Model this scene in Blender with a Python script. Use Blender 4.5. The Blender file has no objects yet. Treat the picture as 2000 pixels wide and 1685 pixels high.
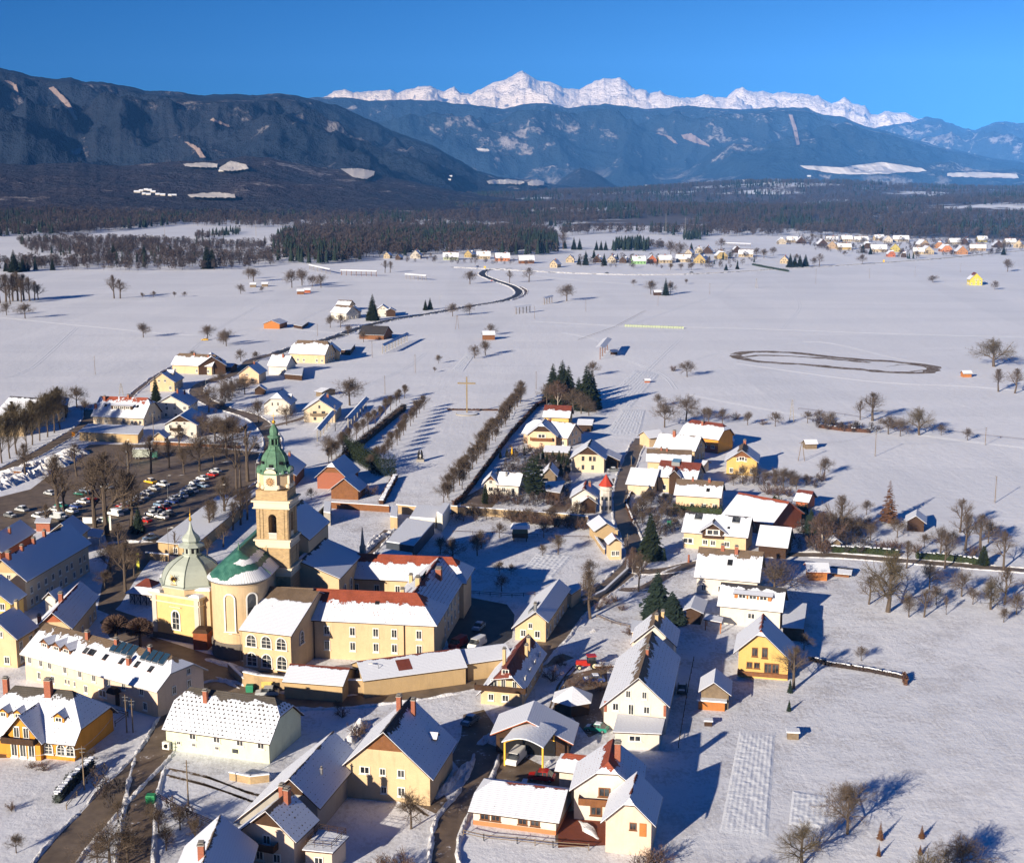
import bpy, math, random
from mathutils import Vector, Matrix, noise
import numpy as np
random.seed(7)
C = bpy.context.scene
COL = C.collection
# ---------------------------------------------------------------- camera, sky, sun, exposure
F = 2600.0; YH = 350.0; HC = 95.0
T = math.atan((842.5 - YH) / F); ct, st = math.cos(T), math.sin(T)
cd = bpy.data.cameras.new("camera"); cam = bpy.data.objects.new("camera", cd); COL.objects.link(cam)
cam.location = (0, 0, HC); cam.rotation_euler = (math.pi/2 - T, 0, 0)
cd.sensor_fit = 'HORIZONTAL'; cd.sensor_width = 36; cd.lens = 36 * F / 2000
cd.clip_start = 1; cd.clip_end = 90000
C.camera = cam
SUN_EL = math.radians(17.5); SUN_AZ = math.radians(36)
w = bpy.data.worlds.new("World"); C.world = w; w.use_nodes = True
nt = w.node_tree; bg = nt.nodes["Background"]
sky = nt.nodes.new("ShaderNodeTexSky"); sky.sky_type = 'NISHITA'; sky.sun_disc = False
sky.sun_elevation = SUN_EL; sky.sun_rotation = math.pi + SUN_AZ
sky.altitude = 600; sky.air_density = 1.0; sky.dust_density = 0.15; sky.ozone_density = 10
hs = nt.nodes.new('ShaderNodeHueSaturation'); hs.inputs['Saturation'].default_value = 1.25; nt.links.new(sky.outputs[0], hs.inputs['Color'])
vm = nt.nodes.new('ShaderNodeVectorMath'); vm.operation = 'MULTIPLY'; vm.inputs[1].default_value = (0.24, 0.86, 1.06); nt.links.new(hs.outputs[0], vm.inputs[0]); nt.links.new(vm.outputs[0], bg.inputs[0]); bg.inputs[1].default_value = 0.038
sl = bpy.data.lights.new("sun", 'SUN'); sl.energy = 5.0; sl.angle = math.radians(0.5); sl.color = (1.0, 0.87, 0.69)
so = bpy.data.objects.new("sun", sl); COL.objects.link(so)
SD = Vector((math.sin(SUN_AZ)*math.cos(SUN_EL), math.cos(SUN_AZ)*math.cos(SUN_EL), -math.sin(SUN_EL)))
so.rotation_euler = SD.to_track_quat('-Z', 'Y').to_euler()
C.view_settings.view_transform = 'Standard'; C.view_settings.look = 'None'
C.view_settings.exposure = 0.8; C.view_settings.gamma = 1
C.render.resolution_x = 1024; C.render.resolution_y = 862
HAZE_D = 2.7e-5
C.cycles.max_bounces = 4; C.cycles.diffuse_bounces = 2; C.cycles.glossy_bounces = 2
C.cycles.transparent_max_bounces = 4; C.cycles.volume_bounces = 0

# ---------------------------------------------------------------- projection helpers (metres)
def un(px, py, z=0.0):
    a = (px-1000)/F; b = -(py-842.5)/F
    d = (a, ct+b*st, -st+b*ct); k = (z-HC)/d[2]
    return Vector((d[0]*k, d[1]*k, z))
def pr(x, y, z):
    z -= HC; dep = y*ct - z*st; up = y*st + z*ct
    return (1000+F*x/dep, 842.5-F*up/dep)
def zat(x, y, py):
    lo, hi = -5.0, 90.0
    for _ in range(40):
        m = (lo+hi)/2
        if pr(x, y, m)[1] > py: lo = m
        else: hi = m
    return lo
def hgt(px, pyb, pyt):
    p = un(px, pyb); return zat(p.x, p.y, pyt)

# ---------------------------------------------------------------- tags
def tag(o, label=None, cat=None, group=None, kind=None):
    if label: o['label'] = label
    if cat: o['category'] = cat
    if group: o['group'] = group
    if kind: o['kind'] = kind
    return o
def empty(name, loc, label, cat, group=None, rz=0):
    o = bpy.data.objects.new(name, None); COL.objects.link(o)
    o.location = loc; o.rotation_euler = (0, 0, rz); o.empty_display_size = 0.5
    return tag(o, label, cat, group)
ORD = ['first','second','third','fourth','fifth','sixth','seventh','eighth','ninth','tenth','eleventh','twelfth',
 'thirteenth','fourteenth','fifteenth','sixteenth','seventeenth','eighteenth','nineteenth','twentieth','twenty-first','twenty-second',
 'twenty-third','twenty-fourth','twenty-fifth','twenty-sixth','twenty-seventh','twenty-eighth','twenty-ninth','thirtieth']
def copy_tree(o, parent=None):
    c = o.copy(); COL.objects.link(c)
    if parent: c.parent = parent
    for ch in list(o.children): copy_tree(ch, c)
    return c

# ---------------------------------------------------------------- mesh builder
class MB:
    def __init__(s): s.v=[]; s.f=[]; s.m=[]; s.u=[]; s.n=[]
    def face(s, pts, mi=0, uv=None, nv=None):
        i = len(s.v); s.v += [tuple(p) for p in pts]; s.f.append(tuple(range(i, i+len(pts)))); s.m.append(mi)
        s.u += (uv or [(0, 0)]*len(pts)); s.n += (nv or uv or [(0, 0)]*len(pts))
    def box(s, c, sx, sy, sz, mi=0, rz=0.0, top=None):
        """c = centre of bottom face"""
        a, b = math.cos(rz), math.sin(rz); P = []
        for z in (0, sz):
            k = 1 if z == 0 or top is None else top
            for x, y in ((-1,-1),(1,-1),(1,1),(-1,1)):
                X, Y = x*sx/2*k, y*sy/2*k
                P.append((c[0]+X*a-Y*b, c[1]+X*b+Y*a, c[2]+z))
        for q in ((3,2,1,0),(4,5,6,7),(0,1,5,4),(1,2,6,5),(2,3,7,6),(3,0,4,7)):
            s.face([P[k] for k in q], mi, [(0,0),(1,0),(1,1),(0,1)])
    def tube(s, p, q, r0, r1, n=6, mi=0, cap=False):
        p = Vector(p); q = Vector(q); d = (q-p)
        if d.length < 1e-6: return
        d.normalize(); a = d.orthogonal().normalized(); b = d.cross(a)
        A = [p+(a*math.cos(2*math.pi*k/n)+b*math.sin(2*math.pi*k/n))*r0 for k in range(n)]
        B = [q+(a*math.cos(2*math.pi*k/n)+b*math.sin(2*math.pi*k/n))*r1 for k in range(n)]
        for k in range(n):
            j = (k+1) % n; s.face([A[k], A[j], B[j], B[k]], mi)
        if cap: s.face(B, mi)
    def lathe(s, c, prof, n=24, mi=0, a0=0.0, a1=2*math.pi, cap=False, sq=1.0):
        """prof: (r,z) list"""
        full = abs(a1-a0-2*math.pi) < 1e-6
        A = [a0+(a1-a0)*k/n for k in range(n+1)]
        for (r0, z0), (r1, z1) in zip(prof, prof[1:]):
            for k in range(n):
                pts = []
                for (r, z, a) in ((r0,z0,A[k]),(r0,z0,A[k+1]),(r1,z1,A[k+1]),(r1,z1,A[k])):
                    pts.append((c[0]+r*math.cos(a), c[1]+r*sq*math.sin(a), c[2]+z))
                if r0 < 1e-4: pts = pts[1:]
                elif r1 < 1e-4: pts = pts[:3]
                s.face(pts, mi, [(A[k]*4, z0), (A[k+1]*4, z0), (A[k+1]*4, z1), (A[k]*4, z1)][:len(pts)])
    def build(s, name, mats, parent=None, origin=None, smooth=False, loc=None):
        o = Vector(origin) if origin is not None else (parent.location if parent is not None and origin is None else Vector((0,0,0)))
        me = bpy.data.meshes.new(name)
        me.from_pydata([(v[0]-o[0], v[1]-o[1], v[2]-o[2]) for v in s.v], [], s.f)
        if not isinstance(mats, (list, tuple)): mats = [mats]
        for m in mats: me.materials.append(m)
        me.polygons.foreach_set('material_index', s.m)
        l = me.uv_layers.new(name='uv'); l.data.foreach_set('uv', [c for p in s.u for c in p])
        l = me.uv_layers.new(name='nv'); l.data.foreach_set('uv', [c for p in s.n for c in p])
        if smooth: me.polygons.foreach_set('use_smooth', [True]*len(s.f))
        me.update()
        ob = bpy.data.objects.new(name, me); COL.objects.link(ob)
        if parent is not None: ob.parent = parent
        else: ob.location = o
        return ob
def struct(ob): ob['kind'] = 'structure'; return ob

# ---------------------------------------------------------------- materials
class NT:
    def __init__(s, name):
        s.m = bpy.data.materials.new(name); s.m.use_nodes = True; s.t = s.m.node_tree; s.b = s.t.nodes["Principled BSDF"]
    def n(s, typ, **kw):
        x = s.t.nodes.new(typ)
        for k, v in kw.items():
            if k.startswith('i_'): x.inputs[k[2:].replace('_', ' ')].default_value = v
            else: setattr(x, k, v)
        return x
    def l(s, a, b): s.t.links.new(a, b)
    def val(s, x, sock):
        if isinstance(x, (int, float)): sock.default_value = x
        else: s.l(x, sock)
    def math(s, op, a, b=0.0, c=None):
        x = s.n('ShaderNodeMath', operation=op); s.val(a, x.inputs[0]); s.val(b, x.inputs[1])
        if c is not None: s.val(c, x.inputs[2])
        return x.outputs[0]
    def noise(s, scale, detail=4, vec=None, rough=0.5, dist=0.0):
        x = s.n('ShaderNodeTexNoise'); x.inputs['Scale'].default_value = scale; x.inputs['Detail'].default_value = detail
        x.inputs['Roughness'].default_value = rough; x.inputs['Distortion'].default_value = dist
        if vec is not None: s.l(vec, x.inputs['Vector'])
        return x.outputs[0]
    def mix(s, f, a, b):
        x = s.n('ShaderNodeMix', data_type='RGBA'); s.val(f, x.inputs[0])
        for q, k in ((a, 6), (b, 7)):
            if isinstance(q, tuple): x.inputs[k].default_value = (q[0], q[1], q[2], 1)
            else: s.l(q, x.inputs[k])
        return x.outputs[2]
    def ramp(s, f, lo, hi):
        x = s.n('ShaderNodeMapRange', clamp=True); s.l(f, x.inputs[0]); x.inputs[1].default_value = lo; x.inputs[2].default_value = hi
        return x.outputs[0]
    def bump(s, h, strength=0.3, dist=0.1):
        x = s.n('ShaderNodeBump'); x.inputs['Strength'].default_value = strength; x.inputs['Distance'].default_value = dist
        s.l(h, x.inputs['Height']); s.l(x.outputs[0], s.b.inputs['Normal'])
    def obj(s): return s.n('ShaderNodeTexCoord').outputs['Object']
    def pos(s): return s.n('ShaderNodeNewGeometry').outputs['Position']
    def uv(s, name='uv'):
        x = s.n('ShaderNodeUVMap'); x.uv_map = name; y = s.n('ShaderNodeSeparateXYZ'); s.l(x.outputs[0], y.inputs[0]); return y.outputs[0], y.outputs[1]
    def scaled(s, vec, sc):
        x = s.n('ShaderNodeMapping'); s.l(vec, x.inputs[0]); x.inputs['Scale'].default_value = sc; return x.outputs[0]
    def out(s, col, rough=0.8, spec=0.2, metal=0.0):
        if isinstance(col, tuple): s.b.inputs['Base Color'].default_value = (*col, 1)
        else: s.l(col, s.b.inputs['Base Color'])
        s.val(rough, s.b.inputs['Roughness']); s.b.inputs['Specular IOR Level'].default_value = spec; s.b.inputs['Metallic'].default_value = metal
        return s.m
_mc = {}
def flat(name, col, var=0.15, rough=0.8, spec=0.2, metal=0.0, scale=0.6, stain=None, bump=0.0):
    """plain painted/plaster/wood material with mild mottling"""
    key = (name,)
    if key in _mc: return _mc[key]
    t = NT(name); p = t.pos(); n = t.noise(scale, 5, p, 0.6); n2 = t.noise(scale*9, 3, p)
    f = t.math('ADD', t.math('MULTIPLY', n, 0.6), t.math('MULTIPLY', n2, 0.4)); f = t.ramp(f, 0.3, 0.7)
    lo = stain if stain else tuple(c*(1-var) for c in col); hi = tuple(min(1, c*(1+var*0.5)) for c in col)
    c = t.mix(f, lo, hi)
    if name.startswith('plaster'): c = t.mix(t.math('MULTIPLY', t.ramp(t.noise(1.1, 5, t.scaled(p, (1, 1, .16)), .65), .52, .75), .45), c, tuple(q*.62 for q in col))
    if bump: t.bump(n2, bump, 0.05)
    _mc[key] = t.out(c, rough, spec, metal); return _mc[key]

SNOW = (0.74, 0.79, 0.88)
def snow_ground():
    t = NT('snow_ground'); p = t.pos()
    big = t.noise(0.012, 4, p); mid = t.noise(0.35, 5, p, 0.6); fine = t.noise(1.6, 5, t.scaled(p, (1, 0.6, 1)), 0.65)
    rows = t.noise(0.9, 3, t.scaled(p, (1.0, 0.07, 1))); drift = t.noise(0.045, 4, t.scaled(p, (1, .35, 1)), .6)
    c = t.mix(t.ramp(big, 0.35, 0.65), (0.79, 0.81, 0.87), (0.87, 0.88, 0.92))
    c = t.mix(t.ramp(mid, 0.3, 0.75), (0.73, 0.76, 0.83), c)
    strip = t.noise(0.010, 2, t.scaled(p, (1, .12, 1)), .4, 1.5); strip2 = t.noise(0.02, 2, t.scaled(p, (.15, 1, 1)), .4, 1.0)
    c = t.mix(t.math('MULTIPLY', t.math('ADD', t.ramp(strip, .50, .53), t.ramp(strip2, .52, .55)), 0.22), c, (0.62, 0.65, 0.72))
    # thin patches where trampled grass shows
    g = t.ramp(t.math('ADD', t.math('MULTIPLY', t.noise(0.06, 5, p, 0.6), 0.6), t.math('MULTIPLY', fine, 0.4)), 0.66, 0.72)
    c = t.mix(t.math('MULTIPLY', g, 0.5), c, (0.30, 0.26, 0.20))
    ds = t.n('ShaderNodeVectorMath', operation='LENGTH'); t.l(p, ds.inputs[0]); sx = t.n('ShaderNodeSeparateXYZ'); t.l(p, sx.inputs[0])
    thr = t.math('ADD', ds.outputs['Value'], t.math('ADD', t.math('MULTIPLY', sx.outputs[0], 0.75), t.math('MULTIPLY', t.noise(0.003, 4, p), 500)))
    fl = t.math('MULTIPLY', t.ramp(thr, 3080, 3180), t.ramp(t.noise(0.0022, 5, p, 0.6), 0.58, 0.54))
    c = t.mix(t.math('MULTIPLY', fl, 0.93), c, (0.06, 0.045, 0.04))
    # trodden, muddy snow around the houses
    sp = t.n('ShaderNodeVectorMath', operation='DISTANCE'); t.l(t.scaled(p, (1, .8, 0)), sp.inputs[0]); sp.inputs[1].default_value = (0, 235, 0)
    near = t.ramp(sp.outputs['Value'], 150, 60)
    g2 = t.ramp(t.math('ADD', t.math('MULTIPLY', t.noise(0.11, 5, p, 0.65), 0.55), t.math('MULTIPLY', fine, 0.45)), 0.49, 0.58)
    c = t.mix(t.math('MULTIPLY', t.math('MULTIPLY', g2, near), 0.42), c, (0.24, 0.20, 0.17))
    h = t.math('ADD', t.math('ADD', t.math('MULTIPLY', fine, 0.5), t.math('MULTIPLY', mid, 1.3)), t.math('ADD', t.math('MULTIPLY', rows, 0.35), t.math('MULTIPLY', drift, 3.0)))
    h = t.math('ADD', h, t.math('MULTIPLY', t.math('MULTIPLY', t.noise(1.1, 6, p, .75), near), 1.6))
    t.bump(h, 0.42, 0.30)
    return t.out(c, 0.7, 0.25)
def snow_plain(name='snow', lump=0.5):
    t = NT(name); p = t.pos(); fine = t.noise(2.5, 5, p, 0.6)
    c = t.mix(t.ramp(fine, 0.3, 0.7), (0.70, 0.72, 0.77), SNOW); t.bump(fine, lump, 0.2); return t.out(c, 0.7, 0.2)
def dirty_snow():
    t = NT('ploughed_snow'); p = t.pos(); a = t.noise(1.2, 6, p, 0.7); b = t.noise(5, 4, p)
    c = t.mix(t.ramp(a, 0.52, 0.68), (0.74, 0.75, 0.79), (0.42, 0.38, 0.33)); t.bump(t.math('ADD', a, b), 0.8, 0.25); return t.out(c, 0.8, 0.2)
def asphalt(name='asphalt', col=(0.19, 0.145, 0.105), snow=0.62, wet=0.6):
    t = NT(name); p = t.pos(); a = t.noise(0.25, 6, p, 0.65); b = t.noise(1.5, 6, p, 0.65); c_ = t.noise(12, 3, p)
    c = t.mix(t.ramp(a, 0.35, 0.65), tuple(x*0.7 for x in col), tuple(x*1.35 for x in col))
    c = t.mix(t.math('MULTIPLY', c_, 0.35), c, (0.02, 0.02, 0.02))
    s = t.ramp(t.math('ADD', t.math('MULTIPLY', a, 0.45), t.math('MULTIPLY', b, 0.55)), snow, snow+0.05)
    c = t.mix(s, c, (0.6, 0.6, 0.63)); t.bump(b, 0.3, 0.05)
    return t.out(c, wet, 0.3)
M_SNOWG = snow_ground(); M_SNOW = snow_plain(); M_PLOW = dirty_snow()
M_ASPH = asphalt(); M_YARD = asphalt('yard_surface', (0.18, 0.13, 0.09), 0.575); M_ASPD = asphalt('dark_asphalt', (0.05, 0.048, 0.048), 0.68)
M_MUD = asphalt('mud_track', (0.17, 0.115, 0.065), 0.53, 0.9)

TILE = dict(brown=(0.16, 0.115, 0.08), grey=(0.085, 0.075, 0.065), red=(0.30, 0.075, 0.04), dred=(0.17, 0.045, 0.03), dark=(0.045, 0.042, 0.045),
            orange=(0.42, 0.10, 0.04), green=(0.03, 0.18, 0.13))
def roofmat(tile='brown', bare=0.0, dots=0.0, ragged=0.25, low=0.0, patch=0.0):
    """snow lying on tiles; bare = melted strip at the ridge, low = slid-off strip at the eave, dots = snow-guard holes, patch = blotchy melt"""
    key = ('roof', tile, round(bare, 2), round(dots, 2), ragged, low, patch)
    if key in _mc: return _mc[key]
    t = NT('roof_%s' % tile); u, v = t.uv('uv'); nu, nv = t.uv('nv'); p = t.pos()
    n1 = t.noise(0.45, 4, p, 0.6); n2 = t.noise(2.6, 4, p, 0.6)
    n = t.math('SUBTRACT', t.math('ADD', t.math('MULTIPLY', n1, 1.5), t.math('MULTIPLY', n2, 0.5)), 1.0)
    e = t.math('ADD', nv, t.math('MULTIPLY', n, ragged))
    m = t.ramp(e, 1-bare-0.01, 1-bare+0.01) if bare > 0 else t.math('MULTIPLY', nv, 0.0)
    row = t.math('FRACT', t.math('DIVIDE', v, 0.38)); rowd = t.ramp(row, 0.80, 1.0)
    if dots > 0:
        ph = t.math('MULTIPLY', t.math('FLOOR', t.math('DIVIDE', v, 0.76)), 0.5)
        du = t.math('ABSOLUTE', t.math('SUBTRACT', t.math('FRACT', t.math('ADD', t.math('DIVIDE', u, 0.85), ph)), 0.5))
        dv = t.math('ABSOLUTE', t.math('SUBTRACT', t.math('FRACT', t.math('DIVIDE', v, 0.76)), 0.5))
        d = t.math('ADD', t.math('ADD', du, dv), t.math('MULTIPLY', t.math('SUBTRACT', t.noise(2.2, 2, p), 0.5), 0.5))
        thr = t.math('MULTIPLY', t.math('ADD', t.ramp(n, -0.45, 0.35), t.math('MULTIPLY', nv, 0.7)), dots*0.26)
        m = t.math('MAXIMUM', m, t.math('LESS_THAN', d, thr))
    if low > 0:
        m = t.math('MAXIMUM', m, t.math('LESS_THAN', t.math('ADD', nv, t.math('MULTIPLY', n, 0.05)), low))
    if patch > 0:
        m = t.math('MAXIMUM', m, t.ramp(t.noise(1.1, 5, t.scaled(p, (1, 1, 2)), 0.7), 0.72-patch*0.3, 0.75-patch*0.3))
    tc = TILE[tile]; n3 = t.noise(6, 3, p)
    tcol = t.mix(t.ramp(t.math('ADD', t.math('MULTIPLY', n1, 0.5), t.math('MULTIPLY', n3, 0.5)), 0.35, 0.65), tuple(c*0.65 for c in tc), tuple(c*1.25 for c in tc))
    tcol = t.mix(t.math('MULTIPLY', rowd, 0.5), tcol, tuple(c*0.35 for c in tc))
    scol = t.mix(t.math('MULTIPLY', rowd, t.math('MULTIPLY', n2, 0.45)), (0.70, 0.74, 0.83), (0.42, 0.45, 0.52))
    c = t.mix(m, scol, tcol)
    h = t.math('ADD', t.math('MULTIPLY', t.math('SUBTRACT', 1.0, m), 1.0), t.math('ADD', t.math('MULTIPLY', rowd, -0.35), t.math('MULTIPLY', n2, 0.35)))
    t.bump(h, 0.8, 0.12)
    _mc[key] = t.out(c, 0.75, 0.2); return _mc[key]
M_WOOD = flat('dark_wood', (0.06, 0.032, 0.018), 0.4, 0.8, scale=1.5)
M_WOODM = flat('brown_wood', (0.20, 0.085, 0.035), 0.4, 0.8, scale=1.5)
M_WOODO = flat('orange_wood', (0.42, 0.16, 0.045), 0.3, 0.8, scale=1.5)
M_WOODG = flat('weathered_wood', (0.20, 0.15, 0.10), 0.4, 0.85, scale=1.5)
M_METAL = flat('grey_metal', (0.25, 0.26, 0.27), 0.15, 0.4, 0.5, 0.6)
M_DARK = flat('dark_void', (0.012, 0.012, 0.014), 0.3)
M_WHITE = flat('white_paint', (0.75, 0.73, 0.68), 0.08, 0.6)
def brick(name='brick', col=(0.36, 0.11, 0.055), sc=2.2):
    if name in _mc: return _mc[name]
    t = NT(name); b = t.n('ShaderNodeTexBrick'); b.inputs['Scale'].default_value = sc; t.l(t.n('ShaderNodeTexCoord').outputs['Object'], b.inputs['Vector'])
    m = t.n('ShaderNodeMapping'); t.l(t.obj(), m.inputs[0]); m.inputs['Rotation'].default_value = (math.pi/2, 0, 0); t.l(m.outputs[0], b.inputs['Vector'])
    b.inputs['Color1'].default_value = (*col, 1); b.inputs['Color2'].default_value = (*[c*0.7 for c in col], 1); b.inputs['Mortar'].default_value = (*[c*0.5+0.08 for c in col], 1)
    b.inputs['Mortar Size'].default_value = 0.03
    _mc[name] = t.out(b.outputs[0], 0.85, 0.1); return _mc[name]
M_BRICK = brick(); M_STONE = brick('tower_stone', (0.50, 0.35, 0.18), 0.9)
def glass():
    t = NT('window_glass'); p = t.pos(); n = t.noise(0.8, 2, p)
    return t.out(t.mix(t.ramp(n, 0.4, 0.6), (0.015, 0.018, 0.022), (0.06, 0.065, 0.07)), 0.12, 0.6)
M_GLASS = glass()
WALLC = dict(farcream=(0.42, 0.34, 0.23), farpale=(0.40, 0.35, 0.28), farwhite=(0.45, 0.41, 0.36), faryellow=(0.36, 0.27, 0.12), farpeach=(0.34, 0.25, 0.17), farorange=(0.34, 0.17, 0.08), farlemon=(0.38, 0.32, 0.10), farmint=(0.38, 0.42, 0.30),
             cream=(0.59, 0.435, 0.265), pale=(0.60, 0.49, 0.35), white=(0.62, 0.57, 0.50), yellow=(0.60, 0.40, 0.14), orange=(0.62, 0.27, 0.045), pink=(0.64, 0.50, 0.40),
             mint=(0.62, 0.66, 0.48), stone=(0.45, 0.33, 0.19), grey=(0.35, 0.33, 0.30), ochre=(0.46, 0.33, 0.18), brick=(0.38, 0.12, 0.06), wood=(0.13, 0.07, 0.04), lemon=(0.52, 0.43, 0.07),
             green=(0.25, 0.45, 0.20), peach=(0.70, 0.50, 0.33), terr=(0.5, 0.2, 0.09))
def wallmat(n):
    if n == 'brickwall': return M_BRICK
    if n in ('woodm',): return M_WOODM
    if n == 'woodo': return M_WOODO
    if n == 'woodd': return M_WOOD
    if n == 'woodg': return M_WOODG
    c = WALLC[n]
    return flat('plaster_'+n, c, 0.14, 0.9, 0.1, scale=0.5, bump=0.1)
# ---------------------------------------------------------------- windows, doors (shared meshes)
def _unit_window():
    g = MB(); g.box((0, 0, -0.5), 1, 0.06, 1, 0); pane = g.build('window', [M_GLASS], origin=(0,0,0))
    f = MB()
    for x, z, sx, sz in ((-0.5,-0.56,0.12,1.12),(0.5,-0.56,0.12,1.12),(0,0.44,0.9,0.12),(0,-0.56,0.9,0.12)): f.box((x, -0.02, z), sx, 0.14, sz)
    f.box((0, -0.015, -0.44), 0.07, 0.10, 0.88)
    f.box((0, -0.06, -0.66), 1.3, 0.28, 0.09)
    fr = f.build('frame', [M_WHITE], parent=pane, origin=(0,0,0)); return pane, fr
_WP, _WF = _unit_window(); COL.objects.unlink(_WP); COL.objects.unlink(_WF)
def _framemesh(mat, name):
    me = _WF.data.copy(); me.materials.clear(); me.materials.append(mat); return me
FRM = {'white': _WF.data, 'brown': _framemesh(M_WOODM, 'b'), 'dark': _framemesh(M_WOOD, 'd')}
def _arch_mesh(name, w, h, n, d, mat, ring=0.0):
    b = MB(); pts = [(-w/2, 0), (w/2, 0)] + [(w/2*math.cos(math.pi*k/n), h-w/2+w/2*math.sin(math.pi*k/n)) for k in range(n+1)]
    if ring == 0:
        b.face([(x, -d, z) for x, z in pts])
        for p, q in zip(pts, pts[1:]+pts[:1]): b.face([(p[0], 0, p[1]), (q[0], 0, q[1]), (q[0], -d, q[1]), (p[0], -d, p[1])])
    else:
        o = [(x*(1+2*ring/w), (z if z <= 0 else z+ring*(z-(h-w/2))/(w/2) if z > h-w/2 else z)) for x, z in pts]
        for i in range(len(pts)):
            j = (i+1) % len(pts)
            if i == 0: continue
            a, c, e, g = pts[i], pts[j], o[j], o[i]
            b.face([(a[0], -d, a[1]), (c[0], -d, c[1]), (e[0], -d, e[1]), (g[0], -d, g[1])][::-1])
            b.face([(g[0], 0, g[1]), (e[0], 0, e[1]), (e[0], -d, e[1]), (g[0], -d, g[1])])
            b.face([(a[0], 0, a[1]), (c[0], 0, c[1]), (c[0], -d, c[1]), (a[0], -d, a[1])])
        b.box((0, -d*0.8, -0.22), w+2*ring+0.3, d*2.2, 0.2)
    return b
def place(o, par, loc, rz, sc=(1, 1, 1)):
    o.parent = par; o.location = Vector(loc)-par.location; o.rotation_euler = (0, 0, rz); o.scale = sc; return o
def window(par, loc, rz, w, h, frame='white', pane=None):
    o = _WP.copy(); COL.objects.link(o); place(o, par, loc, rz, (w, 1, h))
    if pane: o.data = pane
    if frame:
        f = bpy.data.objects.new('frame', FRM[frame]); COL.objects.link(f); f.parent = o
    return o
_am = {}
def arch_window(par, loc, rz, w, h, ring=0.22, bars=True):
    k = (w, h, ring)
    if k not in _am:
        a = _arch_mesh('window', w, h, 10, 0.05, M_GLASS)
        pa = a.build('window', [M_GLASS], origin=(0,0,0)).data
        fr = _arch_mesh('frame', w, h, 10, 0.16, M_WHITE, ring)
        if bars:
            fr.box((0, -0.06, 0), 0.08, 0.06, h-0.1)
            for q in (0.3, 0.6): fr.box((0, -0.065, h*q), w, 0.05, 0.07)
        fm = fr.build('frame', [M_WHITE], origin=(0,0,0)).data
        for ob in list(COL.objects):
            if ob.data in (pa, fm): bpy.data.objects.remove(ob)
        _am[k] = (pa, fm)
    o = bpy.data.objects.new('window', _am[k][0]); COL.objects.link(o); place(o, par, loc, rz)
    f = bpy.data.objects.new('frame', _am[k][1]); COL.objects.link(f); f.parent = o
    return o

# ---------------------------------------------------------------- a roofed block
class Blk: pass
def frame_g(R1, R2, he, E=None, EL=None, ER=None, pitch=38, hr=None, L=None):
    """ridge from front end R1 to back end R2 (px); eave px E (right), EL left"""
    tp = math.tan(math.radians(pitch)); k = Blk(); ER = ER or E
    def hw(h, e, hev, sgn):
        p1, p2 = un(*R1, h), un(*R2, h); r = (p2-p1).normalized(); l = Vector((r.y, -r.x, 0)); q = un(*e, hev); return (q-p1).dot(l)*sgn, p1, p2, r, l
    ref, sg = (ER, 1) if ER else (EL, -1)
    if hr is None:
        lo, hi = he+0.2, he+14
        for _ in range(40):
            m = (lo+hi)/2; wd = hw(m, ref, he, sg)[0]
            if m-he < tp*wd: lo = m
            else: hi = m
        hr = lo
    wd, p1, p2, r, l = hw(hr, ref, he, sg); tp = (hr-he)/wd
    k.wr = k.wl = wd; k.her = k.hel = he
    if ER and EL:
        el, er = un(*EL, he), un(*ER, he)
        if er.y < 275:      # close houses: unequal slopes
            lo, hi = 0.6*wd, 1.9*wd
            for _ in range(40):
                x = (lo+hi)/2; z = hr-tp*x
                if hw(hr, EL, z, -1)[0] > x: lo = x
                else: hi = x
            k.wl = lo; k.hel = hr-tp*lo
        else:
            m_ = (el+er)/2; dirp = r
            for _ in range(3):
                half = max(1.5, abs((er-el).dot(l))/2); hr = min(he+1.2*half, max(he+.4*half, zat(m_.x, m_.y, R1[1])))
                p1 = Vector((m_.x, m_.y, hr)); p2 = un(*R2, hr); r = (p2-p1)
                if r.length > 2.6*half: p2 = p1+r.normalized()*2.6*half
                r = (p2-p1).normalized()
                if abs(math.atan2(r.x, r.y)) > 1.0: r = Vector((math.sin(.8)*(1 if r.x > 0 else -1), math.cos(.8), 0))
                l = Vector((r.y, -r.x, 0))
            k.wr = k.wl = half; p2 = p1+r*max(1.4*half, min(3.2*half, (p2-p1).length))
    k.hr = hr; k.r = r; k.l = l; k.L = L or (p2-p1).length; k.c = Vector((p1.x, p1.y, 0)) + r*k.L/2
    return k
def frame_p(A, B, ym, he, pitch=38, d=None, hr=None):
    a, b = un(*A, he), un(*B, he); r = (b-a).normalized(); l = Vector((r.y, -r.x, 0)); k = Blk(); k.L = (b-a).length; m = (a+b)/2; tp = math.tan(math.radians(pitch))
    if d is None:
        lo, hi = 0.5, 20
        for _ in range(40):
            x = (lo+hi)/2; q = m-l*x; yy = pr(q.x, q.y, he+tp*x)[1]
            if yy > ym: lo = x
            else: hi = x
        d = lo
    k.wr = k.wl = d; k.her = k.hel = he; k.hr = he+tp*d; k.r = r; k.l = l; k.c = Vector(((m-l*d).x, (m-l*d).y, 0)); return k
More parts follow.
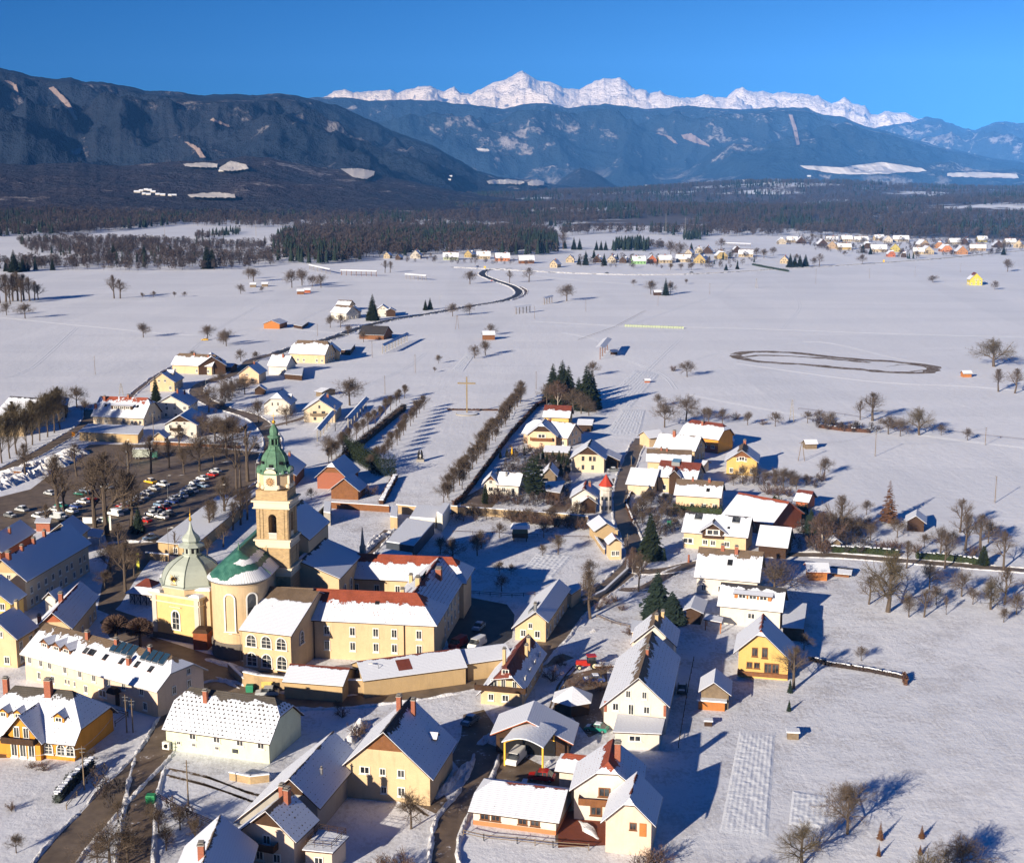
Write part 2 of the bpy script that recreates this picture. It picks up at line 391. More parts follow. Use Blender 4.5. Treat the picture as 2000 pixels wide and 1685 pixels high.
def block(root, k, wall, tile='brown', bare=0.1, dots=0.0, low=0.0, patch=0.10, ragged=0.25, t0=0.0, t1=0.0, ov=0.7, th=0.28, z0=0.0, wins='auto', frame='white',
          gable=None, gfrac=.30, roofname='roof', trim=None, flatroof=False, ww=1.1, wh=1.45, base=None, seed=0, back=True):
    rnd = random.Random(seed*7+int(k.L*10)); c, r, l = k.c, k.r, k.l
    def W(x, y, z): return Vector((c.x+r.x*x+l.x*y, c.y+r.y*x+l.y*y, z))
    L2 = k.L/2; wr, wl, hr = k.wr, k.wl, k.hr
    def zr(y): return hr-(hr-k.her)*y/wr if y >= 0 else hr-(hr-k.hel)*(-y)/wl
    # roof
    m = MB(); S = {}
    def s_of(t): return t*min(wr, wl)*0.85
    s0, s1 = s_of(t0), s_of(t1); slr = math.hypot(wr, hr-k.her); sll = math.hypot(wl, hr-k.hel)
    def P(x, y): return W(x, y, zr(y))
    for sgn, ww_, sl_ in ((1, wr, slr), (-1, wl, sll)):
        pts = [(-L2, ww_*sgn), (L2, ww_*sgn)]
        if t1 > 0: pts.append((L2, ww_*t1*sgn)); 
        pts.append((L2-s1, 0)); pts.append((-L2+s0, 0))
        if t0 > 0: pts.append((-L2, ww_*t0*sgn))
        if t1 >= 0.99: pts = [p for i, p in enumerate(pts) if i != 2]
        if t0 >= 0.99: pts = pts[:-1]
        if sgn < 0: pts = pts[::-1]
        uv = [(x, (ww_-abs(y))/ww_*sl_) for x, y in pts]; nv = [((x+L2)/k.L, (ww_-abs(y))/ww_) for x, y in pts]
        m.face([P(x, y) for x, y in pts], 0, uv, nv)
    for t, s, sg in ((t0, s0, -1), (t1, s1, 1)):
        if t > 0:
            pts = [(L2*sg, -wl*t*sg if sg > 0 else wr*t), (L2*sg, wr*t if sg > 0 else -wl*t), ((L2-s)*sg, 0)]
            hh = math.hypot(s, hr-zr(wr*t))
            m.face([P(x, y) for x, y in pts], 0, [(pts[0][1], 0), (pts[1][1], 0), (0, hh)], [(0, 1-t), (1, 1-t), (0.5, 1)])
    nf = len(m.f); dz = Vector((0, 0, th))
    edge = {}
    for f in m.f[:nf]:
        for a, b in zip(f, f[1:]+f[:1]):
            ka, kb = tuple(round(q, 3) for q in m.v[a]), tuple(round(q, 3) for q in m.v[b])
            edge[(ka, kb)] = edge.get((ka, kb), 0)+1
    for f in list(m.f[:nf]):
        P_ = [Vector(m.v[i])-dz for i in f]; m.face(P_[::-1], 1)
    for (a, b) in list(edge):
        if (b, a) not in edge:
            A_, B_ = Vector(a), Vector(b); hz = dz*0.35
            m.face([A_, A_-hz, B_-hz, B_], 2); m.face([A_-hz, A_-dz, B_-dz, B_-hz], 1)
    tm = wallmat(trim) if trim else M_WOOD
    roof = m.build(roofname, [roofmat(tile, bare, dots, ragged, low, patch), tm, M_SNOW], root)
    # wall
    g = MB(); ovs = min(ov, wr*0.3); a, b = wr-ovs, wl-ovs; E2 = L2-ovs*0.9; gap = th-0.02
    def prof(t):
        top = []
        if t <= 0: ys = [a, 0, -b]
        elif t >= 0.99: ys = [a, -b]
        else: ys = [a, wr*t, -wl*t, -b] if wr*t < a and wl*t < b else [a, -b]
        for y in ys: top.append((y, min(zr(y), zr(wr*t) if t > 0 else 99)-gap))
        return top
    for sg, t in ((-1, t0), (1, t1)):
        top = prof(t); lo_ = [(-b, z0), (a, z0)]
        poly = lo_+top
        pts = [W(E2*sg, y, z) for y, z in poly]
        if sg < 0: pts = pts[::-1]
        zsplit = min(k.her, k.hel)-0.3
        g.face(pts if True else pts, 0, [(y, z) for y, z in (poly if sg > 0 else poly[::-1])])
        if gable and len(top) >= 3:
            zm = max(top[0][1], top[-1][1]); zs = zm+(hr-zm)*gfrac
            yr_, yl_ = min(a, wr*(hr-gap-zs)/(hr-k.her)), min(b, wl*(hr-gap-zs)/(hr-k.hel))
            gp = [W((E2+0.07)*sg, y, z) for y, z in [(-yl_, zs), (yr_, zs)]+[q_ for q_ in top if q_[1] > zs+.05]]
            gp = gp[::-1] if sg < 0 else gp
            gm = MB(); gm.face(gp, 0); gm.build('gable_boarding', [wallmat(gable)], root)
    z_r, z_l = zr(a)-gap, zr(-b)-gap
    g.face([W(-E2, a, z0), W(E2, a, z0), W(E2, a, z_r), W(-E2, a, z_r)][::-1], 0)
    g.face([W(E2, -b, z0), W(-E2, -b, z0), W(-E2, -b, z_l), W(E2, -b, z_l)][::-1], 0)
    if base:
        bh = 0.7
        for (x0, y0, x1, y1) in ((-E2, a, E2, a), (E2, -b, -E2, -b), (E2, a, E2, -b), (-E2, -b, -E2, a)):
            n = Vector((y1-y0, -(x1-x0), 0)); n.normalize(); n = n*0.06*(-1)
            q = [(x0, y0), (x1, y1)]; ox, oy = 0, 0
            if y0 == y1: oy = 0.06*(1 if y0 > 0 else -1)
            else: ox = 0.06*(1 if x0 > 0 else -1)
            g.face([W(x0+ox, y0+oy, z0), W(x1+ox, y1+oy, z0), W(x1+ox, y1+oy, z0+bh), W(x0+ox, y0+oy, z0+bh)], 1)
    g.build('wall', [wallmat(wall), wallmat(base or wall)], root)
    k.W = W; k.zr = zr; k.a = a; k.b = b; k.E2 = E2; k.roof = roof; k.z0 = z0
    # windows on camera-facing sides
    sides = {'right': (l, a, E2, min(k.her, zr(a))), 'left': (-l, b, E2, min(k.hel, zr(-b))), 'e0': (-r, E2, (a+b)/2, 0), 'e1': (r, E2, (a+b)/2, 0)}
    k.sides = sides
    def put(side, u, z, w_=None, h_=None, fr=frame, pane=None):
        n, off, half, _ = sides[side]; cc = W(0, (a-b)/2 if side[0] == 'e' else 0, 0)
        tdir = Vector((-n.y, n.x, 0)); pos = Vector((cc.x, cc.y, 0))
        if side[0] == 'e': base_ = cc + n*E2
        else: base_ = W(0, 0, 0)+n*off
        pp = base_+tdir*(u*half); rz = math.atan2(n.x, -n.y)
        return window(root, (pp.x+n.x*0.02, pp.y+n.y*0.02, z), rz, w_ or ww, h_ or wh, fr, pane)
    k.put = put
    if wins == 'auto':
        for sd, (n, off, half, top) in sides.items():
            cc = W(0, 0, 0)+n*(E2 if sd[0] == 'e' else off)
            if (Vector((0, 0, HC))-cc).dot(n) < 5 or half < 1.5: continue
            tz = (k.her if sd == 'right' else k.hel if sd == 'left' else min(k.her, k.hel))-z0
            rows = [1.6] if tz < 4.7 else ([1.5, 4.2] if tz < 7.2 else [1.6, 4.6, 7.2][:2+(tz > 8.8)])
            nn = max(1, int(half*2/3.1))
            for zi in rows:
                if zi+0.8 > tz+(0.5 if sd[0] == 'e' else 0)-0.2: continue
                for q in range(nn):
                    if rnd.random() < 0.12: continue
                    put(sd, -1+(2*q+1)/nn+rnd.uniform(-.05, .05), z0+zi, fr=frame if root.get('near') else None)
            if sd[0] == 'e' and (t0 if sd == 'e0' else t1) < 0.7 and hr-tz-z0 > 2.2:
                zz = z0+tz+0.7
                for u in ((-0.25, 0.25) if half > 3.4 else (0,)): put(sd, u, zz, 0.85, 1.1, fr=frame if root.get('near') else None)
    return k
def chimney(k, u, v=0.15, w=0.7, h=1.2, mat=None, side=1):
    """u -1..1 along the ridge, v lateral fraction from the ridge"""
    y = (k.wr if side > 0 else -k.wl)*v; x = u*k.L/2; z = k.zr(y); p = k.W(x, y, 0); rz = math.atan2(k.r.y, k.r.x)
    m = MB(); m.box((p.x, p.y, z-0.8), w, w*0.8, h+0.8, 0, rz); m.box((p.x, p.y, z+h), w+0.18, w*0.8+0.18, 0.12, 1, rz); m.box((p.x, p.y, z+h+0.12), w*0.5, w*0.4, 0.22, 2, rz)
    m.box((p.x, p.y, z+h+0.34), w*0.9, w*0.75, 0.08, 1, rz)
    o = m.build('chimney', [mat or M_BRICK, M_STONEG, M_DARK], k.roof, origin=k.roof.parent.location)
    return o
M_STONEG = flat('concrete', (0.30, 0.28, 0.25), 0.2, 0.9, scale=1.0)
M_CHS = flat('plaster_chimney', (0.55, 0.40, 0.22), 0.2, 0.9)
M_PANEL = flat('solar_blue', (0.02, 0.05, 0.09), 0.3, 0.15, 0.6)
def on_roof(k, name, u, v, w, h, mat, side=1, lift=0.12, child=True, rim=None):
    """flat rectangle (skylight, panel) lying on the slope"""
    s = side; Wd = k.wr if s > 0 else k.wl; sl = math.hypot(Wd, k.hr-(k.her if s > 0 else k.hel)); x = u*k.L/2
    m = MB(); up = Vector((0, 0, lift))
    def Q(dx, dv, dz=0):
        y = Wd*(v+dv/sl)*s; q = k.W(x+dx, y, k.zr(y)); return q+up+Vector((0, 0, dz))
    a, b = w/2, h/2; top = [Q(-a, -b), Q(a, -b), Q(a, b), Q(-a, b)]
    if s > 0: top = top[::-1]
    m.face(top[::-1], 0)
    for p, q in zip(top, top[1:]+top[:1]): m.face([p, q, q-up*2, p-up*2], 1)
    return m.build(name, [mat, rim or M_METAL], k.roof, origin=k.roof.parent.location)
def dormer(root, k, u, v, w=2.2, hh=1.7, side=1, wall='white', tile='brown', bare=0.0, kind='gable', glassw=None, overh=0.3, snowm=None, frame='white', dl=None):
    """small gabled or shed dormer; v = lateral fraction of its front face"""
    s = side; Wd = k.wr if s > 0 else k.wl; y0 = Wd*v*s; z0 = k.zr(y0); x = u*k.L/2
    zt = z0+hh; rise = w*0.38 if kind == 'gable' else 0.45
    # where the dormer ridge meets the slope
    slope = (k.hr-(k.her if s > 0 else k.hel))/Wd; yb = y0-s*min((hh+rise)/slope, abs(y0)*0.98)
    ye = y0-s*min(hh/slope, abs(y0)*0.98)
    W = k.W; a = w/2; g = MB()
    fl = [W(x-a, y0, z0-0.5), W(x+a, y0, z0-0.5), W(x+a, y0, zt), W(x, y0, zt+rise) if kind == 'gable' else W(x, y0, zt), W(x-a, y0, zt)]
    g.face(fl if s > 0 else fl[::-1], 0)
    for q in (-a, a): g.face([W(x+q, y0, z0-0.5), W(x+q, y0, zt), W(x+q, ye, zt)], 0)
    if not root.get('dormer_wall_part'): pass
    d = g.build('dormer', [wallmat(wall)], k.roof, origin=k.roof.parent.location)
    m = MB(); yo = y0+s*overh; b = a+overh
    if kind == 'gable':
        for q in (-1, 1):
            p = [W(x+b*q, yo, zt-0.15), W(x, yo, zt+rise+0.1), W(x, yb, zt+rise+0.1), W(x+b*q, ye, zt-0.15)]
            m.face(p, 0, [(0, 0), (0, 1), (2, 1), (2, 0)]); m.face([v_-Vector((0, 0, .14)) for v_ in p][::-1], 1)
            m.face([p[0], p[1], p[1]-Vector((0, 0, .2)), p[0]-Vector((0, 0, .2))], 1)
    else:
        p = [W(x-b, yo, zt), W(x+b, yo, zt), W(x+b, yb, zt+rise), W(x-b, yb, zt+rise)]
        m.face(p, 0, [(0, 0), (2, 0), (2, 1), (0, 1)]); m.face([v_-Vector((0, 0, .18)) for v_ in p][::-1], 1)
        m.face([p[0], p[1], p[1]-Vector((0, 0, .18)), p[0]-Vector((0, 0, .18))], 1)
    m.build('dormer_roof', [roofmat(tile, bare), M_WOOD], k.roof, origin=k.roof.parent.location)
    n = k.l*s; rz = math.atan2(n.x, -n.y); nw = glassw or (1 if w < 2.6 else 2 if w < 4 else 3)
    for q in range(nw):
        px = x+(-1+(2*q+1)/nw)*a*0.85; p = W(px, y0, 0)+n*0.02
        o = window(root, (p.x, p.y, z0+hh*0.5), rz, w/nw*0.6, hh*0.62, frame)
    return d
def balcony(root, k, side, u, z, w, dep=1.1, mat=None, hh=0.95, posts=False):
    n, off, half, _ = k.sides[side]; tdir = Vector((-n.y, n.x, 0))
    c = (k.W(0, (k.a-k.b)/2, 0)+n*k.E2) if side[0] == 'e' else k.W(0, 0, 0)+n*off
    c = c+tdir*(u*half)+n*(dep/2+0.02); rz = math.atan2(n.x, -n.y); m = MB()
    m.box((c.x, c.y, z), w, dep, 0.15, 0, rz)
    f = c+n*(dep/2); m.box((f.x, f.y, z+0.15), w, 0.08, hh, 0, rz)
    for s in (-1, 1):
        e = c+tdir*(s*w/2); m.box((e.x, e.y, z+0.15), 0.08, dep, hh, 0, rz)
        if posts: e2 = f+tdir*(s*(w/2-.1)); m.box((e2.x, e2.y, 0), 0.16, 0.16, z, 0, rz)
    return m.build('balcony', [mat or M_WOOD], root)
def house(name, label, cat, k, wall, group=None, near=True, **kw):
    root = empty(name, (k.c.x, k.c.y, 0), label, cat, group)
    if near: root['near'] = 1
    block(root, k, wall, **kw)
    return root
# ---------------------------------------------------------------- terrain
def sm(a, b, x):
    t = max(0.0, min(1.0, (x-a)/(b-a))); return t*t*(3-2*t)
def gz(x, y):
    r = math.hypot(x, y)
    if r < 2000: return 0.0
    az = math.atan2(x, y)
    h = 85*sm(2500, 4800, r)*(0.55+0.9*noise.noise((x*0.0008, y*0.0008, 3)))
    h *= 0.55+0.45*sm(-0.05, 0.12, az)
    h += 50*sm(2600, 5200, r)*(1-sm(-0.36, -0.2, az))
    return h*(1-sm(6500, 9000, r)*0.7)
def make_ground():
    azs = []; a = -180.0
    while a < 180: azs.append(a); a += 0.6 if -26 < a < 26 else 6.0
    n = len(azs); rs = [0.0]; r = 20.0
    while r < 60000: rs.append(r); r *= 1.06
    V = [(0, 0, 0)]; Fc = []
    for r in rs[1:]:
        for a in azs:
            x, y = r*math.sin(math.radians(a)), r*math.cos(math.radians(a)); V.append((x, y, gz(x, y)))
    for j in range(n): Fc.append((0, 1+(j+1) % n, 1+j))
    for i in range(len(rs)-2):
        for j in range(n):
            k = (j+1) % n; b = 1+i*n; Fc.append((b+j, b+k, b+n+k, b+n+j))
    me = bpy.data.meshes.new('snow_ground'); me.from_pydata(V, [], Fc); me.materials.append(M_SNOWG)
    me.polygons.foreach_set('use_smooth', [True]*len(Fc)); me.update()
    o = bpy.data.objects.new('ground', me); COL.objects.link(o); struct(o)
make_ground()

def smooth_line(pts, step=4.0):
    P = [Vector(p) for p in pts]
    if len(P) < 3:
        Q = [P[0], P[1]]
    else:
        Q = []; E_ = [2*P[0]-P[1]]+P+[2*P[-1]-P[-2]]
        for i in range(1, len(E_)-2):
            a, b, c, d = E_[i-1:i+3]; n = max(2, int((c-b).length/step))
            for q in range(n):
                t = q/n; Q.append(0.5*((2*b)+(c-a)*t+(2*a-5*b+4*c-d)*t*t+(3*b-a-3*c+d)*t**3))
        Q.append(P[-1])
    return Q
def ribbon(name, px, w, z, mat, jitter=0.0, w2=None):
    Q = smooth_line([un(*p) for p in px]); m = MB(); L = []; rnd = random.Random(len(px)*13+int(w*7)); n = len(Q)
    for i, q in enumerate(Q):
        d = (Q[min(i+1, n-1)]-Q[max(i-1, 0)]).normalized(); l = Vector((-d.y, d.x, 0)); ww = w+(w2-w)*i/(n-1) if w2 else w
        L.append((q+l*(ww/2+rnd.uniform(-jitter, jitter)), q-l*(ww/2+rnd.uniform(-jitter, jitter)), l, ww))
    V = []; Fc = []
    for i, (a, b, _, _) in enumerate(L): V += [(a.x, a.y, z), (b.x, b.y, z)]
    for i in range(n-1): Fc.append((2*i, 2*i+1, 2*i+3, 2*i+2))
    me = bpy.data.meshes.new(name); me.from_pydata(V, [], Fc); me.materials.append(mat); me.update()
    o = bpy.data.objects.new(name, me); COL.objects.link(o); struct(o); return Q, L
def bank_mesh(Q, w, h, seed, side=None, name='snow_bank', mat=None, gaps=0.25):
    """lumpy ridge of ploughed snow along a line of points"""
    V = []; Fc = []; n = len(Q); K = 6
    R = smooth_line(Q, 0.9) if len(Q) > 2 else [Q[0].lerp(Q[1], i/ max(2, int((Q[1]-Q[0]).length))) for i in range(max(2, int((Q[1]-Q[0]).length))+1)]
    n = len(R)
    for i, q in enumerate(R):
        d = (R[min(i+1, n-1)]-R[max(i-1, 0)]).normalized(); l = Vector((-d.y, d.x, 0))
        e = min(1, i/3, (n-1-i)/3); s = noise.noise((q.x*0.15+seed, q.y*0.15, 0)); e *= 1 if s > -gaps else 0.25
        wv = w*(0.8+0.5*noise.noise((q.x*.4, q.y*.4, seed)))*(0.4+0.6*e)
        for k in range(K+1):
            t = k/K*2-1; p = q+l*(t*wv/2)+l*0.15*noise.noise((q.x, q.y, k+seed))
            z = h*e*(1-t*t)*(0.75+0.7*noise.noise((p.x*0.9, p.y*0.9, seed)))+0.3*h*e*(1-abs(t))*noise.noise((p.x*2.3, p.y*2.3, seed+5))
            V.append((p.x, p.y, max(0.0, z)-0.02 if 0 < k < K else -0.05))
    for i in range(n-1):
        for k in range(K): a = i*(K+1)+k; Fc.append((a, a+1, a+K+2, a+K+1))
    me = bpy.data.meshes.new(name); me.from_pydata(V, [], Fc); me.materials.append(mat or M_PLOW); me.update()
    o = bpy.data.objects.new(name, me); COL.objects.link(o); tag(o, kind='stuff'); return o
def road(name, px, w, z, mat=None, bank=0.45, w2=None, bw=1.1, sides=(1, 1), jitter=0.25):
    Q, L = ribbon(name, px, w, z, mat or M_ASPH, jitter, w2)
    if bank:
        for s in (0, 1):
            if not sides[s]: continue
            pts = [(a if s == 0 else b)+l*(0.35*bw*(1 if s == 0 else -1)) for a, b, l, _ in L][::2]
            if len(pts) > 2: bank_mesh(pts, bw, bank, s*7+int(w*3))
    return Q
def area(name, px, z, mat, kind='structure', z3=0.0):
    m = MB(); pts = [un(*p) for p in px]
    m.face([(p.x, p.y, z) for p in pts][::-1], 0); o = m.build(name, [mat], origin=(0, 0, 0)); o['kind'] = kind; return o
def pile(px, h, seed=0, name='snow_bank', w=None, mat=None):
    """heap of ploughed snow; px = outline centre line"""
    return bank_mesh([un(*p) for p in px], w or h*2.2, h, seed, name=name, mat=mat, gaps=2)

# paved areas -------------------------------------------------
area('parking_lot', [(-60,1040),(-60,985),(60,955),(175,868),(300,868),(430,876),(515,884),(528,905),(500,940),(455,975),(400,1015),(330,1062),(296,1090),(262,1135),(235,1180),(215,1200),(190,1190),(200,1140),(215,1085),(205,1045),(120,1028),(0,1040)], 0.012, M_ASPH)
area('church_square', [(225,1190),(300,1215),(306,1245),(400,1275),(470,1290),(560,1318),(470,1330),(440,1325),(402,1345),(385,1318),(300,1268),(215,1245),(195,1215)], 0.016, M_ASPH)
area('yard', [(900,1150),(912,1165),(990,1180),(1005,1200),(1000,1245),(975,1262),(905,1280),(880,1275),(868,1230)], 0.012, M_ASPD)
area('yard', [(905,1395),(945,1385),(975,1430),(1010,1470),(1070,1500),(1130,1510),(1150,1540),(1130,1640),(1085,1645),(1080,1560),(920,1530),(880,1480),(900,1440)], 0.014, M_YARD)
area('yard', [(790,1530),(840,1510),(865,1545),(880,1575),(850,1588),(790,1560)], 0.010, M_YARD)
area('yard', [(1090,1590),(1165,1570),(1210,1610),(1185,1650),(1090,1655)], 0.018, flat('red_paving', (0.20, 0.06, 0.035), 0.3, 0.8))
area('yard', [(1100,1320),(1185,1300),(1190,1420),(1150,1440),(1110,1390)], 0.010, M_YARD)
area('yard', [(-40,1480),(170,1478),(172,1462),(60,1445),(-40,1440)], 0.010, M_YARD)
area('yard', [(1085,985),(1110,962),(1118,985),(1105,1000),(1060,1000)], 0.010, M_YARD)
area('yard', [(1195,935),(1225,925),(1232,940),(1200,950)], 0.011, M_YARD)
area('yard', [(900,975),(945,950),(985,965),(960,992),(900,992)], 0.010, M_YARD)
area('yard', [(1640,1186-90),(1700,1100),(1690,1090)], 0.005, M_SNOWG)
# roads -------------------------------------------------------
road('road', [(60,1760),(95,1700),(190,1590),(265,1510),(318,1450),(345,1400),(385,1345),(440,1345),(520,1362),(600,1371),(700,1368),(800,1356),(880,1343),(960,1325)], 5.6, 0.020, w2=5.2)
road('road', [(960,1325),(1030,1295),(1085,1240),(1120,1195),(1165,1160),(1210,1128),(1236,1102),(1240,1075),(1228,1040),(1216,1005),(1214,960),(1224,920),(1240,880),(1252,856)], 5.2, 0.024, w2=4.6)
road('road', [(1225,1110),(1262,1116),(1310,1112),(1355,1102),(1440,1090),(1530,1083),(1620,1084),(1700,1090),(1800,1098),(1900,1106),(2000,1114),(2100,1122)], 4.2, 0.028, bank=0.3)
road('road', [(296,1475),(282,1520),(275,1570),(266,1640),(262,1720)], 4.4, 0.026, mat=M_YARD)
road('path', [(872,1720),(868,1660),(880,1600),(915,1555),(942,1505),(950,1470)], 3.6, 0.026, mat=M_YARD, bank=0.7)
road('road', [(520,905),(533,872),(526,845),(495,815),(430,795),(395,778),(384,764),(398,748),(450,733),(478,716),(495,703),(540,690)], 6.0, 0.022, bank=0.4)
road('road', [(540,690),(600,672),(650,660),(700,642),(760,626),(850,611),(920,598),(985,587),(1014,574),(1002,560),(962,546),(942,536),(955,527),(1000,524)], 6.5, 0.020, mat=M_ASPD, bank=0.6, bw=2.0)
road('road', [(880,522),(960,526),(1040,530),(1150,535),(1280,537),(1400,533),(1550,524),(1700,515),(1850,504),(1960,493),(2060,486)], 7.0, 0.020, mat=M_ASPD, bank=0.5, bw=2.0)
road('path', [(1000,586),(1020,578),(1026,568),(1014,560)], 3.5, 0.018, mat=M_YARD, bank=0.4)
road('road', [(-40,945),(20,912),(80,882),(140,846),(172,822),(176,800)], 5.0, 0.022, bank=0.4)
road('path', [(340,715),(290,745),(225,800)], 2.2, 0.016, mat=M_YARD, bank=0.4)
road('path', [(1345,1105),(1300,1125),(1252,1150),(1205,1150)], 3.2, 0.018, mat=M_YARD, bank=0.35)
road('path', [(400,1032),(450,985),(500,948),(530,925)], 2.6, 0.030, mat=M_YARD, bank=0.4)
road('path', [(700,1100),(732,1065),(762,1035)], 3.2, 0.016, mat=M_YARD, bank=0.8)
road('path', [(1110,1280),(1050,1300)], 3.5, 0.016, mat=M_YARD, bank=0)
road('path', [(520,835),(575,822),(600,812)], 3.0, 0.016, mat=M_YARD, bank=0.3)
# oval riding track
for pts, wd in (([(1436,692),(1470,687),(1560,690),(1650,700),(1740,706),(1810,714),(1826,721),(1800,728),(1740,727),(1640,718),(1560,711),(1490,707),(1450,701),(1436,693)], 2.6),
                ([(1455,697),(1500,694),(1600,699),(1700,708)], 1.6), ([(1730,716),(1770,712),(1805,716),(1812,722),(1780,726)], 0.8)):
    ribbon('track', pts, wd*2.6, 0.014+.004*wd, M_MUD, 1.3)
# faint vehicle tracks pressed in the field snow
M_TRK = snow_plain('track_snow', 0.8)
for pts in ([(0,620),(200,640),(390,655),(520,640),(700,655)], [(1040,628),(1220,637)], [(1335,639),(1500,643),(1750,652),(2050,660)], [(560,640),(620,610),(650,600)],
            [(1240,735),(1300,720),(1400,690)], [(1100,650),(1170,665),(1195,690),(1290,730),(1320,760)], [(1480,680),(1600,668),(1750,700),(1820,712)],
            [(1340,770),(1500,800),(1800,850),(2050,880)], [(1440,710),(1700,745),(1900,755),(2050,770)], [(560,810),(640,800)], [(1225,637),(1330,600),(1400,575),(1440,545)],
            [(1100,880),(1180,900)],
            [(700,760),(790,720),(830,690)], [(600,1000),(640,960)], [(150,640),(60,720),(0,740)], [(500,600),(430,640),(330,720)], [(1230,780),(1260,730),(1330,660)], [(980,530),(1100,545),(1300,560)], [(1500,540),(1560,590),(1530,640)], [(1900,620),(1960,660),(2040,720)]):
    Q = smooth_line([un(*p) for p in pts], 12)
    for s in (-0.9, 0.9):
        R = []
        for i, q in enumerate(Q):
            d = (Q[min(i+1, len(Q)-1)]-Q[max(i-1, 0)]).normalized(); R.append(q+Vector((-d.y, d.x, 0))*s)
        V = []; Fc = []
        for i, q in enumerate(R):
            d = (R[min(i+1, len(R)-1)]-R[max(i-1, 0)]).normalized(); l = Vector((-d.y, d.x, 0))*0.38
            for t, z in ((-1, 0.003), (-0.35, 0.06), (0.35, 0.06), (1, 0.003)): p = q+l*t; V.append((p.x, p.y, z))
        for i in range(len(R)-1):
            for k in range(3): a = i*4+k; Fc.append((a, a+1, a+5, a+4))
        me = bpy.data.meshes.new('vehicle_track'); me.from_pydata(V, [], Fc); me.materials.append(M_TRK); o = bpy.data.objects.new('vehicle_track', me); COL.objects.link(o); struct(o)
for pts in ([(330,1500),(400,1515),(480,1545),(540,1560)], [(325,1512),(395,1530),(470,1556),(520,1575)], [(830,1590),(790,1560)], [(1100,1420),(1060,1440),(1020,1480)], [(1120,1300),(1090,1340),(1060,1420)], [(250,1215),(300,1250)]):
    for o in (0, 7 if pts[0][1] > 1000 else 3): ribbon('tyre_track', [(x+o, y+o*.5) for x, y in pts], .45, .03, M_MUD, .12)
# snow heaps
pile([(-20,945),(60,915),(110,905),(150,880)], 2.6, 1, w=13); pile([(-30,962),(40,935),(90,920)], 2.2, 2, w=9)
pile([(515,1320),(450,1300),(400,1285)], 0.6, 3, w=3)
for pts, h in (([(1000,1465),(955,1445),(935,1455)], 1.4), ([(850,1560),(880,1530),(910,1500),(928,1480)], 1.1), ([(235,1445),(262,1442)], 1.0), ([(1085,1480),(1060,1500)], 0.8),
               ([(715,1405),(690,1440),(665,1465)], 1.4), ([(755,1560),(790,1570)], 1.0), ([(1130,1600),(1170,1640)], 0.9), ([(700,1090),(745,1050),(790,1032)], 1.1),
               ([(430,903),(455,901)], 0.5), ([(345,929),(362,927)], 0.5), ([(240,935),(225,940)], 0.5), ([(335,1110),(320,1130),(345,1150)], 1.2), ([(165,1068),(230,1060),(300,1058)], 0.7),
               ([(240,880),(250,884)], 0.5), ([(1140,1240),(1180,1225)], 0.6), ([(1180,1290),(1140,1310)], 0.8), ([(420,1320),(470,1345)], 0.6), ([(350,960),(380,942),(395,935)], 0.6)):
    pile(pts, h, int(pts[0][0]))

# ---------------------------------------------------------------- mountains
def azel(px, py):
    a = (px-1000)/F; b = -(py-842.5)/F; d = (a, ct+b*st, -st+b*ct); return math.atan2(d[0], d[1]), d[2]/math.hypot(d[0], d[1])
HILLS = []
def mountain(name, sky_px, dc, df, zb, mat, na=420, ns=46, rough=120, fz=900, crest=14, seed=0, prof=1.0, back=1.5):
    S = [azel(*p) for p in sky_px]; ax = [s[0] for s in S]; te = [s[1] for s in S]
    V = []; Fc = []; a0, a1 = ax[0], ax[-1]
    for j in range(ns+6):
        s = j/ns
        for i in range(na+1):
            a = a0+(a1-a0)*i/na; tl = float(np.interp(a, ax, te))
            sx = a*dc; dcr = dc*(1+0.05*noise.noise((sx/4000, seed, 0))); zc = HC+dcr*tl
            zc += crest*noise.fractal((sx/180, seed, 3), 0.6, 2.0, 5)
            d = df+(dcr-df)*s if s <= 1 else dcr*(1+0.06*(s-1)*ns/3)
            x, y = d*math.sin(a), d*math.cos(a)
            if s <= 1:
                e = s**prof; z = zb+(zc-zb)*e
                rg = noise.ridged_multi_fractal((x/fz, y/fz, seed*1.7), 0.9, 2.1, 6, 1.0, 2.0)-1.0
                nz = rough*rg*max(0.0, math.sin(math.pi*s))**0.7*min(1, max(0.15, (zc-zb)/600))
                z += nz; lim = HC+(tl)*d-3 - (1-s)*(zc-zb)*0.10
                z = max(z, zb-30)
                if s < 1: z = min(z, lim)
            else: z = zc-(zc-zb)*(s-1)*ns/6*0.9
            V.append((x, y, z))
    n = na+1
    for j in range(ns+5):
        for i in range(na): Fc.append((j*n+i, j*n+i+1, (j+1)*n+i+1, (j+1)*n+i))
    me = bpy.data.meshes.new(name); me.from_pydata(V, [], Fc); me.materials.append(mat)
    me.polygons.foreach_set('use_smooth', [True]*len(Fc)); me.update(); o = bpy.data.objects.new(name, me); COL.objects.link(o); struct(o); HILLS.append((V, Fc)); return o
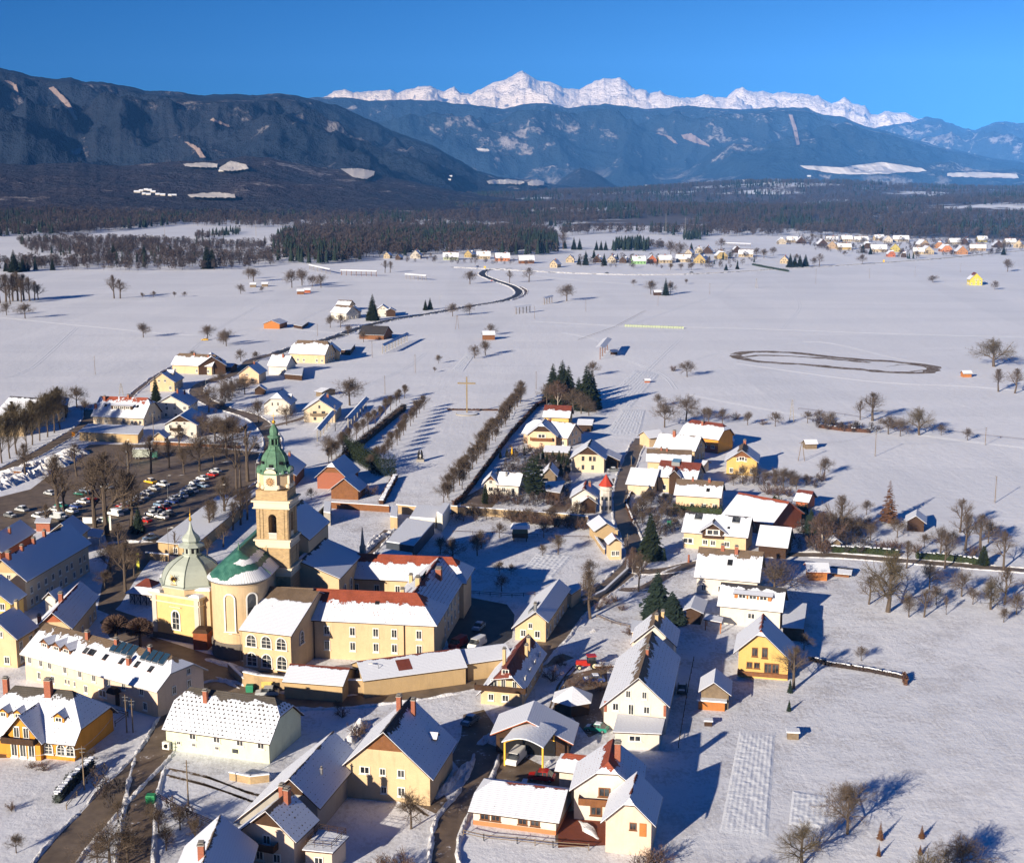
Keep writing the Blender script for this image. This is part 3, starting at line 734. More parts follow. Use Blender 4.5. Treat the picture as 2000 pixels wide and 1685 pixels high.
def forest_mtn(name, fc, snow_hi=0.66, low=None, sc=1.0, band=0.0):  # fc is tinted blue: part of the distance haze lies in the colour
    t = NT(name); p = t.pos(); g = t.n('ShaderNodeSeparateXYZ'); t.l(p, g.inputs[0]); z = g.outputs[2]
    a = t.noise(0.0010*sc, 6, p, 0.62); b = t.noise(0.004*sc, 6, p, 0.7); c_ = t.noise(0.02, 5, p, 0.7)
    col = t.mix(t.ramp(c_, 0.3, 0.7), tuple(q*0.72 for q in fc), tuple(q*1.3 for q in fc))
    col = t.mix(t.ramp(a, 0.45, 0.6), col, (fc[0]*1.3, fc[1]*1.1, fc[2]*1.0))
    v = t.math('ADD', t.math('MULTIPLY', a, 0.5), t.math('ADD', t.math('MULTIPLY', b, 0.4), t.math('MULTIPLY', c_, 0.12)))
    m = t.ramp(v, snow_hi-0.09, snow_hi-0.05)
    if low:   # open valley fields low down
        lm = t.ramp(z, low[1], low[0]); m2 = t.ramp(t.math('ADD', t.noise(0.0016, 4, p), t.math('MULTIPLY', b, 0.3)), 0.66, 0.70)
        m = t.math('MAXIMUM', m, t.math('MULTIPLY', lm, m2))
    col = t.mix(t.math('MULTIPLY', m, t.ramp(t.noise(0.012, 5, t.scaled(p, (1, 1, .25)), .75), .42, .56)), col, (0.34, 0.31, 0.31)); t.bump(t.math('ADD', c_, t.math('MULTIPLY', b, 2.0)), 0.8, 30)
    return t.out(col, 0.95, 0.05)
def alp_mat():
    t = NT('alpine_snow'); p = t.pos(); g = t.n('ShaderNodeNewGeometry'); s = t.n('ShaderNodeSeparateXYZ'); t.l(g.outputs['Normal'], s.inputs[0])
    b = t.noise(0.0035, 7, p, 0.72); q = t.noise(0.0012, 5, t.scaled(p, (1, 1, 3)), 0.7)
    v = t.math('ADD', s.outputs[2], t.math('MULTIPLY', t.math('SUBTRACT', b, 0.5), 1.6))
    col = t.mix(t.ramp(v, 0.30, 0.42), (0.20, 0.165, 0.15), (0.92, 0.77, 0.60)); t.bump(t.math('ADD', b, q), 1.0, 150)
    return t.out(col, 0.9, 0.1)
mountain('alps', [(560,205),(600,200),(620,193),(640,187),(652,179),(675,174),(690,182),(720,178),(745,177),(762,175),(775,183),(790,176),(820,169),(840,168),(855,175),(868,179),(887,169),(900,182),(920,184),(935,175),(950,170),(965,160),(985,157),(1000,149),(1020,138),(1030,143),(1038,150),(1050,158),(1075,160),(1090,166),(1100,173),(1130,175),(1150,165),(1165,158),(1180,153),(1195,155),(1210,151),(1225,160),(1240,175),(1262,176),(1268,182),(1290,178),(1300,185),(1335,192),(1360,191),(1372,185),(1384,184),(1395,191),(1420,190),(1430,180),(1450,170),(1462,178),(1480,180),(1490,177),(1510,184),(1520,180),(1545,183),(1560,182),(1580,186),(1600,188),(1625,203),(1640,196),(1650,190),(1665,202),(1690,208),(1700,222),(1715,224),(1730,217),(1750,220),(1770,221),(1790,232),(1810,232),(1860,245),(1900,257),(1960,262),(2050,270)],
         26000, 21000, 500, alp_mat(), na=900, ns=60, rough=420, fz=1500, crest=26, seed=2, prof=0.95)
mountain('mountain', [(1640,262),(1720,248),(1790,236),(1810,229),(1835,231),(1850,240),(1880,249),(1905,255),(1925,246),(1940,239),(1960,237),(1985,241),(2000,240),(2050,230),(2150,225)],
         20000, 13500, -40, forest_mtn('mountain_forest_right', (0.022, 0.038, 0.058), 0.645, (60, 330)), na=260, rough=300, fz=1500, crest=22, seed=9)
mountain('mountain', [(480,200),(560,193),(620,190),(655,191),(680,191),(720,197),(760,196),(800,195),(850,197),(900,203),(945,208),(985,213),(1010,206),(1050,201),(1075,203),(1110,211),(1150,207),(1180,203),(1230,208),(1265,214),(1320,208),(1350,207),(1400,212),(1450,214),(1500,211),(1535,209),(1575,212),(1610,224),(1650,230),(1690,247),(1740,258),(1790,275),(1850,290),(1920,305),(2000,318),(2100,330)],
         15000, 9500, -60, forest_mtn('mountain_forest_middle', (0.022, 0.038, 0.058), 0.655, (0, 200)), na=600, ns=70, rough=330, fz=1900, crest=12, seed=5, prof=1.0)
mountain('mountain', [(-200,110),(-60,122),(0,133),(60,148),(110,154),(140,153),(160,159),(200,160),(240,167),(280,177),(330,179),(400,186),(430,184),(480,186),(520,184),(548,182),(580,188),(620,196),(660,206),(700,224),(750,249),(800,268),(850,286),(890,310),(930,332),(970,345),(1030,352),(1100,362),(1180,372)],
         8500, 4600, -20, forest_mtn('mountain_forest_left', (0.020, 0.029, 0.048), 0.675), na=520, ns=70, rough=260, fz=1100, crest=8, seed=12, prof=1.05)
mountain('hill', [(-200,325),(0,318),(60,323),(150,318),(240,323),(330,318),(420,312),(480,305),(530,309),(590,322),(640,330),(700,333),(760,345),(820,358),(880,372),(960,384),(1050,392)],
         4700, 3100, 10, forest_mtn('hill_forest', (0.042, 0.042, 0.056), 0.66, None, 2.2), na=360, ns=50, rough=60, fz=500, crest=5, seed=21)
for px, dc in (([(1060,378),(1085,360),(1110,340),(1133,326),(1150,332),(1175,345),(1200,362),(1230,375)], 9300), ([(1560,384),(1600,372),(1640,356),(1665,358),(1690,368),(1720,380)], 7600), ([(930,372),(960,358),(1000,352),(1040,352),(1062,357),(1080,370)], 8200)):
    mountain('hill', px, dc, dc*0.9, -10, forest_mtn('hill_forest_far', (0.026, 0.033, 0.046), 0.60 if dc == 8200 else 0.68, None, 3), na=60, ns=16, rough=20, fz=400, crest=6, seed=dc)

# snowy clearings and tiny hamlets lying on the slopes (found by casting onto the terrain)
from mathutils.bvhtree import BVHTree
_T = [BVHTree.FromPolygons(V, Fc_) for V, Fc_ in HILLS]
def cast(px, py):
    a = (px-1000)/F; b = -(py-842.5)/F; d = Vector((a, ct+b*st, -st+b*ct)).normalized(); best = None
    for t_ in _T:
        h_ = t_.ray_cast(Vector((0, 0, HC)), d)
        if h_[0] is not None and (best is None or h_[3] < best[1]): best = (h_[0], h_[3])
    return best[0] if best else None
M_MEAD = flat('meadow_snow', (.62, .58, .55), .15, .9, scale=.01)
M_SCREE = flat('scree', (.30, .23, .21), .4, .9, scale=.02)
def meadow(px, seed=0, mt=None):
    """px: top edge points then bottom edge points, same count, left to right"""
    n = len(px)//2; top, bot = px[:n], px[n:]; V = []; Fc_ = []; N = 28; M_ = 7; ok = True
    for i in range(N+1):
        f = i/N*(n-1); k = min(int(f), n-2); f -= k; a = (top[k][0]+(top[k+1][0]-top[k][0])*f, top[k][1]+(top[k+1][1]-top[k][1])*f); b = (bot[k][0]+(bot[k+1][0]-bot[k][0])*f, bot[k][1]+(bot[k+1][1]-bot[k][1])*f)
        j0 = 1.6*noise.noise((i*.55, seed, 0)); j1 = 2.4*noise.noise((i*.6, seed, 7))
        for j in range(M_+1):
            g = j/M_; p = cast(a[0]+(b[0]-a[0])*g, a[1]+j0+(b[1]+j1-a[1]-j0)*g)
            if p is None: return
            u = (Vector((0, 0, HC))-p).normalized(); V.append(p+u*25+Vector((0, 0, 6)))
    for i in range(N):
        for j in range(M_): q = i*(M_+1)+j; Fc_.append((q, q+1, q+M_+2, q+M_+1))
    me = bpy.data.meshes.new('meadow'); me.from_pydata(V, [], Fc_); me.materials.append(mt or M_MEAD); me.update(); o = bpy.data.objects.new('meadow', me); COL.objects.link(o); struct(o)
for i, px in enumerate(([(358,324),(400,321),(425,324),(362,329),(400,331),(424,331)], [(428,332),(450,318),(480,325),(430,337),(455,338),(486,334)], [(665,334),(700,332),(732,338),(690,350),(715,354),(730,346)],
    [(366,385),(420,380),(458,384),(372,390),(420,391),(460,391)], [(950,356),(990,352),(1024,356),(955,361),(990,362),(1024,362)], [(1030,358),(1048,353),(1063,356),(1032,364),(1050,366),(1062,363)],
    [(1562,325),(1640,329),(1720,318),(1800,330),(1570,331),(1650,343),(1740,341),(1810,336)], [(1850,340),(1900,338),(1985,341),(1850,346),(1920,349),(1990,350)], [(1450,352),(1500,355),(1560,360),(1452,357),(1500,361),(1560,364)],
    [(930,291),(942,292),(955,293),(934,297),(945,298),(956,297)], [(1330,265),(1350,262),(1385,285),(1335,272),(1355,280),(1386,288)], [(1540,225),(1548,250),(1556,285),(1548,226),(1556,252),(1562,284)], [(95,175),(125,205),(145,238),(105,172),(135,202),(152,238)],
    [(8,160),(25,170),(34,192),(16,160),(32,168),(38,190)], [(360,280),(380,295),(392,312),(368,280),(390,293),(402,312)], [(410,238),(430,245),(446,252),(416,235),(438,243),(450,250)], [(1280,262),(1300,268),(1318,282),(1286,261),(1308,267),(1324,282)])): meadow(px, i*3.1, M_SCREE if i > 9 else M_MEAD)
# ---------------------------------------------------------------- basilica, tower, chapel, monastery
U = (un(850,1222,8)-un(602,1210,8)).normalized(); Vd = Vector((-U.y, U.x, 0)); RZ = math.atan2(U.y, U.x)
M_CREAM = wallmat('cream'); M_TRIM = flat('trim_plaster', (0.68, 0.58, 0.42), 0.08, 0.9); M_TRIMG = flat('trim_grey', (0.50, 0.47, 0.42), 0.12, 0.9)
M_COPPER = flat('green_copper', (0.10, 0.215, 0.145), 0.45, 0.7, 0.2, scale=0.9, stain=(0.045, 0.085, 0.05))
M_COPPERD = flat('copper_roof', (0.025, 0.16, 0.12), 0.4, 0.5, 0.3, scale=0.5)
M_LEAD = flat('grey_green_lead', (0.38, 0.42, 0.37), 0.15, 0.5, 0.4, scale=0.5)
M_GOLD = flat('gilded', (0.75, 0.42, 0.05), 0.1, 0.35, 0.6, 0.8)
M_PLINTH = flat('stone_plinth', (0.16, 0.14, 0.12), 0.3, 0.9, scale=1.2)
def boxm(m, c, sx, sy, sz, mi=0, off=(0, 0)):   # box aligned with the basilica
    q = Vector(c)+U*off[0]+Vd*off[1]; m.box((q.x, q.y, c[2]), sx, sy, sz, mi, RZ)
church = empty('basilica', tuple(un(455,1275).xy)+(0,), 'tall yellow and green basilica with stone clock tower and round copper roofed apse', 'church')
# tower
bc = Vector((-46.0, 266.0, 0)); SX, SY = 7.2, 6.4; tcn = bc-U*(SX/2)+Vd*(SY/2)
zt = lambda py: zat(bc.x, bc.y, py)
zl2, zl1, zl3 = zt(1115), zt(1060), zt(984); zc = zt(960)
m = MB()
def tb(mb, z0, z1, ex=0.0, mi=0): boxm(mb, (tcn.x, tcn.y, z0), SX+ex, SY+ex, z1-z0, mi)
tb(m, 0, zl2-0.6); tb(m, zl2+0.6, zl1-0.7, -0.35); tb(m, zl3+0.5, zc-0.0, -0.5)
# belfry stage with open arches: corner piers and lintels
zb0, zb1 = zl1+0.5, zl3-0.9; aw = 1.75; ax = SX-0.6; ay = SY-0.6
for sx in (-1, 1):
    for sy in (-1, 1):
        boxm(m, (tcn.x, tcn.y, zb0), (ax-aw)/2, (ay-aw)/2, zb1-zb0, 0, (sx*(ax+aw)/4, sy*(ay+aw)/4))
        for q in (0.34, 0.95):
            boxm(m, (tcn.x, tcn.y, zb0), 0.75, 0.16, zb1-zb0, 0, (sx*(ax/2-q*0.9-0.1), sy*(ay/2+0.06)))
            boxm(m, (tcn.x, tcn.y, zb0), 0.16, 0.75, zb1-zb0, 0, (sx*(ax/2+0.06), sy*(ay/2-q*0.9-0.1)))
za = zb0+(zb1-zb0)*0.78
for sy in (-1, 1):
    boxm(m, (tcn.x, tcn.y, za), aw, 0.9, zb1-za, 0, (0, sy*(ay/2-0.45))); boxm(m, (tcn.x, tcn.y, zb0), aw, 0.3, 1.3, 1, (0, sy*(ay/2-0.2)))
for sx in (-1, 1):
    boxm(m, (tcn.x, tcn.y, za), 0.9, aw, zb1-za, 0, (sx*(ax/2-0.45), 0)); boxm(m, (tcn.x, tcn.y, zb0), 0.3, aw, 1.3, 1, (sx*(ax/2-0.2), 0))
def spandrel(mb, n, half, off, z, mi):   # corner fillings turning the opening into an arch
    t = Vector((-n.y, n.x, 0)); c = Vector((tcn.x, tcn.y, 0))+n*(off+0.01)
    for s in (-1, 1):
        arc = [(s*half*math.cos(a), half*math.sin(a)) for a in [math.pi/2*k/6 for k in range(7)]]
        pts = [(s*half, half+0.02)]+arc
        P = [c+t*x+Vector((0, 0, z-half+zz)) for x, zz in pts]
        for k in range(1, 7): mb.face([P[0], P[k], P[k+1]] if s > 0 else [P[0], P[k+1], P[k]], mi)
for n, o in ((-Vd, ay/2), (Vd, ay/2), (U, ax/2), (-U, ax/2)): spandrel(m, n, aw/2, o, za, 0)
tower = m.build('tower', [M_STONE, M_TRIM], church)
for z, e in ((zl2, 0.7), (zl1, 0.6), (zl3, 0.9)):
    m = MB(); tb(m, z-0.9, z+0.25, e*0.35); tb(m, z+0.25, z+0.6, e+0.25)
    tb(m, z-1.15, z-0.9, e*0.8); m.build('cornice', [M_TRIM], tower, origin=church.location)
# lesenes on the plain stages
for sx in (-1, 1):
    for (pz, pw, pd, ph, po) in ((8, 1.1, .14, zl2-9.2, (sx*(SX/2-0.6), -SY/2-0.03)), (zl2+.6, 1.2, .14, zl1-zl2-1.8, (sx*(SX/2-0.75), -SY/2+0.12)), (zl2+.6, .14, 1.1, zl1-zl2-1.8, (SX/2-0.12, sx*(SY/2-0.7)))):
        m = MB(); boxm(m, (tcn.x, tcn.y, pz), pw, pd, ph, 0, po); m.build('lesene', [M_STONE], tower, origin=church.location)
for sx in (-1, 1):
    m = MB()
    for k in range(8): boxm(m, (tcn.x, tcn.y, zb0+0.1), 0.09, 0.09, 1.25, 0, (-0.75+k*0.215, sx*(ay/2+0.02)))
    boxm(m, (tcn.x, tcn.y, zb0+1.3), 1.8, 0.2, 0.12, 0, (0, sx*(ay/2+0.02))); m.build('railing', [M_WHITE], tower, origin=church.location)
m = MB(); m.lathe((tcn.x, tcn.y, zb0+2.6), [(0.9, 0), (0.75, 0.4), (0.45, 0.9), (0.35, 1.25), (0.0, 1.35)], 14); m.tube((tcn.x-2.5, tcn.y, zb0+4.1), (tcn.x+2.5, tcn.y, zb0+4.1), .12, .12)
m.build('bell', [flat('bronze', (0.12, 0.08, 0.04), 0.2, 0.5, 0.4, 0.7)], tower, origin=church.location)
# octagonal clock storey
ztop = zt(928); R8 = 3.35; c0 = (tcn.x, tcn.y, 0)
m = MB(); m.lathe((c0[0], c0[1], 0), [(R8, zc+0.2), (R8, ztop)], 8, 0, RZ+math.pi/8, RZ+math.pi/8+2*math.pi)
for n, o in ((-Vd, 0), (U, 1), (-U, 2), (Vd, 3)):
    q = Vector(c0)+n*(R8*0.92); ry = math.atan2(n.x, -n.y)
    m.box((q.x+n.x*0.12, q.y+n.y*0.12, zc+0.2), 2.75, 0.45, ztop-zc, 1, ry)
    t_ = Vector((-n.y, n.x, 0))
    for s in (-1, 1):
        e = q+t_*s*1.6+n*0.1; m.lathe((e.x, e.y, zc+0.75), [(0.0, -.45), (0.42, -.3), (0.5, 0), (0.35, .35), (0.15, .5), (0, .5)], 10, 1)
    # round pediment over the dial
    P0 = q+n*0.36; arc = [(1.35*math.cos(a), 1.0*math.sin(a)) for a in [math.pi*k/12 for k in range(13)]]
    zz = ztop+0.15; F_ = [P0+t_*x+Vector((0, 0, zz+z)) for x, z in arc]; m.face(F_ if True else F_, 1)
    for a, b in zip(F_, F_[1:]): m.face([a, b, b-n*1.6, a-n*1.6], 2); m.face([a+n*.15+Vector((0,0,.12)), b+n*.15+Vector((0,0,.12)), b-n*1.2+Vector((0,0,.12)), a-n*1.2+Vector((0,0,.12))], 2)
m.build('clock_storey', [M_CREAM, M_TRIM, M_COPPER], tower, origin=church.location)
dial = MB(); dial.tube((0, 0, 0), (0, -0.08, 0), 1.02, 1.02, 28, 0, True); dial.tube((0, -0.08, 0), (0, -0.12, 0), 0.78, 0.78, 28, 1, True)
for k in range(12):
    a = math.pi*k/6; x, z = 0.86*math.sin(a), 0.86*math.cos(a)
    d = Vector((math.sin(a), 0, math.cos(a))); e = Vector((math.cos(a), 0, -math.sin(a))); c_ = Vector((0, -0.135, 0))
    dial.face([c_+d*0.58-e*.055, c_+d*0.58+e*.055, c_+d*0.93+e*.075, c_+d*0.93-e*.075], 2)
for L_, a, w_ in ((0.5, 2.2, .07), (0.75, 0.55, .05)):
    d = Vector((math.sin(a), 0, math.cos(a))); e = Vector((math.cos(a), 0, -math.sin(a))); c_ = Vector((0, -0.15, 0)); dial.face([c_-e*w_, c_+e*w_, c_+d*L_+e*w_*.4, c_+d*L_-e*w_*.4], 2)
M_CLK = flat('clock_gold', (0.42, 0.25, 0.12), 0.3, 0.7)
dm = dial.build('clock_face', [M_TRIM, M_CLK, M_DARK], church, origin=(0, 0, 0)).data
bpy.data.objects.remove([o for o in church.children if o.data == dm][0])
for n in (-Vd, U, -U):
    o = bpy.data.objects.new('clock_face', dm); COL.objects.link(o); q = Vector(c0)+n*(R8*0.92+0.36); place(o, church, (q.x, q.y, (zc+ztop)/2+0.25), math.atan2(n.x, -n.y)); o.parent = tower
# onion roof and lantern
zo = lambda py: zt(py)
z0_, z1_ = ztop+0.1, zt(886); z2_ = zt(858); z3_ = zt(843)
prof = [(R8+0.55, z0_-0.15), (R8+0.5, z0_), (R8-0.1, z0_+0.6), (2.95, z0_+1.1)]
H_ = z1_-z0_
prof += [(2.75, z0_+H_*0.36), (2.7, z0_+H_*0.5), (2.6, z0_+H_*0.65), (2.35, z0_+H_*0.78), (1.95, z0_+H_*0.9), (1.75, z0_+H_*0.96), (1.7, z1_), (1.3, z1_+0.3), (1.15, z1_+0.9), (1.05, z1_+1.0)]
m = MB(); m.lathe((c0[0], c0[1], 0), prof, 8, 0, RZ+math.pi/8, RZ+math.pi/8+2*math.pi)
for k in range(8):     # ribs
    a = RZ+math.pi/8+math.pi/4*k
    for (r0, za_), (r1, zb_) in zip(prof[2:], prof[3:]): m.tube((c0[0]+r0*math.cos(a), c0[1]+r0*math.sin(a), za_), (c0[0]+r1*math.cos(a), c0[1]+r1*math.sin(a), zb_), .09, .09, 4)
for k, hh in ((0, .42), (1, .3), (2, .42), (3, .34)):
    a = RZ-math.pi/2+math.pi/4*(k-1); q = (c0[0]+2.75*math.cos(a), c0[1]+2.75*math.sin(a), z0_+H_*hh); m.box(q, 0.8, 0.25, 0.55, 1, a+math.pi/2)
for s in range(4):
    a = RZ+math.pi/2*s; q = (c0[0]+(R8+.1)*math.cos(a+math.pi/4), c0[1]+(R8+.1)*math.sin(a+math.pi/4), z0_)
    m.lathe(q, [(0.5, 0), (0.35, .4), (0.12, .7), (0, .9)], 8, 0)
lz = z1_+1.0; zl = z2_-0.2
for k in range(8):
    a = RZ+math.pi/8+math.pi/4*k; m.box((c0[0]+0.95*math.cos(a), c0[1]+0.95*math.sin(a), lz), 0.26, 0.26, zl-lz, 0, a)
m.lathe((c0[0], c0[1], 0), [(1.2, lz), (1.2, lz+.25), (.9, lz+.25)], 8); m.lathe((c0[0], c0[1], 0), [(0.55, lz), (0.55, zl)], 8, 1)
m.lathe((c0[0], c0[1], 0), [(1.0, zl-.35), (1.45, zl), (1.35, zl+.2), (0.85, zl+.45), (0.95, zl+1.1), (0.8, zl+1.8), (0.4, zl+2.4), (0.14, zl+2.8), (0.08, z3_+.9)], 8)
m.build('onion_roof', [M_COPPER, M_DARK], tower, origin=church.location)
m = MB(); m.lathe((c0[0], c0[1], z3_+.9), [(0, 0), (.3, .12), (.42, .42), (.3, .75), (0, .85)], 14); m.tube((c0[0], c0[1], z3_+1.7), (c0[0], c0[1], z3_+3.3), .05, .04); m.box((c0[0], c0[1], z3_+2.6), .9, .08, .1, 0, RZ)
m.build('gilded_ball', [M_GOLD], tower, origin=church.location, smooth=False)
for q, dx, dy, dz, zz, rr in ((Vector(c0), 3.1, 1.1, .22, ztop+.1, RZ), (Vector(c0)-Vd*2.6, 1.7, 1.0, .2, ztop+1.12, RZ), (Vector(c0)-Vd*2.2+U*2.4, 1.8, .6, .2, ztop+.12, RZ+.8)):
    m = MB(); m.box((q.x, q.y, zz), dx, dy, dz, 0, rr); m.build('snow', [M_SNOW], tower, origin=church.location)
# apse and nave
ra = 5.75; ac = un(455,1288)+Vd*ra; ac = Vector((ac.x, ac.y, 0)); ze = 16.4; zr_ = 21.3
nr = (un(502,1028,zr_)-un(447.6,1078,zr_)); nr = nr.normalized(); nl = Vector((nr.y, -nr.x, 0)); na_ = math.atan2(nr.y, nr.x)
m = MB(); m.lathe((ac.x, ac.y, 0), [(ra, 3.2), (ra, ze-1.2), (ra+.18, ze-1.15), (ra+.18, ze-.95), (ra, ze-.9), (ra, ze-.3)], 36, 0, na_+math.pi/2, na_+3*math.pi/2)
for s in (-1, 1): a_ = ac+nl*ra*s; b_ = a_+nr*26; m.face([(a_.x, a_.y, 0), (b_.x, b_.y, 0), (b_.x, b_.y, ze-.2), (a_.x, a_.y, ze-.2)], 0)
b0 = ac+nr*26; g_ = [b0+nl*ra, b0-nl*ra]; m.face([(g_[0].x, g_[0].y, 0), (g_[1].x, g_[1].y, 0), (g_[1].x, g_[1].y, ze-.2), (b0.x, b0.y, zr_-.3), (g_[0].x, g_[0].y, ze-.2)], 0)
m.build('apse_wall', [M_CREAM], church, smooth=False)
for p in church.children[-1].data.polygons: p.use_smooth = len(p.vertices) == 4 and p.area < 8
m = MB(); m.lathe((ac.x, ac.y, 0), [(ra+.35, 0), (ra+.35, 3.0), (ra, 3.3)], 36, 0, na_+math.pi/2, na_+3*math.pi/2); m.build('plinth', [M_PLINTH], church)
def copper_snow():
    t = NT('copper_roof_snow'); u, v = t.uv('uv'); nu, nv = t.uv('nv'); p = t.pos(); n = t.noise(0.7, 4, p, 0.6)
    b = t.math('ADD', nv, t.math('MULTIPLY', t.math('SUBTRACT', n, 0.5), 0.22)); side = t.ramp(nu, 0.46, 0.62)
    m1 = t.math('LESS_THAN', b, t.math('ADD', 0.10, t.math('MULTIPLY', side, 0.20)))
    m2 = t.math('MULTIPLY', t.math('LESS_THAN', t.math('ABSOLUTE', t.math('SUBTRACT', b, 0.55)), t.math('MULTIPLY', side, 0.10)), 1.0)
    m = t.math('MAXIMUM', m1, m2); st_ = t.math('GREATER_THAN', t.math('FRACT', t.math('MULTIPLY', u, 1.0)), 0.12)
    m = t.math('MULTIPLY', m, st_); col = t.mix(t.ramp(n, .35, .65), (0.022, 0.095, 0.075), (0.06, 0.185, 0.14))
    col = t.mix(st_, (0.012, 0.07, 0.06), col); col = t.mix(m, col, (0.8, 0.81, 0.84)); t.bump(m, .6, .1); return t.out(col, 0.5, 0.3)
M_CUS = copper_snow()
m = MB(); K = 36; re = ra+0.75; A = [na_+math.pi/2+math.pi*k/K for k in range(K+1)]; ap = Vector((ac.x, ac.y, zr_))
for k in range(K):
    e = [Vector((ac.x+re*math.cos(a), ac.y+re*math.sin(a), ze-.35)) for a in (A[k], A[k+1])]; h_ = [x.lerp(ap, .5)+Vector((0, 0, .5)) for x in e]
    u0, u1 = k*1.0, k+1.0; f0, f1 = k/K, (k+1)/K
    m.face([e[0], e[1], h_[1], h_[0]], 0, [(u0, 0), (u1, 0), (u1, 1), (u0, 1)], [(f0, 0), (f1, 0), (f1, .5), (f0, .5)])
    m.face([h_[0], h_[1], ap], 0, [(u0, 1), (u1, 1), (u1-.5, 2)], [(f0, .5), (f1, .5), ((f0+f1)/2, 1)]); m.face([e[0], e[1], e[1]-Vector((0, 0, .25)), e[0]-Vector((0, 0, .25))], 1)
L_ = 27
for s, (f0, f1) in ((1, (.62, .9)), (-1, (.1, .3))):
    e0 = Vector((ac.x, ac.y, 0))+nl*re*s; e0.z = ze-.35; e1 = e0+nr*L_; a1 = ap+nr*L_; hm = lambda e, a: e.lerp(a, .5)+Vector((0, 0, .5))
    for (p, q, r_, t_, v0, v1) in ((e0, e1, hm(e1, a1), hm(e0, ap), 0, .5), (hm(e0, ap), hm(e1, a1), a1, ap, .5, 1)):
        m.face([p, q, r_, t_] if s > 0 else [q, p, t_, r_], 0, [(0, v0), (40, v0), (40, v1), (0, v1)], [(f0, v0), (f1, v0), (f1, v1), (f0, v1)])
m.tube(ap, ap+nr*L_, .16, .16, 5, 2); m.tube(ap, Vector((ac.x, ac.y, 0))+nl*re+nr*0.2+Vector((0,0,ze)), .1, .1, 4, 2)
m.build('copper_roof', [M_CUS, M_METAL, M_COPPER], church); m = MB(); m.lathe((ac.x, ac.y, zr_), [(.3, 0), (.15, .4), (.05, 1.6)], 6); m.build('finial', [M_COPPER], church)
for ang, h0, hh in ((-2, 6.0, 7.6), (42, 6.0, 7.6)):
    a = math.radians(-90+ang)+RZ; q = (ac.x+(ra+.02)*math.cos(a), ac.y+(ra+.02)*math.sin(a), h0)
    o = arch_window(church, q, a+math.pi/2, 1.9, hh, 0.28, bars=(ang > 10))
    if ang < 10: o.data = _arch_mesh('niche', 1.9, hh, 10, 0.05, M_CREAM).build('niche', [M_CREAM], church).data; bpy.data.objects.remove(church.children[-1] if church.children[-1].name.startswith('niche') else [c for c in church.children if c.name.startswith('niche')][0])
    if ang < 10: o.name = 'blind_niche'
# aisle / transept to the right, behind the tower, and back facade
def cbox(name, px0, w, d, z0, z1, mat, roofz=None, par=None):
    pass
k = frame_g((612,1065),(606,1020), 12.5, ER=(640,1092), pitch=20, L=16)
ais = Blk(); ais.r = Vd; ais.l = U; ais.L = 19; ais.wl = 1.0; ais.wr = 8.8; ais.hr = 15.5; ais.her = 12.0; ais.hel = 15.4
cc = bc+Vd*(SY+9.5); ais.c = Vector((cc.x, cc.y, 0))
block(church, ais, 'cream', tile='dark', bare=0.06, wins=None, ov=.4, roofname='aisle_roof')
ob = church.children
nav = Blk(); nav.r = Vd; nav.l = U; nav.L = 16; nav.wl = 6.5; nav.wr = 6.5; nav.hr = 23.5; nav.her = nav.hel = 18.5; cc = bc-U*6+Vd*(SY+14); nav.c = Vector((cc.x, cc.y, 0))
block(church, nav, 'cream', tile='brown', bare=0.1, wins=None, ov=.4, roofname='nave_roof')
for uu, zz in ((-.6, 5), (0, 5), (.6, 5)):
    n = U; q = Vector((ais.c.x, ais.c.y, 0))+U*(ais.wr-.4)+Vd*(uu*8); arch_window(church, (q.x+.03, q.y, zz), math.atan2(n.x, -n.y), 1.5, 4.2, .2)
m = MB(); q = bc+Vd*(SY+20)+U*8.5; m.box((q.x, q.y, 0), 1.2, 1.2, 13.6, 0, RZ); m.lathe((q.x, q.y, 13.6), [(.7, 0), (.55, .4), (.1, 4.2), (0, 4.4)], 4, 0, RZ+math.pi/4, RZ+math.pi/4+2*math.pi); m.build('pinnacle', [M_STONEG], church)
# domed chapel
ch = empty('domed_chapel', tuple(un(350,1262).xy)+(0,), 'yellow square chapel with a grey ribbed bell dome and gilded spire', 'chapel')
f0, f1 = un(301,1243), un(392,1259); cu = (f1-f0).normalized(); cv = Vector((-cu.y, cu.x, 0)); cw = (f1-f0).length; cc = (f0+f1)/2+cv*(cw/2); crz = math.atan2(cu.y, cu.x)
zch = hgt(345,1250,1164); z8 = zat(cc.x, cc.y-2, 1150)
def cb(mb, off, sx, sy, z0, z1, mi=0): q = cc+cu*off[0]+cv*off[1]; mb.box((q.x, q.y, z0), sx, sy, z1-z0, mi, crz)
m = MB(); cb(m, (0, 0), cw, cw, 1.2, zch, 0); m.build('wall', [flat('plaster_chapel', (0.68, 0.46, 0.20), .12, .9)], ch)
m = MB(); cb(m, (0, 0), cw+.3, cw+.3, 0, 1.3, 0); m.build('plinth', [M_PLINTH], ch)
for s in (-1, 1):
    m = MB(); cb(m, (s*(cw/2-.6), -cw/2-.02), 1.1, .3, 1.3, zch, 0); m.build('pilaster', [M_TRIMG], ch); m = MB(); cb(m, (cw/2+.02, s*(cw/2-.6)), .3, 1.1, 1.3, zch, 0); m.build('pilaster', [M_TRIMG], ch)
m = MB(); cb(m, (0, 0), cw+.5, cw+.5, zch-1.5, zch-1.2); m.build('cornice', [M_TRIM], ch); m = MB(); cb(m, (0, 0), cw+.7, cw+.7, zch-.1, zch+.2); cb(m, (0, 0), cw+1.1, cw+1.1, zch+.2, zch+.5); m.build('cornice', [M_TRIM], ch)
m = MB(); ri = cw*0.47
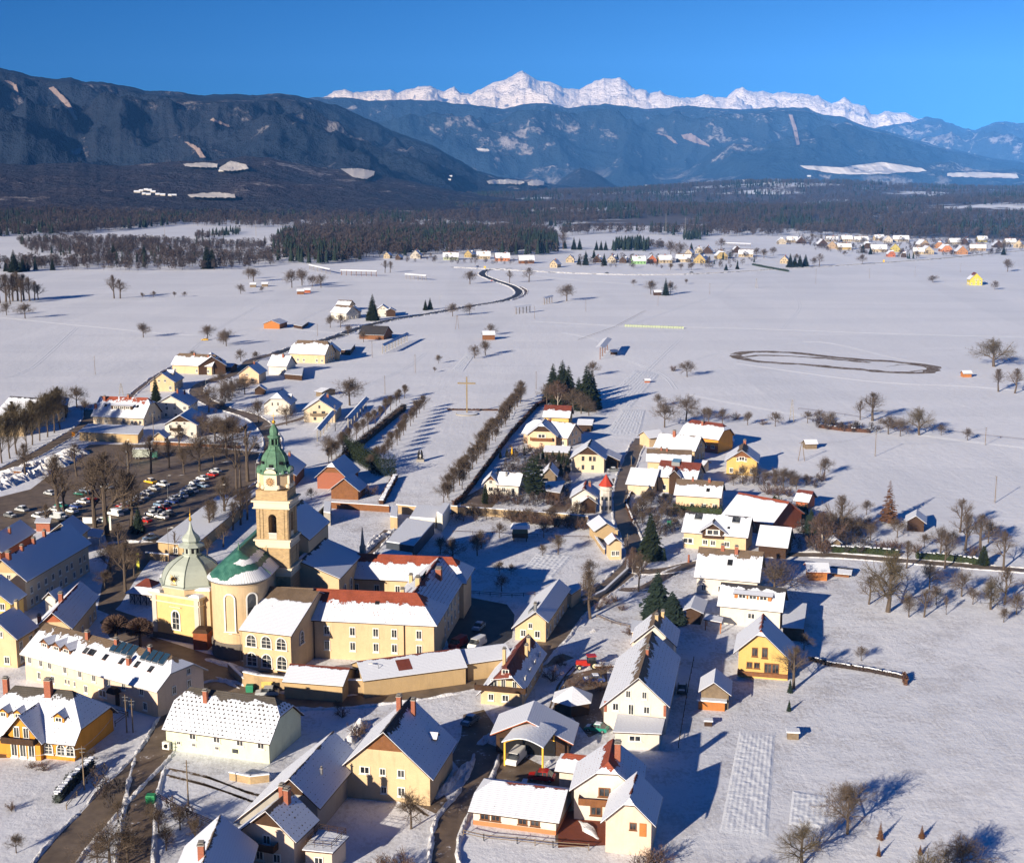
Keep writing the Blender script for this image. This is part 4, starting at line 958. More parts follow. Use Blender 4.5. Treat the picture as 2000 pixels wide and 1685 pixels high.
for s in (-1, 1):
    for t_ in (-1, 1):
        q = cc+cu*s*(cw/2-1)+cv*t_*(cw/2-1); m.box((q.x, q.y, zch+.5), 2.9, 2.9, .45, 1, crz, top=.55)
m.box((cc.x, cc.y, zch+.48), cw+.4, cw+.4, .3, 0, crz, top=.94); m.build('roof', [M_METAL, M_SNOW], ch)
m = MB(); a8 = crz+math.pi/8; R_ = cw*0.56; m.lathe((cc.x, cc.y, 0), [(R_, zch+.4), (R_, zch+2.0)], 8, 0, a8, a8+2*math.pi); m.build('drum', [M_CREAM], ch)
zd = zch+2.0; zd1 = zat(cc.x, cc.y, 1081); Hd = zd1-zd
pf = [(R_+.45, zd-.1), (R_+.4, zd+.15), (R_*.98, zd+.3), (R_*.96, zd+Hd*.2), (R_*.9, zd+Hd*.38), (R_*.8, zd+Hd*.55), (R_*.64, zd+Hd*.72), (R_*.45, zd+Hd*.86), (R_*.3, zd+Hd*.95), (R_*.27, zd1)]
m = MB(); m.lathe((cc.x, cc.y, 0), pf, 8, 0, a8, a8+2*math.pi)
for k_ in range(8):
    a = a8+math.pi/4*k_
    for (r0, za_), (r1, zb_) in zip(pf[1:], pf[2:]): m.tube((cc.x+r0*math.cos(a), cc.y+r0*math.sin(a), za_), (cc.x+r1*math.cos(a), cc.y+r1*math.sin(a), zb_), .11, .11, 4, 1)
m.build('dome', [M_LEAD, flat('lead_rib', (.10, .12, .10), .2, .5)], ch)
zt1 = zat(cc.x, cc.y, 1066); zt2 = zat(cc.x, cc.y, 1048); zt3 = zat(cc.x, cc.y, 1018); r_ = R_*.25
m = MB(); m.lathe((cc.x, cc.y, 0), [(r_*1.2, zd1-.1), (r_*1.2, zd1+.2), (r_, zd1+.2), (r_, zt1), (r_*1.7, zt1+.15), (r_*1.5, zt1+.4), (r_*.9, zt1+.9), (r_*1.2, zt1+1.4), (r_*1.1, zt2), (r_*.6, zt2+.8), (r_*.3, zt2+1.6), (.1, zt3)], 8, 0, a8, a8+2*math.pi)
for k_ in range(8):
    a = a8+math.pi/8+math.pi/4*k_; q = (cc.x+r_*.93*math.cos(a), cc.y+r_*.93*math.sin(a), zd1+.4); m.box(q, .5, .12, zt1-zd1-.6, 1, a+math.pi/2)
m.build('lantern', [M_LEAD, M_DARK], ch)
m = MB(); m.lathe((cc.x, cc.y, zt3), [(0, 0), (.22, .1), (.38, .45), (.22, .8), (.08, 1.2), (.2, 1.4), (.05, 1.8), (0, 3.2)], 10); m.build('gilded_spire', [M_GOLD], ch)
q = cc-cv*(cw/2); arch_window(ch, (q.x, q.y, 2.6), crz, 1.7, 3.9, .32)
m = MB(); cb(m, (0, -cw/2-.12), 2.9, .3, 7.3, 7.5); m.build('window_hood', [M_TRIM], ch)
q = cc-cv*(R_*.93); m = MB(); zq = zd+1.2
for a in range(0, 360, 30):
    aa = math.radians(a); d = cu*math.cos(aa)+Vector((0, 0, 1))*math.sin(aa); m.tube(q-cv*.1+Vector((0, 0, zq+.7))+d*.35, q-cv*.2+Vector((0, 0, zq+.7))+d*(.85+.25*(a % 60 == 0)), .09, .04, 4, 0)
m.tube(q-cv*.3+Vector((0, 0, zq+.7)), q+Vector((0, 0, zq+.7)), .45, .45, 10, 1, True); m.box(((q-cv*.1).x, (q-cv*.1).y, zq-.6), 1.4, .1, .15, 0, crz)
m.build('dome_emblem', [M_GOLD, M_DARK], ch)
# passage between chapel and apse
lk = empty('church_passage', tuple(un(398,1262).xy)+(0,), 'low link with a dark lean-to roof between the domed chapel and the apse', 'passage')
m = MB(); q = un(399,1255)+Vd*3; m.box((q.x, q.y, 0), 3.0, 5.5, 11.2, 0, RZ); m.build('wall', [M_CREAM], lk)
m = MB(); m.box((q.x, q.y, 11.2), 3.4, 6.0, .5, 0, RZ, top=.8); m.build('roof', [M_SNOW], lk)
q = un(397,1264); m = MB(); m.box((q.x, q.y, 0), 3.0, 3, 3.6, 0, RZ); m.box((q.x, q.y, 3.6), 3.4, 3.4, .7, 1, RZ, top=.7); m.build('porch', [flat('rust_wall', (.28, .08, .03), .3), M_WOOD], lk)

# monastery: front wing, right wing, rear wing
mon = empty('monastery', tuple(un(725,1285).xy)+(0,), 'large yellow three winged monastery with red tile roofs half covered in snow', 'monastery'); mon['near'] = 1
A_, B_ = un(598,1210,8.3), un(852,1222,8.3); W1 = 11.5
kf = Blk(); kf.r = U; kf.l = -Vd; kf.L = (B_-A_).length+.3; kf.wr = kf.wl = W1/2+.6; kf.her = kf.hel = 8.3; kf.hr = 8.3+4.6
kf.c = Vector((((A_+B_)/2+Vd*kf.wr).x, ((A_+B_)/2+Vd*kf.wr).y, 0))
fw = 1.0
block(mon, kf, 'cream', tile='red', bare=0.40, ragged=.35, t1=0.999, wins=None, ov=.9, roofname='front_roof', patch=.12, back=False, dots=.35)
for u, oc in ((-.74, 0), (-.32, 0), (0.06, 0), (.36, 1), (.76, 0)):
    for z in (2.9, 6.0): kf.put('right', u, z, 1.1, 1.75)
M_SHUT = flat('closed_shutter', (.30, .07, .03), .2); kf.put('right', .36, 6.0, .9, 1.6, None).data = None or _WP.data
C_ = un(909,1114,8.3); kr = Blk(); kr.r = Vd; kr.l = U; kr.L = (C_-B_).dot(Vd)+.5-6.3; kr.wr = kr.wl = 6.0; kr.her = kr.hel = 8.3; kr.hr = 8.3+4.4
cB = B_+Vd*(kr.L/2+6.3)-U*kr.wr; kr.c = Vector((cB.x, cB.y, 0))
block(mon, kr, 'pale', tile='dred', bare=0.10, dots=.9, ragged=.3, t0=0, t1=.999, wins=None, ov=.9, roofname='side_roof')
for i in range(8):
    for z in (2.8, 5.9): kr.put('right', -.88+i*.25, z, 1.0, 1.6)
A3, B3 = un(663,1128,8.3), un(812,1138,8.3); kb = Blk(); kb.r = U; kb.l = -Vd; kb.L = (B3-A3).length+11; kb.wr = kb.wl = 5.6; kb.her = kb.hel = 8.3; kb.hr = 8.3+4.2; cB = A3+U*kb.L/2+Vd*kb.wr; kb.c = Vector((cB.x, cB.y, 0))
block(mon, kb, 'cream', tile='red', bare=.34, ragged=.3, dots=.3, wins=None, ov=.9, roofname='rear_roof', t1=.9)
for u in (-.8, -.45, -.1, .28): kb.put('right', u, 5.9, 1.1, 1.75); kb.put('right', u, 2.8, 1.1, 1.75)
chimney(kr, -.55, .1, 1.1, 1.6, M_CHS, -1); chimney(kr, .12, .75, .9, 1.6, M_CHS, -1); chimney(kr, -.02, .35, 1.5, 2.2, M_BRICK, 1); chimney(kr, -.62, .6, .9, 1.5, M_CHS, -1)
dormer(mon, kr, -.30, -.0+.12, 4.5, 1.2, -1, 'brickwall', 'grey', kind='shed')
on_roof(kf, 'skylight', .03, .38, .9, .8, M_DARK)
m = MB()
for s, uu in ((0, -.9), (1, .48)):
    q = A_+U*((uu+1)/2*kf.L)+Vd*.75; m.tube((q.x, q.y, 0), (q.x, q.y, 8), .09, .09, 5)
m.build('downpipe', [M_WOOD], mon)
# arcaded connecting wing
arc = empty('arcaded_wing', tuple(un(518,1308).xy)+(0,), 'yellow two storey wing with six arched windows between apse and monastery', 'building')
he = hgt(570,1318,1240); a_, b_ = un(466,1229,he), un(569,1241,he); ku = (b_-a_).normalized(); ak = Blk(); ak.r = ku; ak.l = Vector((ku.y, -ku.x, 0)); ak.L = (b_-a_).length
ak.wr = 12.5; ak.wl = 3.5; ak.her = he; ak.hr = he+5.2; ak.hel = he+3.6; q = (a_+b_)/2-ak.l*ak.wr; ak.c = Vector((q.x, q.y, 0))
block(arc, ak, 'cream', tile='brown', bare=.27, ragged=.12, wins=None, ov=.5, low=0, dots=0)
for u in (-.62, 0, .62):
    n = ak.l; q = ak.W(u*ak.E2, ak.a, 0)
    for z, hh in ((.9, 2.6), (4.9, 2.3)): arch_window(arc, (q.x, q.y, z), math.atan2(n.x, -n.y), 2.0, hh, .2)
q = ak.W(ak.E2, ak.a*.62, 0); arch_window(arc, (q.x, q.y, 4.9), math.atan2(ak.r.x, -ak.r.y), 1.4, 2.4, .2)
# link roof between wing and front wing
lw = empty('link_building', tuple(un(590,1200).xy)+(0,), 'yellow recessed link with brown standing seam roof at the foot of the tower', 'building')
lk_ = Blk(); lk_.r = U; lk_.l = -Vd; lk_.L = 17; lk_.wr = 5; lk_.wl = 5; lk_.her = lk_.hel = 8.6; lk_.hr = 13.2; q = A_+Vd*5.5-U*8.5; lk_.c = Vector((q.x, q.y, 0))
block(lw, lk_, 'cream', tile='brown', bare=.99, ragged=.02, wins=None, ov=.3)
lk_.put('right', .82, 6.0, 1.1, 1.7); lk_.put('right', .82, 2.9, 1.1, 1.7)

# ---------------------------------------------------------------- houses near the camera
G = frame_g; P_ = frame_p
def H(label, k, wall='cream', cat='house', name='house', group=None, ch=(), **kw):
    r = house(name, label, cat, k, wall, group, **kw)
    for c in ch: chimney(k, *c)
    return r
# long pink building
k = P_((38,1276),(306,1351),1249, hgt(305,1404,1350), 34); r = H('long pale pink two storey building with dormers, skylights and solar panels', k, 'pink', 'building', 'long_building', tile='brown', bare=.20, ragged=.5, t1=.45, wins=None, ch=((-.30,.12,.8,1.3),(.12,.1,.8,1.2),(.44,.5,.8,1.2),(.58,.05,.7,1.0)), trim='grey')
m = MB(); 
for sd in ('right',):
    n, off, half, _ = k.sides[sd]; e0, e1 = k.W(-k.E2, k.a+.04, 0), k.W(k.E2, k.a+.04, 0); m.face([(e0.x, e0.y, 0), (e1.x, e1.y, 0), (e1.x, e1.y, 2.7), (e0.x, e0.y, 2.7)], 0)
m.build('orange_base_band', [wallmat('peach')], r)
for i, u in enumerate((-.92,-.74,-.60,-.36,-.13,.08,.30,.52,.78)): k.put('right', u, 4.2, .95, 1.4)
for u in (-.78,-.56,-.05,.62,.82): k.put('right', u, 1.5, .95, 1.4)
for u in (-.36,-.31,-.22): k.put('right', u, 1.9, .55, 1.0)
k.put('right', .2, 1.6, 1.9, 1.3); k.put('e1', -.3, 3.9, .9, 1.4); k.put('e1', .35, 3.9, .9, 1.4); k.put('e1', .35, 6.3, .8, 1.0)
q = k.W(k.E2*.42, k.a+.9, 0); m = MB(); m.box((q.x, q.y, 2.9), 2.3, 1.8, .9, 0, math.atan2(k.r.y, k.r.x), top=.6); m.box((k.W(k.E2*.42, k.a+.05, 0).x, k.W(k.E2*.42, k.a+.05, 0).y, 0), 1.1, .12, 2.4, 1, math.atan2(k.r.y, k.r.x)); m.build('porch_canopy', [M_DARK, M_WOOD], r)
for u in (-.74,-.56,-.41): dormer(r, k, u, .66, 2.2, 1.0, 1, 'woodm', 'brown', 0.0)
for u in (-.20,-.13,-.09,.10,.33,.54,.74): on_roof(k, 'skylight', u, .48+.02*math.sin(u*9), 1.0, 1.3, M_GLASS, rim=M_WOODM)
for i in range(8): on_roof(k, 'solar_panel', .12+i*.085+(.10 if i > 3 else 0), .17, 1.25, 2.4, M_PANEL, lift=.35)
# pale green house
k = P_((316,1423),(527,1452),1351, hgt(527,1493,1452)+.1, 40); r = H('pale green house with a snow dotted half-hipped roof beside the crossroads', k, 'mint', tile='grey', bare=.17, dots=1.0, t0=.35, t1=.4, wins=None, ch=((-.42,.28,.75,1.9),), ov=.5)
for u in (-.02-.45,.0,.45,.85): k.put('right', u, 3.0, 1.2, 1.0)
for u in (-.75,-.45,0,): k.put('right', u, 1.5, .7, .5)
k.put('right', .35, 1.4, 1.1, .7, None)
m = MB(); q = k.W(-k.E2*.97, k.a+.5, 0); m.box((q.x, q.y, .3), 1.3, .6, 1.3, 0, math.atan2(k.r.y, k.r.x)); m.tube((q.x, q.y-.35, .95), (q.x, q.y-.4, .95), .4, .4, 12, 1, True); m.build('air_conditioner', [M_WHITE, M_DARK], r)
k2 = G((583,1400),(560,1372),2.6,ER=(600,1420),pitch=28); 
# orange villa
kv = P_((-45,1436),(146,1455),1343, 3.2, 42); r = H('bright orange villa with snowy cross gables and arched windows at the left edge', kv, 'orange', 'villa', 'villa', tile='grey', bare=.16, dots=.25, t0=.5, t1=.7, wins=None, ch=((.10,.12,1.2,2.6),(-.8,.1,.9,2.0)))
kg = Blk(); kg.r = -kv.l; kg.l = Vector((kg.r.y, -kg.r.x, 0)); kg.L = 10; kg.wr = kg.wl = 4.0; kg.her = kg.hel = 3.3; kg.hr = 7.9; q = kv.W(-kv.L*.02, kv.wr+1.0, 0)-kv.l*5; kg.c = Vector((q.x, q.y, 0))
block(r, kg, 'orange', tile='grey', bare=.02, dots=.2, wins=None, roofname='cross_gable_roof', ov=.8)
for u in (-.3,.25): kg.put('e0', u, 4.7, 1.0, 1.9)
for u in (-.5,0,.5): kg.put('e0', u, 1.5, 1.1, 2.2, 'white')
balcony(r, kg, 'e0', 0, 3.2, 6.0, 1.6)
for u in (.45, .72, .92):
    q = kv.W(kv.E2*u, kv.a, 0); n = kv.l; arch_window(r, (q.x, q.y, 1.0), math.atan2(n.x, -n.y), 1.3, 1.7, .18)
dormer(r, kv, .52, .62, 1.9, 1.1, 1, 'orange', 'grey'); dormer(r, kv, -.62, .62, 1.6, 1.1, 1, 'orange', 'grey'); dormer(r, kv, -.32, .62, 1.6, 1.1, 1, 'orange', 'grey')
kg2 = G((170,1393),(128,1365),5.6,ER=(190,1404),pitch=35,L=7); block(r, kg2, 'orange', tile='grey', bare=.04, wins=None, roofname='side_gable_roof', ov=.8); kg2.put('e0', 0, 4.9, 1.0, 1.2)
# top left group
k = G((1,1092),(133,1021),hgt(53,1196,1137),ER=(52,1136),pitch=40); r = H('long cream two storey building with an unbroken shaded snow roof beside the car park', k, 'pale', 'building', 'long_building', tile='dark', bare=.02, wins='auto', ch=((-.85,.1,1.1,1.5),(.25,-.0,.8,1.2),(-.1,.05,.8,1.2),(-.45,.06,.8,1.0)), gable='ochre')
k = G((118,1022),(138,1008),5.0,ER=(169,1037),pitch=38,L=9); H('blue shaded snow roof shed behind the long cream building', k, 'cream', tile='dark', bare=0, wins=None)
k = G((-30,1054),(40,1014),4.6,ER=(13,1073),pitch=38); H('house with a snowed roof and a single stub chimney beside the red shed', k, 'brick', tile='dark', bare=0, ch=((.05,.35,.7,1.3),), wins=None)
k = G((-30,1139),(2,1120),5.0,ER=(20,1182),pitch=38); H('small yellow gabled house directly in front of the long cream building', k, 'yellow', tile='dark', bare=0)
k = G((-14,1207),(30,1182),hgt(19,1316,1258),ER=(19,1258),pitch=40); H('cream house with a deep blue shaded roof and cream chimney at the left edge', k, 'cream', tile='dark', bare=0, ch=((.92,.1,.8,1.4,M_CHS),))
k = G((101,1196),(157,1134),4.9,ER=(141,1228),EL=(62,1226),pitch=42); r = H('cream house with rust red left slope and dotted right slope behind the pink building', k, 'cream', tile='red', bare=.05, dots=.35, gable='brick', ch=((-.1,.12,1.0,1.8,M_BRICK,-1),(-.55,.55,.8,1.5,M_BRICK,-1)), wins='auto')
for rr in k.roof.data.polygons: pass
k = G((97,1156),(147,1127),3.6,ER=(114,1169),EL=(77,1172),pitch=38); H('low cream annex with small snow roof tucked beside the red edged house', k, 'white', tile='dark', bare=0, wins=None, gable='woodd')
# kiosk shelter beside chapel
k = P_((244,1157),(300,1162),1129,2.8,34); r = H('black and white timber framed pavilion with a brown hip roof left of the chapel', k, 'white', 'pavilion', 'pavilion', tile='dred', bare=.55, ragged=.1, t0=.999, t1=.999, wins=None)
m = MB()
for i in range(4):
    q = k.W(-k.E2+(.5+i)*k.E2/2, k.a+.03, 0); rz = math.atan2(k.r.y, k.r.x); d = k.r*(k.E2/4*.8)
    for s in (-1, 1): m.tube((q.x-d.x*s, q.y-d.y*s, .3), (q.x+d.x*s, q.y+d.y*s, 2.5), .07, .07, 4)
    m.box((q.x+d.x, q.y+d.y, 0), .16, .12, 2.7, 0, rz)
m.build('timber_frame', [M_DARK], r)
# flat lilac-roofed shop row along the street
def quadb(name, label, cat, pts, z, wall='cream', rim=None, h0=0.0, th=.3, snow=M_SNOW, wins=(), group=None, ins=.35, posts=False):
    P = [un(x, y, z) for x, y in pts]; c = sum(P, Vector())/len(P); r = empty(name, (c.x, c.y, 0), label, cat, group)
    m = MB(); n = len(P); m.face([(p.x, p.y, z) for p in P], 0); m.face([(p.x, p.y, z-th) for p in P][::-1], 1)
    for a, b in zip(P, P[1:]+P[:1]): m.face([(a.x, a.y, z-th), (b.x, b.y, z-th), (b.x, b.y, z-.12), (a.x, a.y, z-.12)], 1); m.face([(a.x, a.y, z-.12), (b.x, b.y, z-.12), (b.x, b.y, z), (a.x, a.y, z)], 0)
    m.build('roof', [snow, rim or M_WOOD], r)
    Q = [p+(c-p).normalized()*ins*1.4 for p in P]; m = MB()
    if posts:
        for q in Q: m = MB(); m.box((q.x, q.y, h0), .18, .18, z-th-h0); m.build('post', [wallmat(wall)], r)
    else:
        for a, b in zip(Q, Q[1:]+Q[:1]): m.face([(a.x, a.y, h0), (b.x, b.y, h0), (b.x, b.y, z-th+.01), (a.x, a.y, z-th+.01)])
        m.build('wall', [wallmat(wall)], r)
    for (i, u, zz, w_, h_) in wins:
        a, b = Q[i], Q[(i+1) % n]; d = (b-a); p = a+d*u; nn = Vector((d.y, -d.x, 0)).normalized()
        if (c-p).dot(nn) > 0: nn = -nn
        window(r, (p.x+nn.x*.02, p.y+nn.y*.02, zz), math.atan2(nn.x, -nn.y), w_, h_)
    return r
quadb('shop_row', 'long low building with a flat lilac snow roof along the street behind the dome', 'building', [(305,1057),(378,1066),(476,985),(434,961)], 3.4, 'ochre', wins=[(0, .5, 1.5, 1.2, 1.4)])
quadb('bus_shelter', 'low flat roofed shelter at the corner of the long cream building', 'shelter', [(165,1046),(195,1050),(203,1035),(178,1030)], 2.8, 'white', posts=True)
# precinct wall with its tiled sheds
def wallrun(name, label, pts, h, w, mat, cap=True, cat='wall'):
    P = [un(*p) for p in pts]; r = empty(name, P[0], label, cat); m = MB(); s = MB()
    for a, b in zip(P, P[1:]):
        d = b-a; rz = math.atan2(d.y, d.x); c = (a+b)/2; m.box((c.x, c.y, 0), d.length+w*.5, w, h, 0, rz); s.box((c.x, c.y, h), d.length+w, w+.25, .18, 0, rz, top=.97)
    m.build('wall', [mat], r); s.build('coping', [M_SNOW if cap is True else cap], r); return r
M_OCH = flat('stained_ochre_plaster', (.44, .32, .18), .25, .9, stain=(.28, .20, .12), scale=.4)
wallrun('precinct_wall', 'stained ochre wall curving along the street in front of the monastery', [(478,1340),(505,1346),(560,1352),(690,1356),(716,1356)], 2.9, .4, M_OCH)
wallrun('precinct_wall', 'long stained ochre wall under the shed roofs at the bend of the street', [(716,1356),(800,1345),(912,1326),(985,1302)], 3.1, .4, M_OCH)
wallrun('churchyard_wall', 'low grey wall climbing from the apse to the notice boards', [(447,1310),(478,1340)], 1.6, .35, M_OCH)
k = P_((551,1330),(670,1339),1299,3.3,24); r = H('smaller snow roofed shed leaning on the ochre wall', k, 'ochre', 'shed', 'shed', tile='dred', bare=.10, wins=None, ov=.3)
k = P_((709,1329),(913,1302),1277.5,3.5,24); r = H('longer snow roofed shed with three melted brown strips on the ochre wall', k, 'ochre', 'shed', 'shed', tile='dred', bare=.05, wins=None, ov=.3)
for u in (-.245, -.155, -.07): on_roof(k, 'melted_strip', u, .48, .95, 2.9, flat('bare_tiles', TILE['dred'], .3, scale=2), lift=.03)
k = P_((912,1296),(1003,1283),1262,3.6,20); H('wide snow covered lean-to roof joining the ochre wall to the balcony house', k, 'ochre', 'shed', 'shed', tile='dark', bare=0, wins=None, ov=.3)
k = P_((1000,1262),(1052,1254),1240,3.0,18)
# houses, lower middle
k = G((748,1429),(802,1359.5),4.6,EL=(694,1460),ER=(848,1520),pitch=42); k.L += 0; r = H('yellow house with a broad blue shaded right slope and twin brick chimneys', k, 'cream', tile='dark', bare=.10, dots=.30, gable='woodm', gfrac=.45, wins=None, ch=((.45,.10,.9,2.2,M_BRICK,-1),(.50,.2,.8,2.4,M_BRICK,1)))
for u, z, w_, h_ in ((-.55,4.9,1.5,1.1),(-.12,4.9,.9,1.1),(.32,4.9,1.1,1.2),(-.1,1.9,.9,1.1),(.32,1.9,1.1,1.4)): k.put('e0', u, z, w_, h_)
dormer(r, k, .35, .72, 1.4, .8, 1, 'white', 'dark')
k = G((564,1520),(651.6,1426),4.4,EL=(461,1583),ER=(624,1580),pitch=41); r = H('huge barn with grey left slope and blue shaded right slope at the lower middle', k, 'grey', 'barn', 'barn', tile='brown', bare=.01, dots=.25, gable='woodd', wins=None, ch=((-.25,.5,.3,.9,M_METAL),))
k = G((518,1583),(566,1541),4.9,EL=(452,1621),ER=(582,1641),pitch=40); r = H('pink walled farmhouse with balconies attached in front of the huge barn', k, 'pink', tile='brown', bare=.14, dots=.6, gable='woodd', wins=None, ch=((.35,.18,.9,1.9),(.8,.1,.8,1.5,M_BRICK,-1)))
balcony(r, k, 'e0', .1, 3.0, 6, 1.4, M_WOOD)
for u, z in ((.1,1.6),(.55,1.6),(.3,4.2),(-.55,1.5)): k.put('e0', u, z, 1.1, 1.3)
quadb('terrace_annex', 'white flat roofed annex with a railed snow terrace right of the farmhouse', 'annex', [(590,1658),(650,1664),(681,1632),(622,1618)], 3.6, 'pink', wins=[(0, .5, 1.8, 1.2, 1.3)])
m = MB(); P = [un(x, y, 3.6) for x, y in [(598,1652),(648,1657),(676,1630),(625,1621)]]
for a, b in zip(P, P[1:]+P[:1]):
    for z in (.4, .75, 1.0): m.tube(a+Vector((0,0,z)), b+Vector((0,0,z)), .035, .035, 4)
    for t in (0, .33, .66): q = a.lerp(b, t); m.tube(q, q+Vector((0,0,1.05)), .04, .04, 4)
o = m.build('railing', [M_WOOD], [x for x in COL.objects if x.name.startswith('terrace_annex')][0])
k = G((388,1705),(416,1629),4.0,ER=(490,1700),pitch=42,L=16); H('house at the bottom edge with a steep blue shaded roof and brick chimney', k, 'cream', tile='brown', bare=.03, ch=((-.35,.12,1.0,1.8,M_BRICK,-1),))
# balcony house by the bend
k = G((986,1307),(1032,1237),hgt(1021,1398,1356)-.6,EL=(926,1363),ER=(1021,1356),pitch=45); r = H('yellow half-hipped house with dark wooden balcony and red brown tiles at the road bend', k, 'cream', tile='dred', bare=.42, ragged=.5, t0=.38, gable='woodd', wins=None, ch=((-.25,.35,.7,3.0,M_CHS,-1),(.42,.35,.8,2.6,M_CHS),(.15,.4,.7,2.2,M_CHS)))
balcony(r, k, 'e0', 0, 3.0, 9.6, 1.1)
for u, z, w_, h_ in ((-.35,4.3,1.2,1.3),(.1,4.2,.8,1.9),(.65,4.3,.8,1.2),(-.5,1.5,1.0,1.2),(.2,1.5,1.2,1.2),(.2,6.6,1.2,.8)): k.put('e0', u, z, w_, h_)
for i in range(4): k.put('right', -.7+i*.45, 2.0, .9, 1.2); k.put('right', -.7+i*.45, 4.4, .9, 1.1)
# carport, open barn, pavilion
k = G((1029,1406),(1044,1367),2.7,EL=(959,1429),ER=(1120,1452),pitch=25); r = H('wide open fronted barn with ribbed snowy roof behind the yellow carport', k, 'woodd', 'barn', 'barn', tile='dark', bare=0, wins=None, gable=None, trim='brick', ov=.9)
m = MB(); q = k.W(-k.E2-.1, 0, 0); m.box((q.x, q.y, 0), k.wr*1.2, .15, 2.6, 0, math.atan2(k.l.y, k.l.x)); m.build('front_shade_panel', [M_DARK], r)  # solid dark sheet stands for the shade inside the open barn
cp = empty('carport', un(1025,1500), 'yellow steel carport with a curved snowy roof over a parked van', 'carport')
P = [un(986,1494), un(1060,1505)]; cu_ = (P[1]-P[0]).normalized(); cv_ = Vector((-cu_.y, cu_.x, 0)); Wc = (P[1]-P[0]).length; D_ = 6.2
M_YST = flat('yellow_steel', (.75, .45, .06), .1, .5)
m = MB()
for s in (0, 1):
    for t in (0, 1):
        q = P[s]+cv_*(D_*t); m.box((q.x, q.y, 0), .28, .28, 4.2, 0, math.atan2(cu_.y, cu_.x))
    a = P[0]+cv_*(D_*s); b = P[1]+cv_*(D_*s)
    for i in range(8):
        f = lambda t: a.lerp(b, t)+Vector((0, 0, 4.15+1.0*math.sin(math.pi*t)))
        m.tube(f(i/8), f((i+1)/8), .16, .16, 4)
m.build('frame', [M_YST], cp)
m = MB(); N_ = 12
for i in range(N_):
    def f(t, d, h): q = P[0].lerp(P[1], -.05+1.1*t)+cv_*d; return Vector((q.x, q.y, 4.3+1.05*math.sin(math.pi*t)+h))
    t0_, t1_ = i/N_, (i+1)/N_
    m.face([f(t0_, -.7, .12), f(t1_, -.7, .12), f(t1_, D_+.7, .12), f(t0_, D_+.7, .12)], 0, [(i, 0), (i+1, 0), (i+1, 6), (i, 6)])
    m.face([f(t0_, -.7, -.05), f(t1_, -.7, -.05), f(t1_, D_+.7, -.05), f(t0_, D_+.7, -.05)][::-1], 1); m.face([f(t0_, -.7, -.05), f(t1_, -.7, -.05), f(t1_, -.7, .12), f(t0_, -.7, .12)], 0)
m.build('roof', [M_SNOW, M_METAL], cp)
pv = empty('pavilion', un(1115,1395), 'round garden pavilion with a pyramid snow roof beside the open barn', 'pavilion')
q = un(1118,1386); m = MB(); m.lathe((q.x, q.y, 0), [(4.1, 2.3), (4.0, 2.55), (0, 4.6)], 6, 0, .4, .4+2*math.pi); m.build('roof', [M_SNOW], pv); m = MB(); m.lathe((q.x, q.y, 0), [(3.6, 0), (3.6, 2.35)], 6, 0, .4, .4+2*math.pi); m.build('wall', [M_WOOD], pv)
# long white farmhouse right of centre
k = G((1247,1323),(1274,1231),hgt(1191,1417,1362),EL=(1178.6,1359.5),ER=(1309,1378),pitch=42); r = H('long white farmhouse with brick coloured corner marks and a balcony terrace on the gable', k, 'white', 'farmhouse', 'farmhouse', tile='brown', bare=.18, ragged=.45, dots=.45, wins=None, ch=())
for u, z, w_, h_, pn in ((-.22,6.9,.8,1.3,0),(.3,6.9,.8,1.3,1),(-.62,4.4,1.0,1.3,0),(-.12,4.1,.95,2.0,0),(.38,4.2,1.0,1.3,0)): k.put('e0', u, z, w_, h_)
for i in range(5): k.put('right', -.8+i*.4, 4.0, .9, 1.2, None)
m = MB()
for s in (-1, 1):
    q = k.W(-k.E2-.06, (k.a if s > 0 else -k.b)*.955, 0); m = MB(); m.box((q.x, q.y, 3.3), .45, .1, 2.0, 0, math.atan2(k.l.y, k.l.x)); m.build('corner_panel', [M_BRICK], r)
for i in range(2): chimney(k, .0+.12*i, .05, .6, 1.0, M_BRICK, 1)
b2 = G((1277,1220),(1285,1189),4.8,ER=(1329,1228),pitch=42); block(r, b2, 'white', tile='brown', bare=.25, dots=.6, wins='auto', roofname='rear_roof'); chimney(b2, .6, .25, .8, 1.3, M_CHS); chimney(b2, -.2, .05, .8, 1.0, M_CHS)
quadb('flat_annex', 'white annex with a flat snow roof at the foot of the farmhouse gable', 'annex', [(1197,1428),(1292,1432),(1299,1403),(1206,1393)], 3.2, 'white', wins=[(0, .45, 2.0, 2.0, .9)])
quadb('flat_annex', 'small pinkish annex with flat snow roof behind the farmhouse, beside the round garden', 'annex', [(1232,1233),(1268,1235),(1276,1214),(1234,1210)], 4.0, 'pink')
# red tiled cluster at the bottom
k = P_((914,1583),(1092,1606),1530,hgt(1085,1636,1604)-.2,24); r = H('long low white house with a smooth snow roof, brown windows and red plinth', k, 'white', tile='dred', bare=.02, t0=.45, wins=None, base='terr', frame='brown')
for u in (-.72,-.45,.2,.5): k.put('right', u, 1.65, 1.3, 1.2, 'brown')
k = G((1186.5,1494),(1197.6,1441),5.2,EL=(1113,1537),ER=(1262,1500),pitch=38); r = H('white villa with red tiled ridges and a tall red chimney in the lower centre', k, 'white', 'villa', 'villa', tile='red', bare=.20, ragged=.35, dots=.35, t0=.3, wins=None, ch=((-.1,.22,1.1,2.6),))
for u, z in ((-.05,4.7),(-.3,1.6),(.2,1.6)): k.put('e0', u, z, 1.6, 1.3, 'brown')
balcony(r, k, 'e0', -.1, 3.0, 7, 1.4, M_WOODM)
kw_ = P_((1083,1504),(1150,1512),1472,3.0,30); block(r, kw_, 'white', tile='red', bare=.25, ragged=.5, wins=None, roofname='wing_roof', t0=.5)
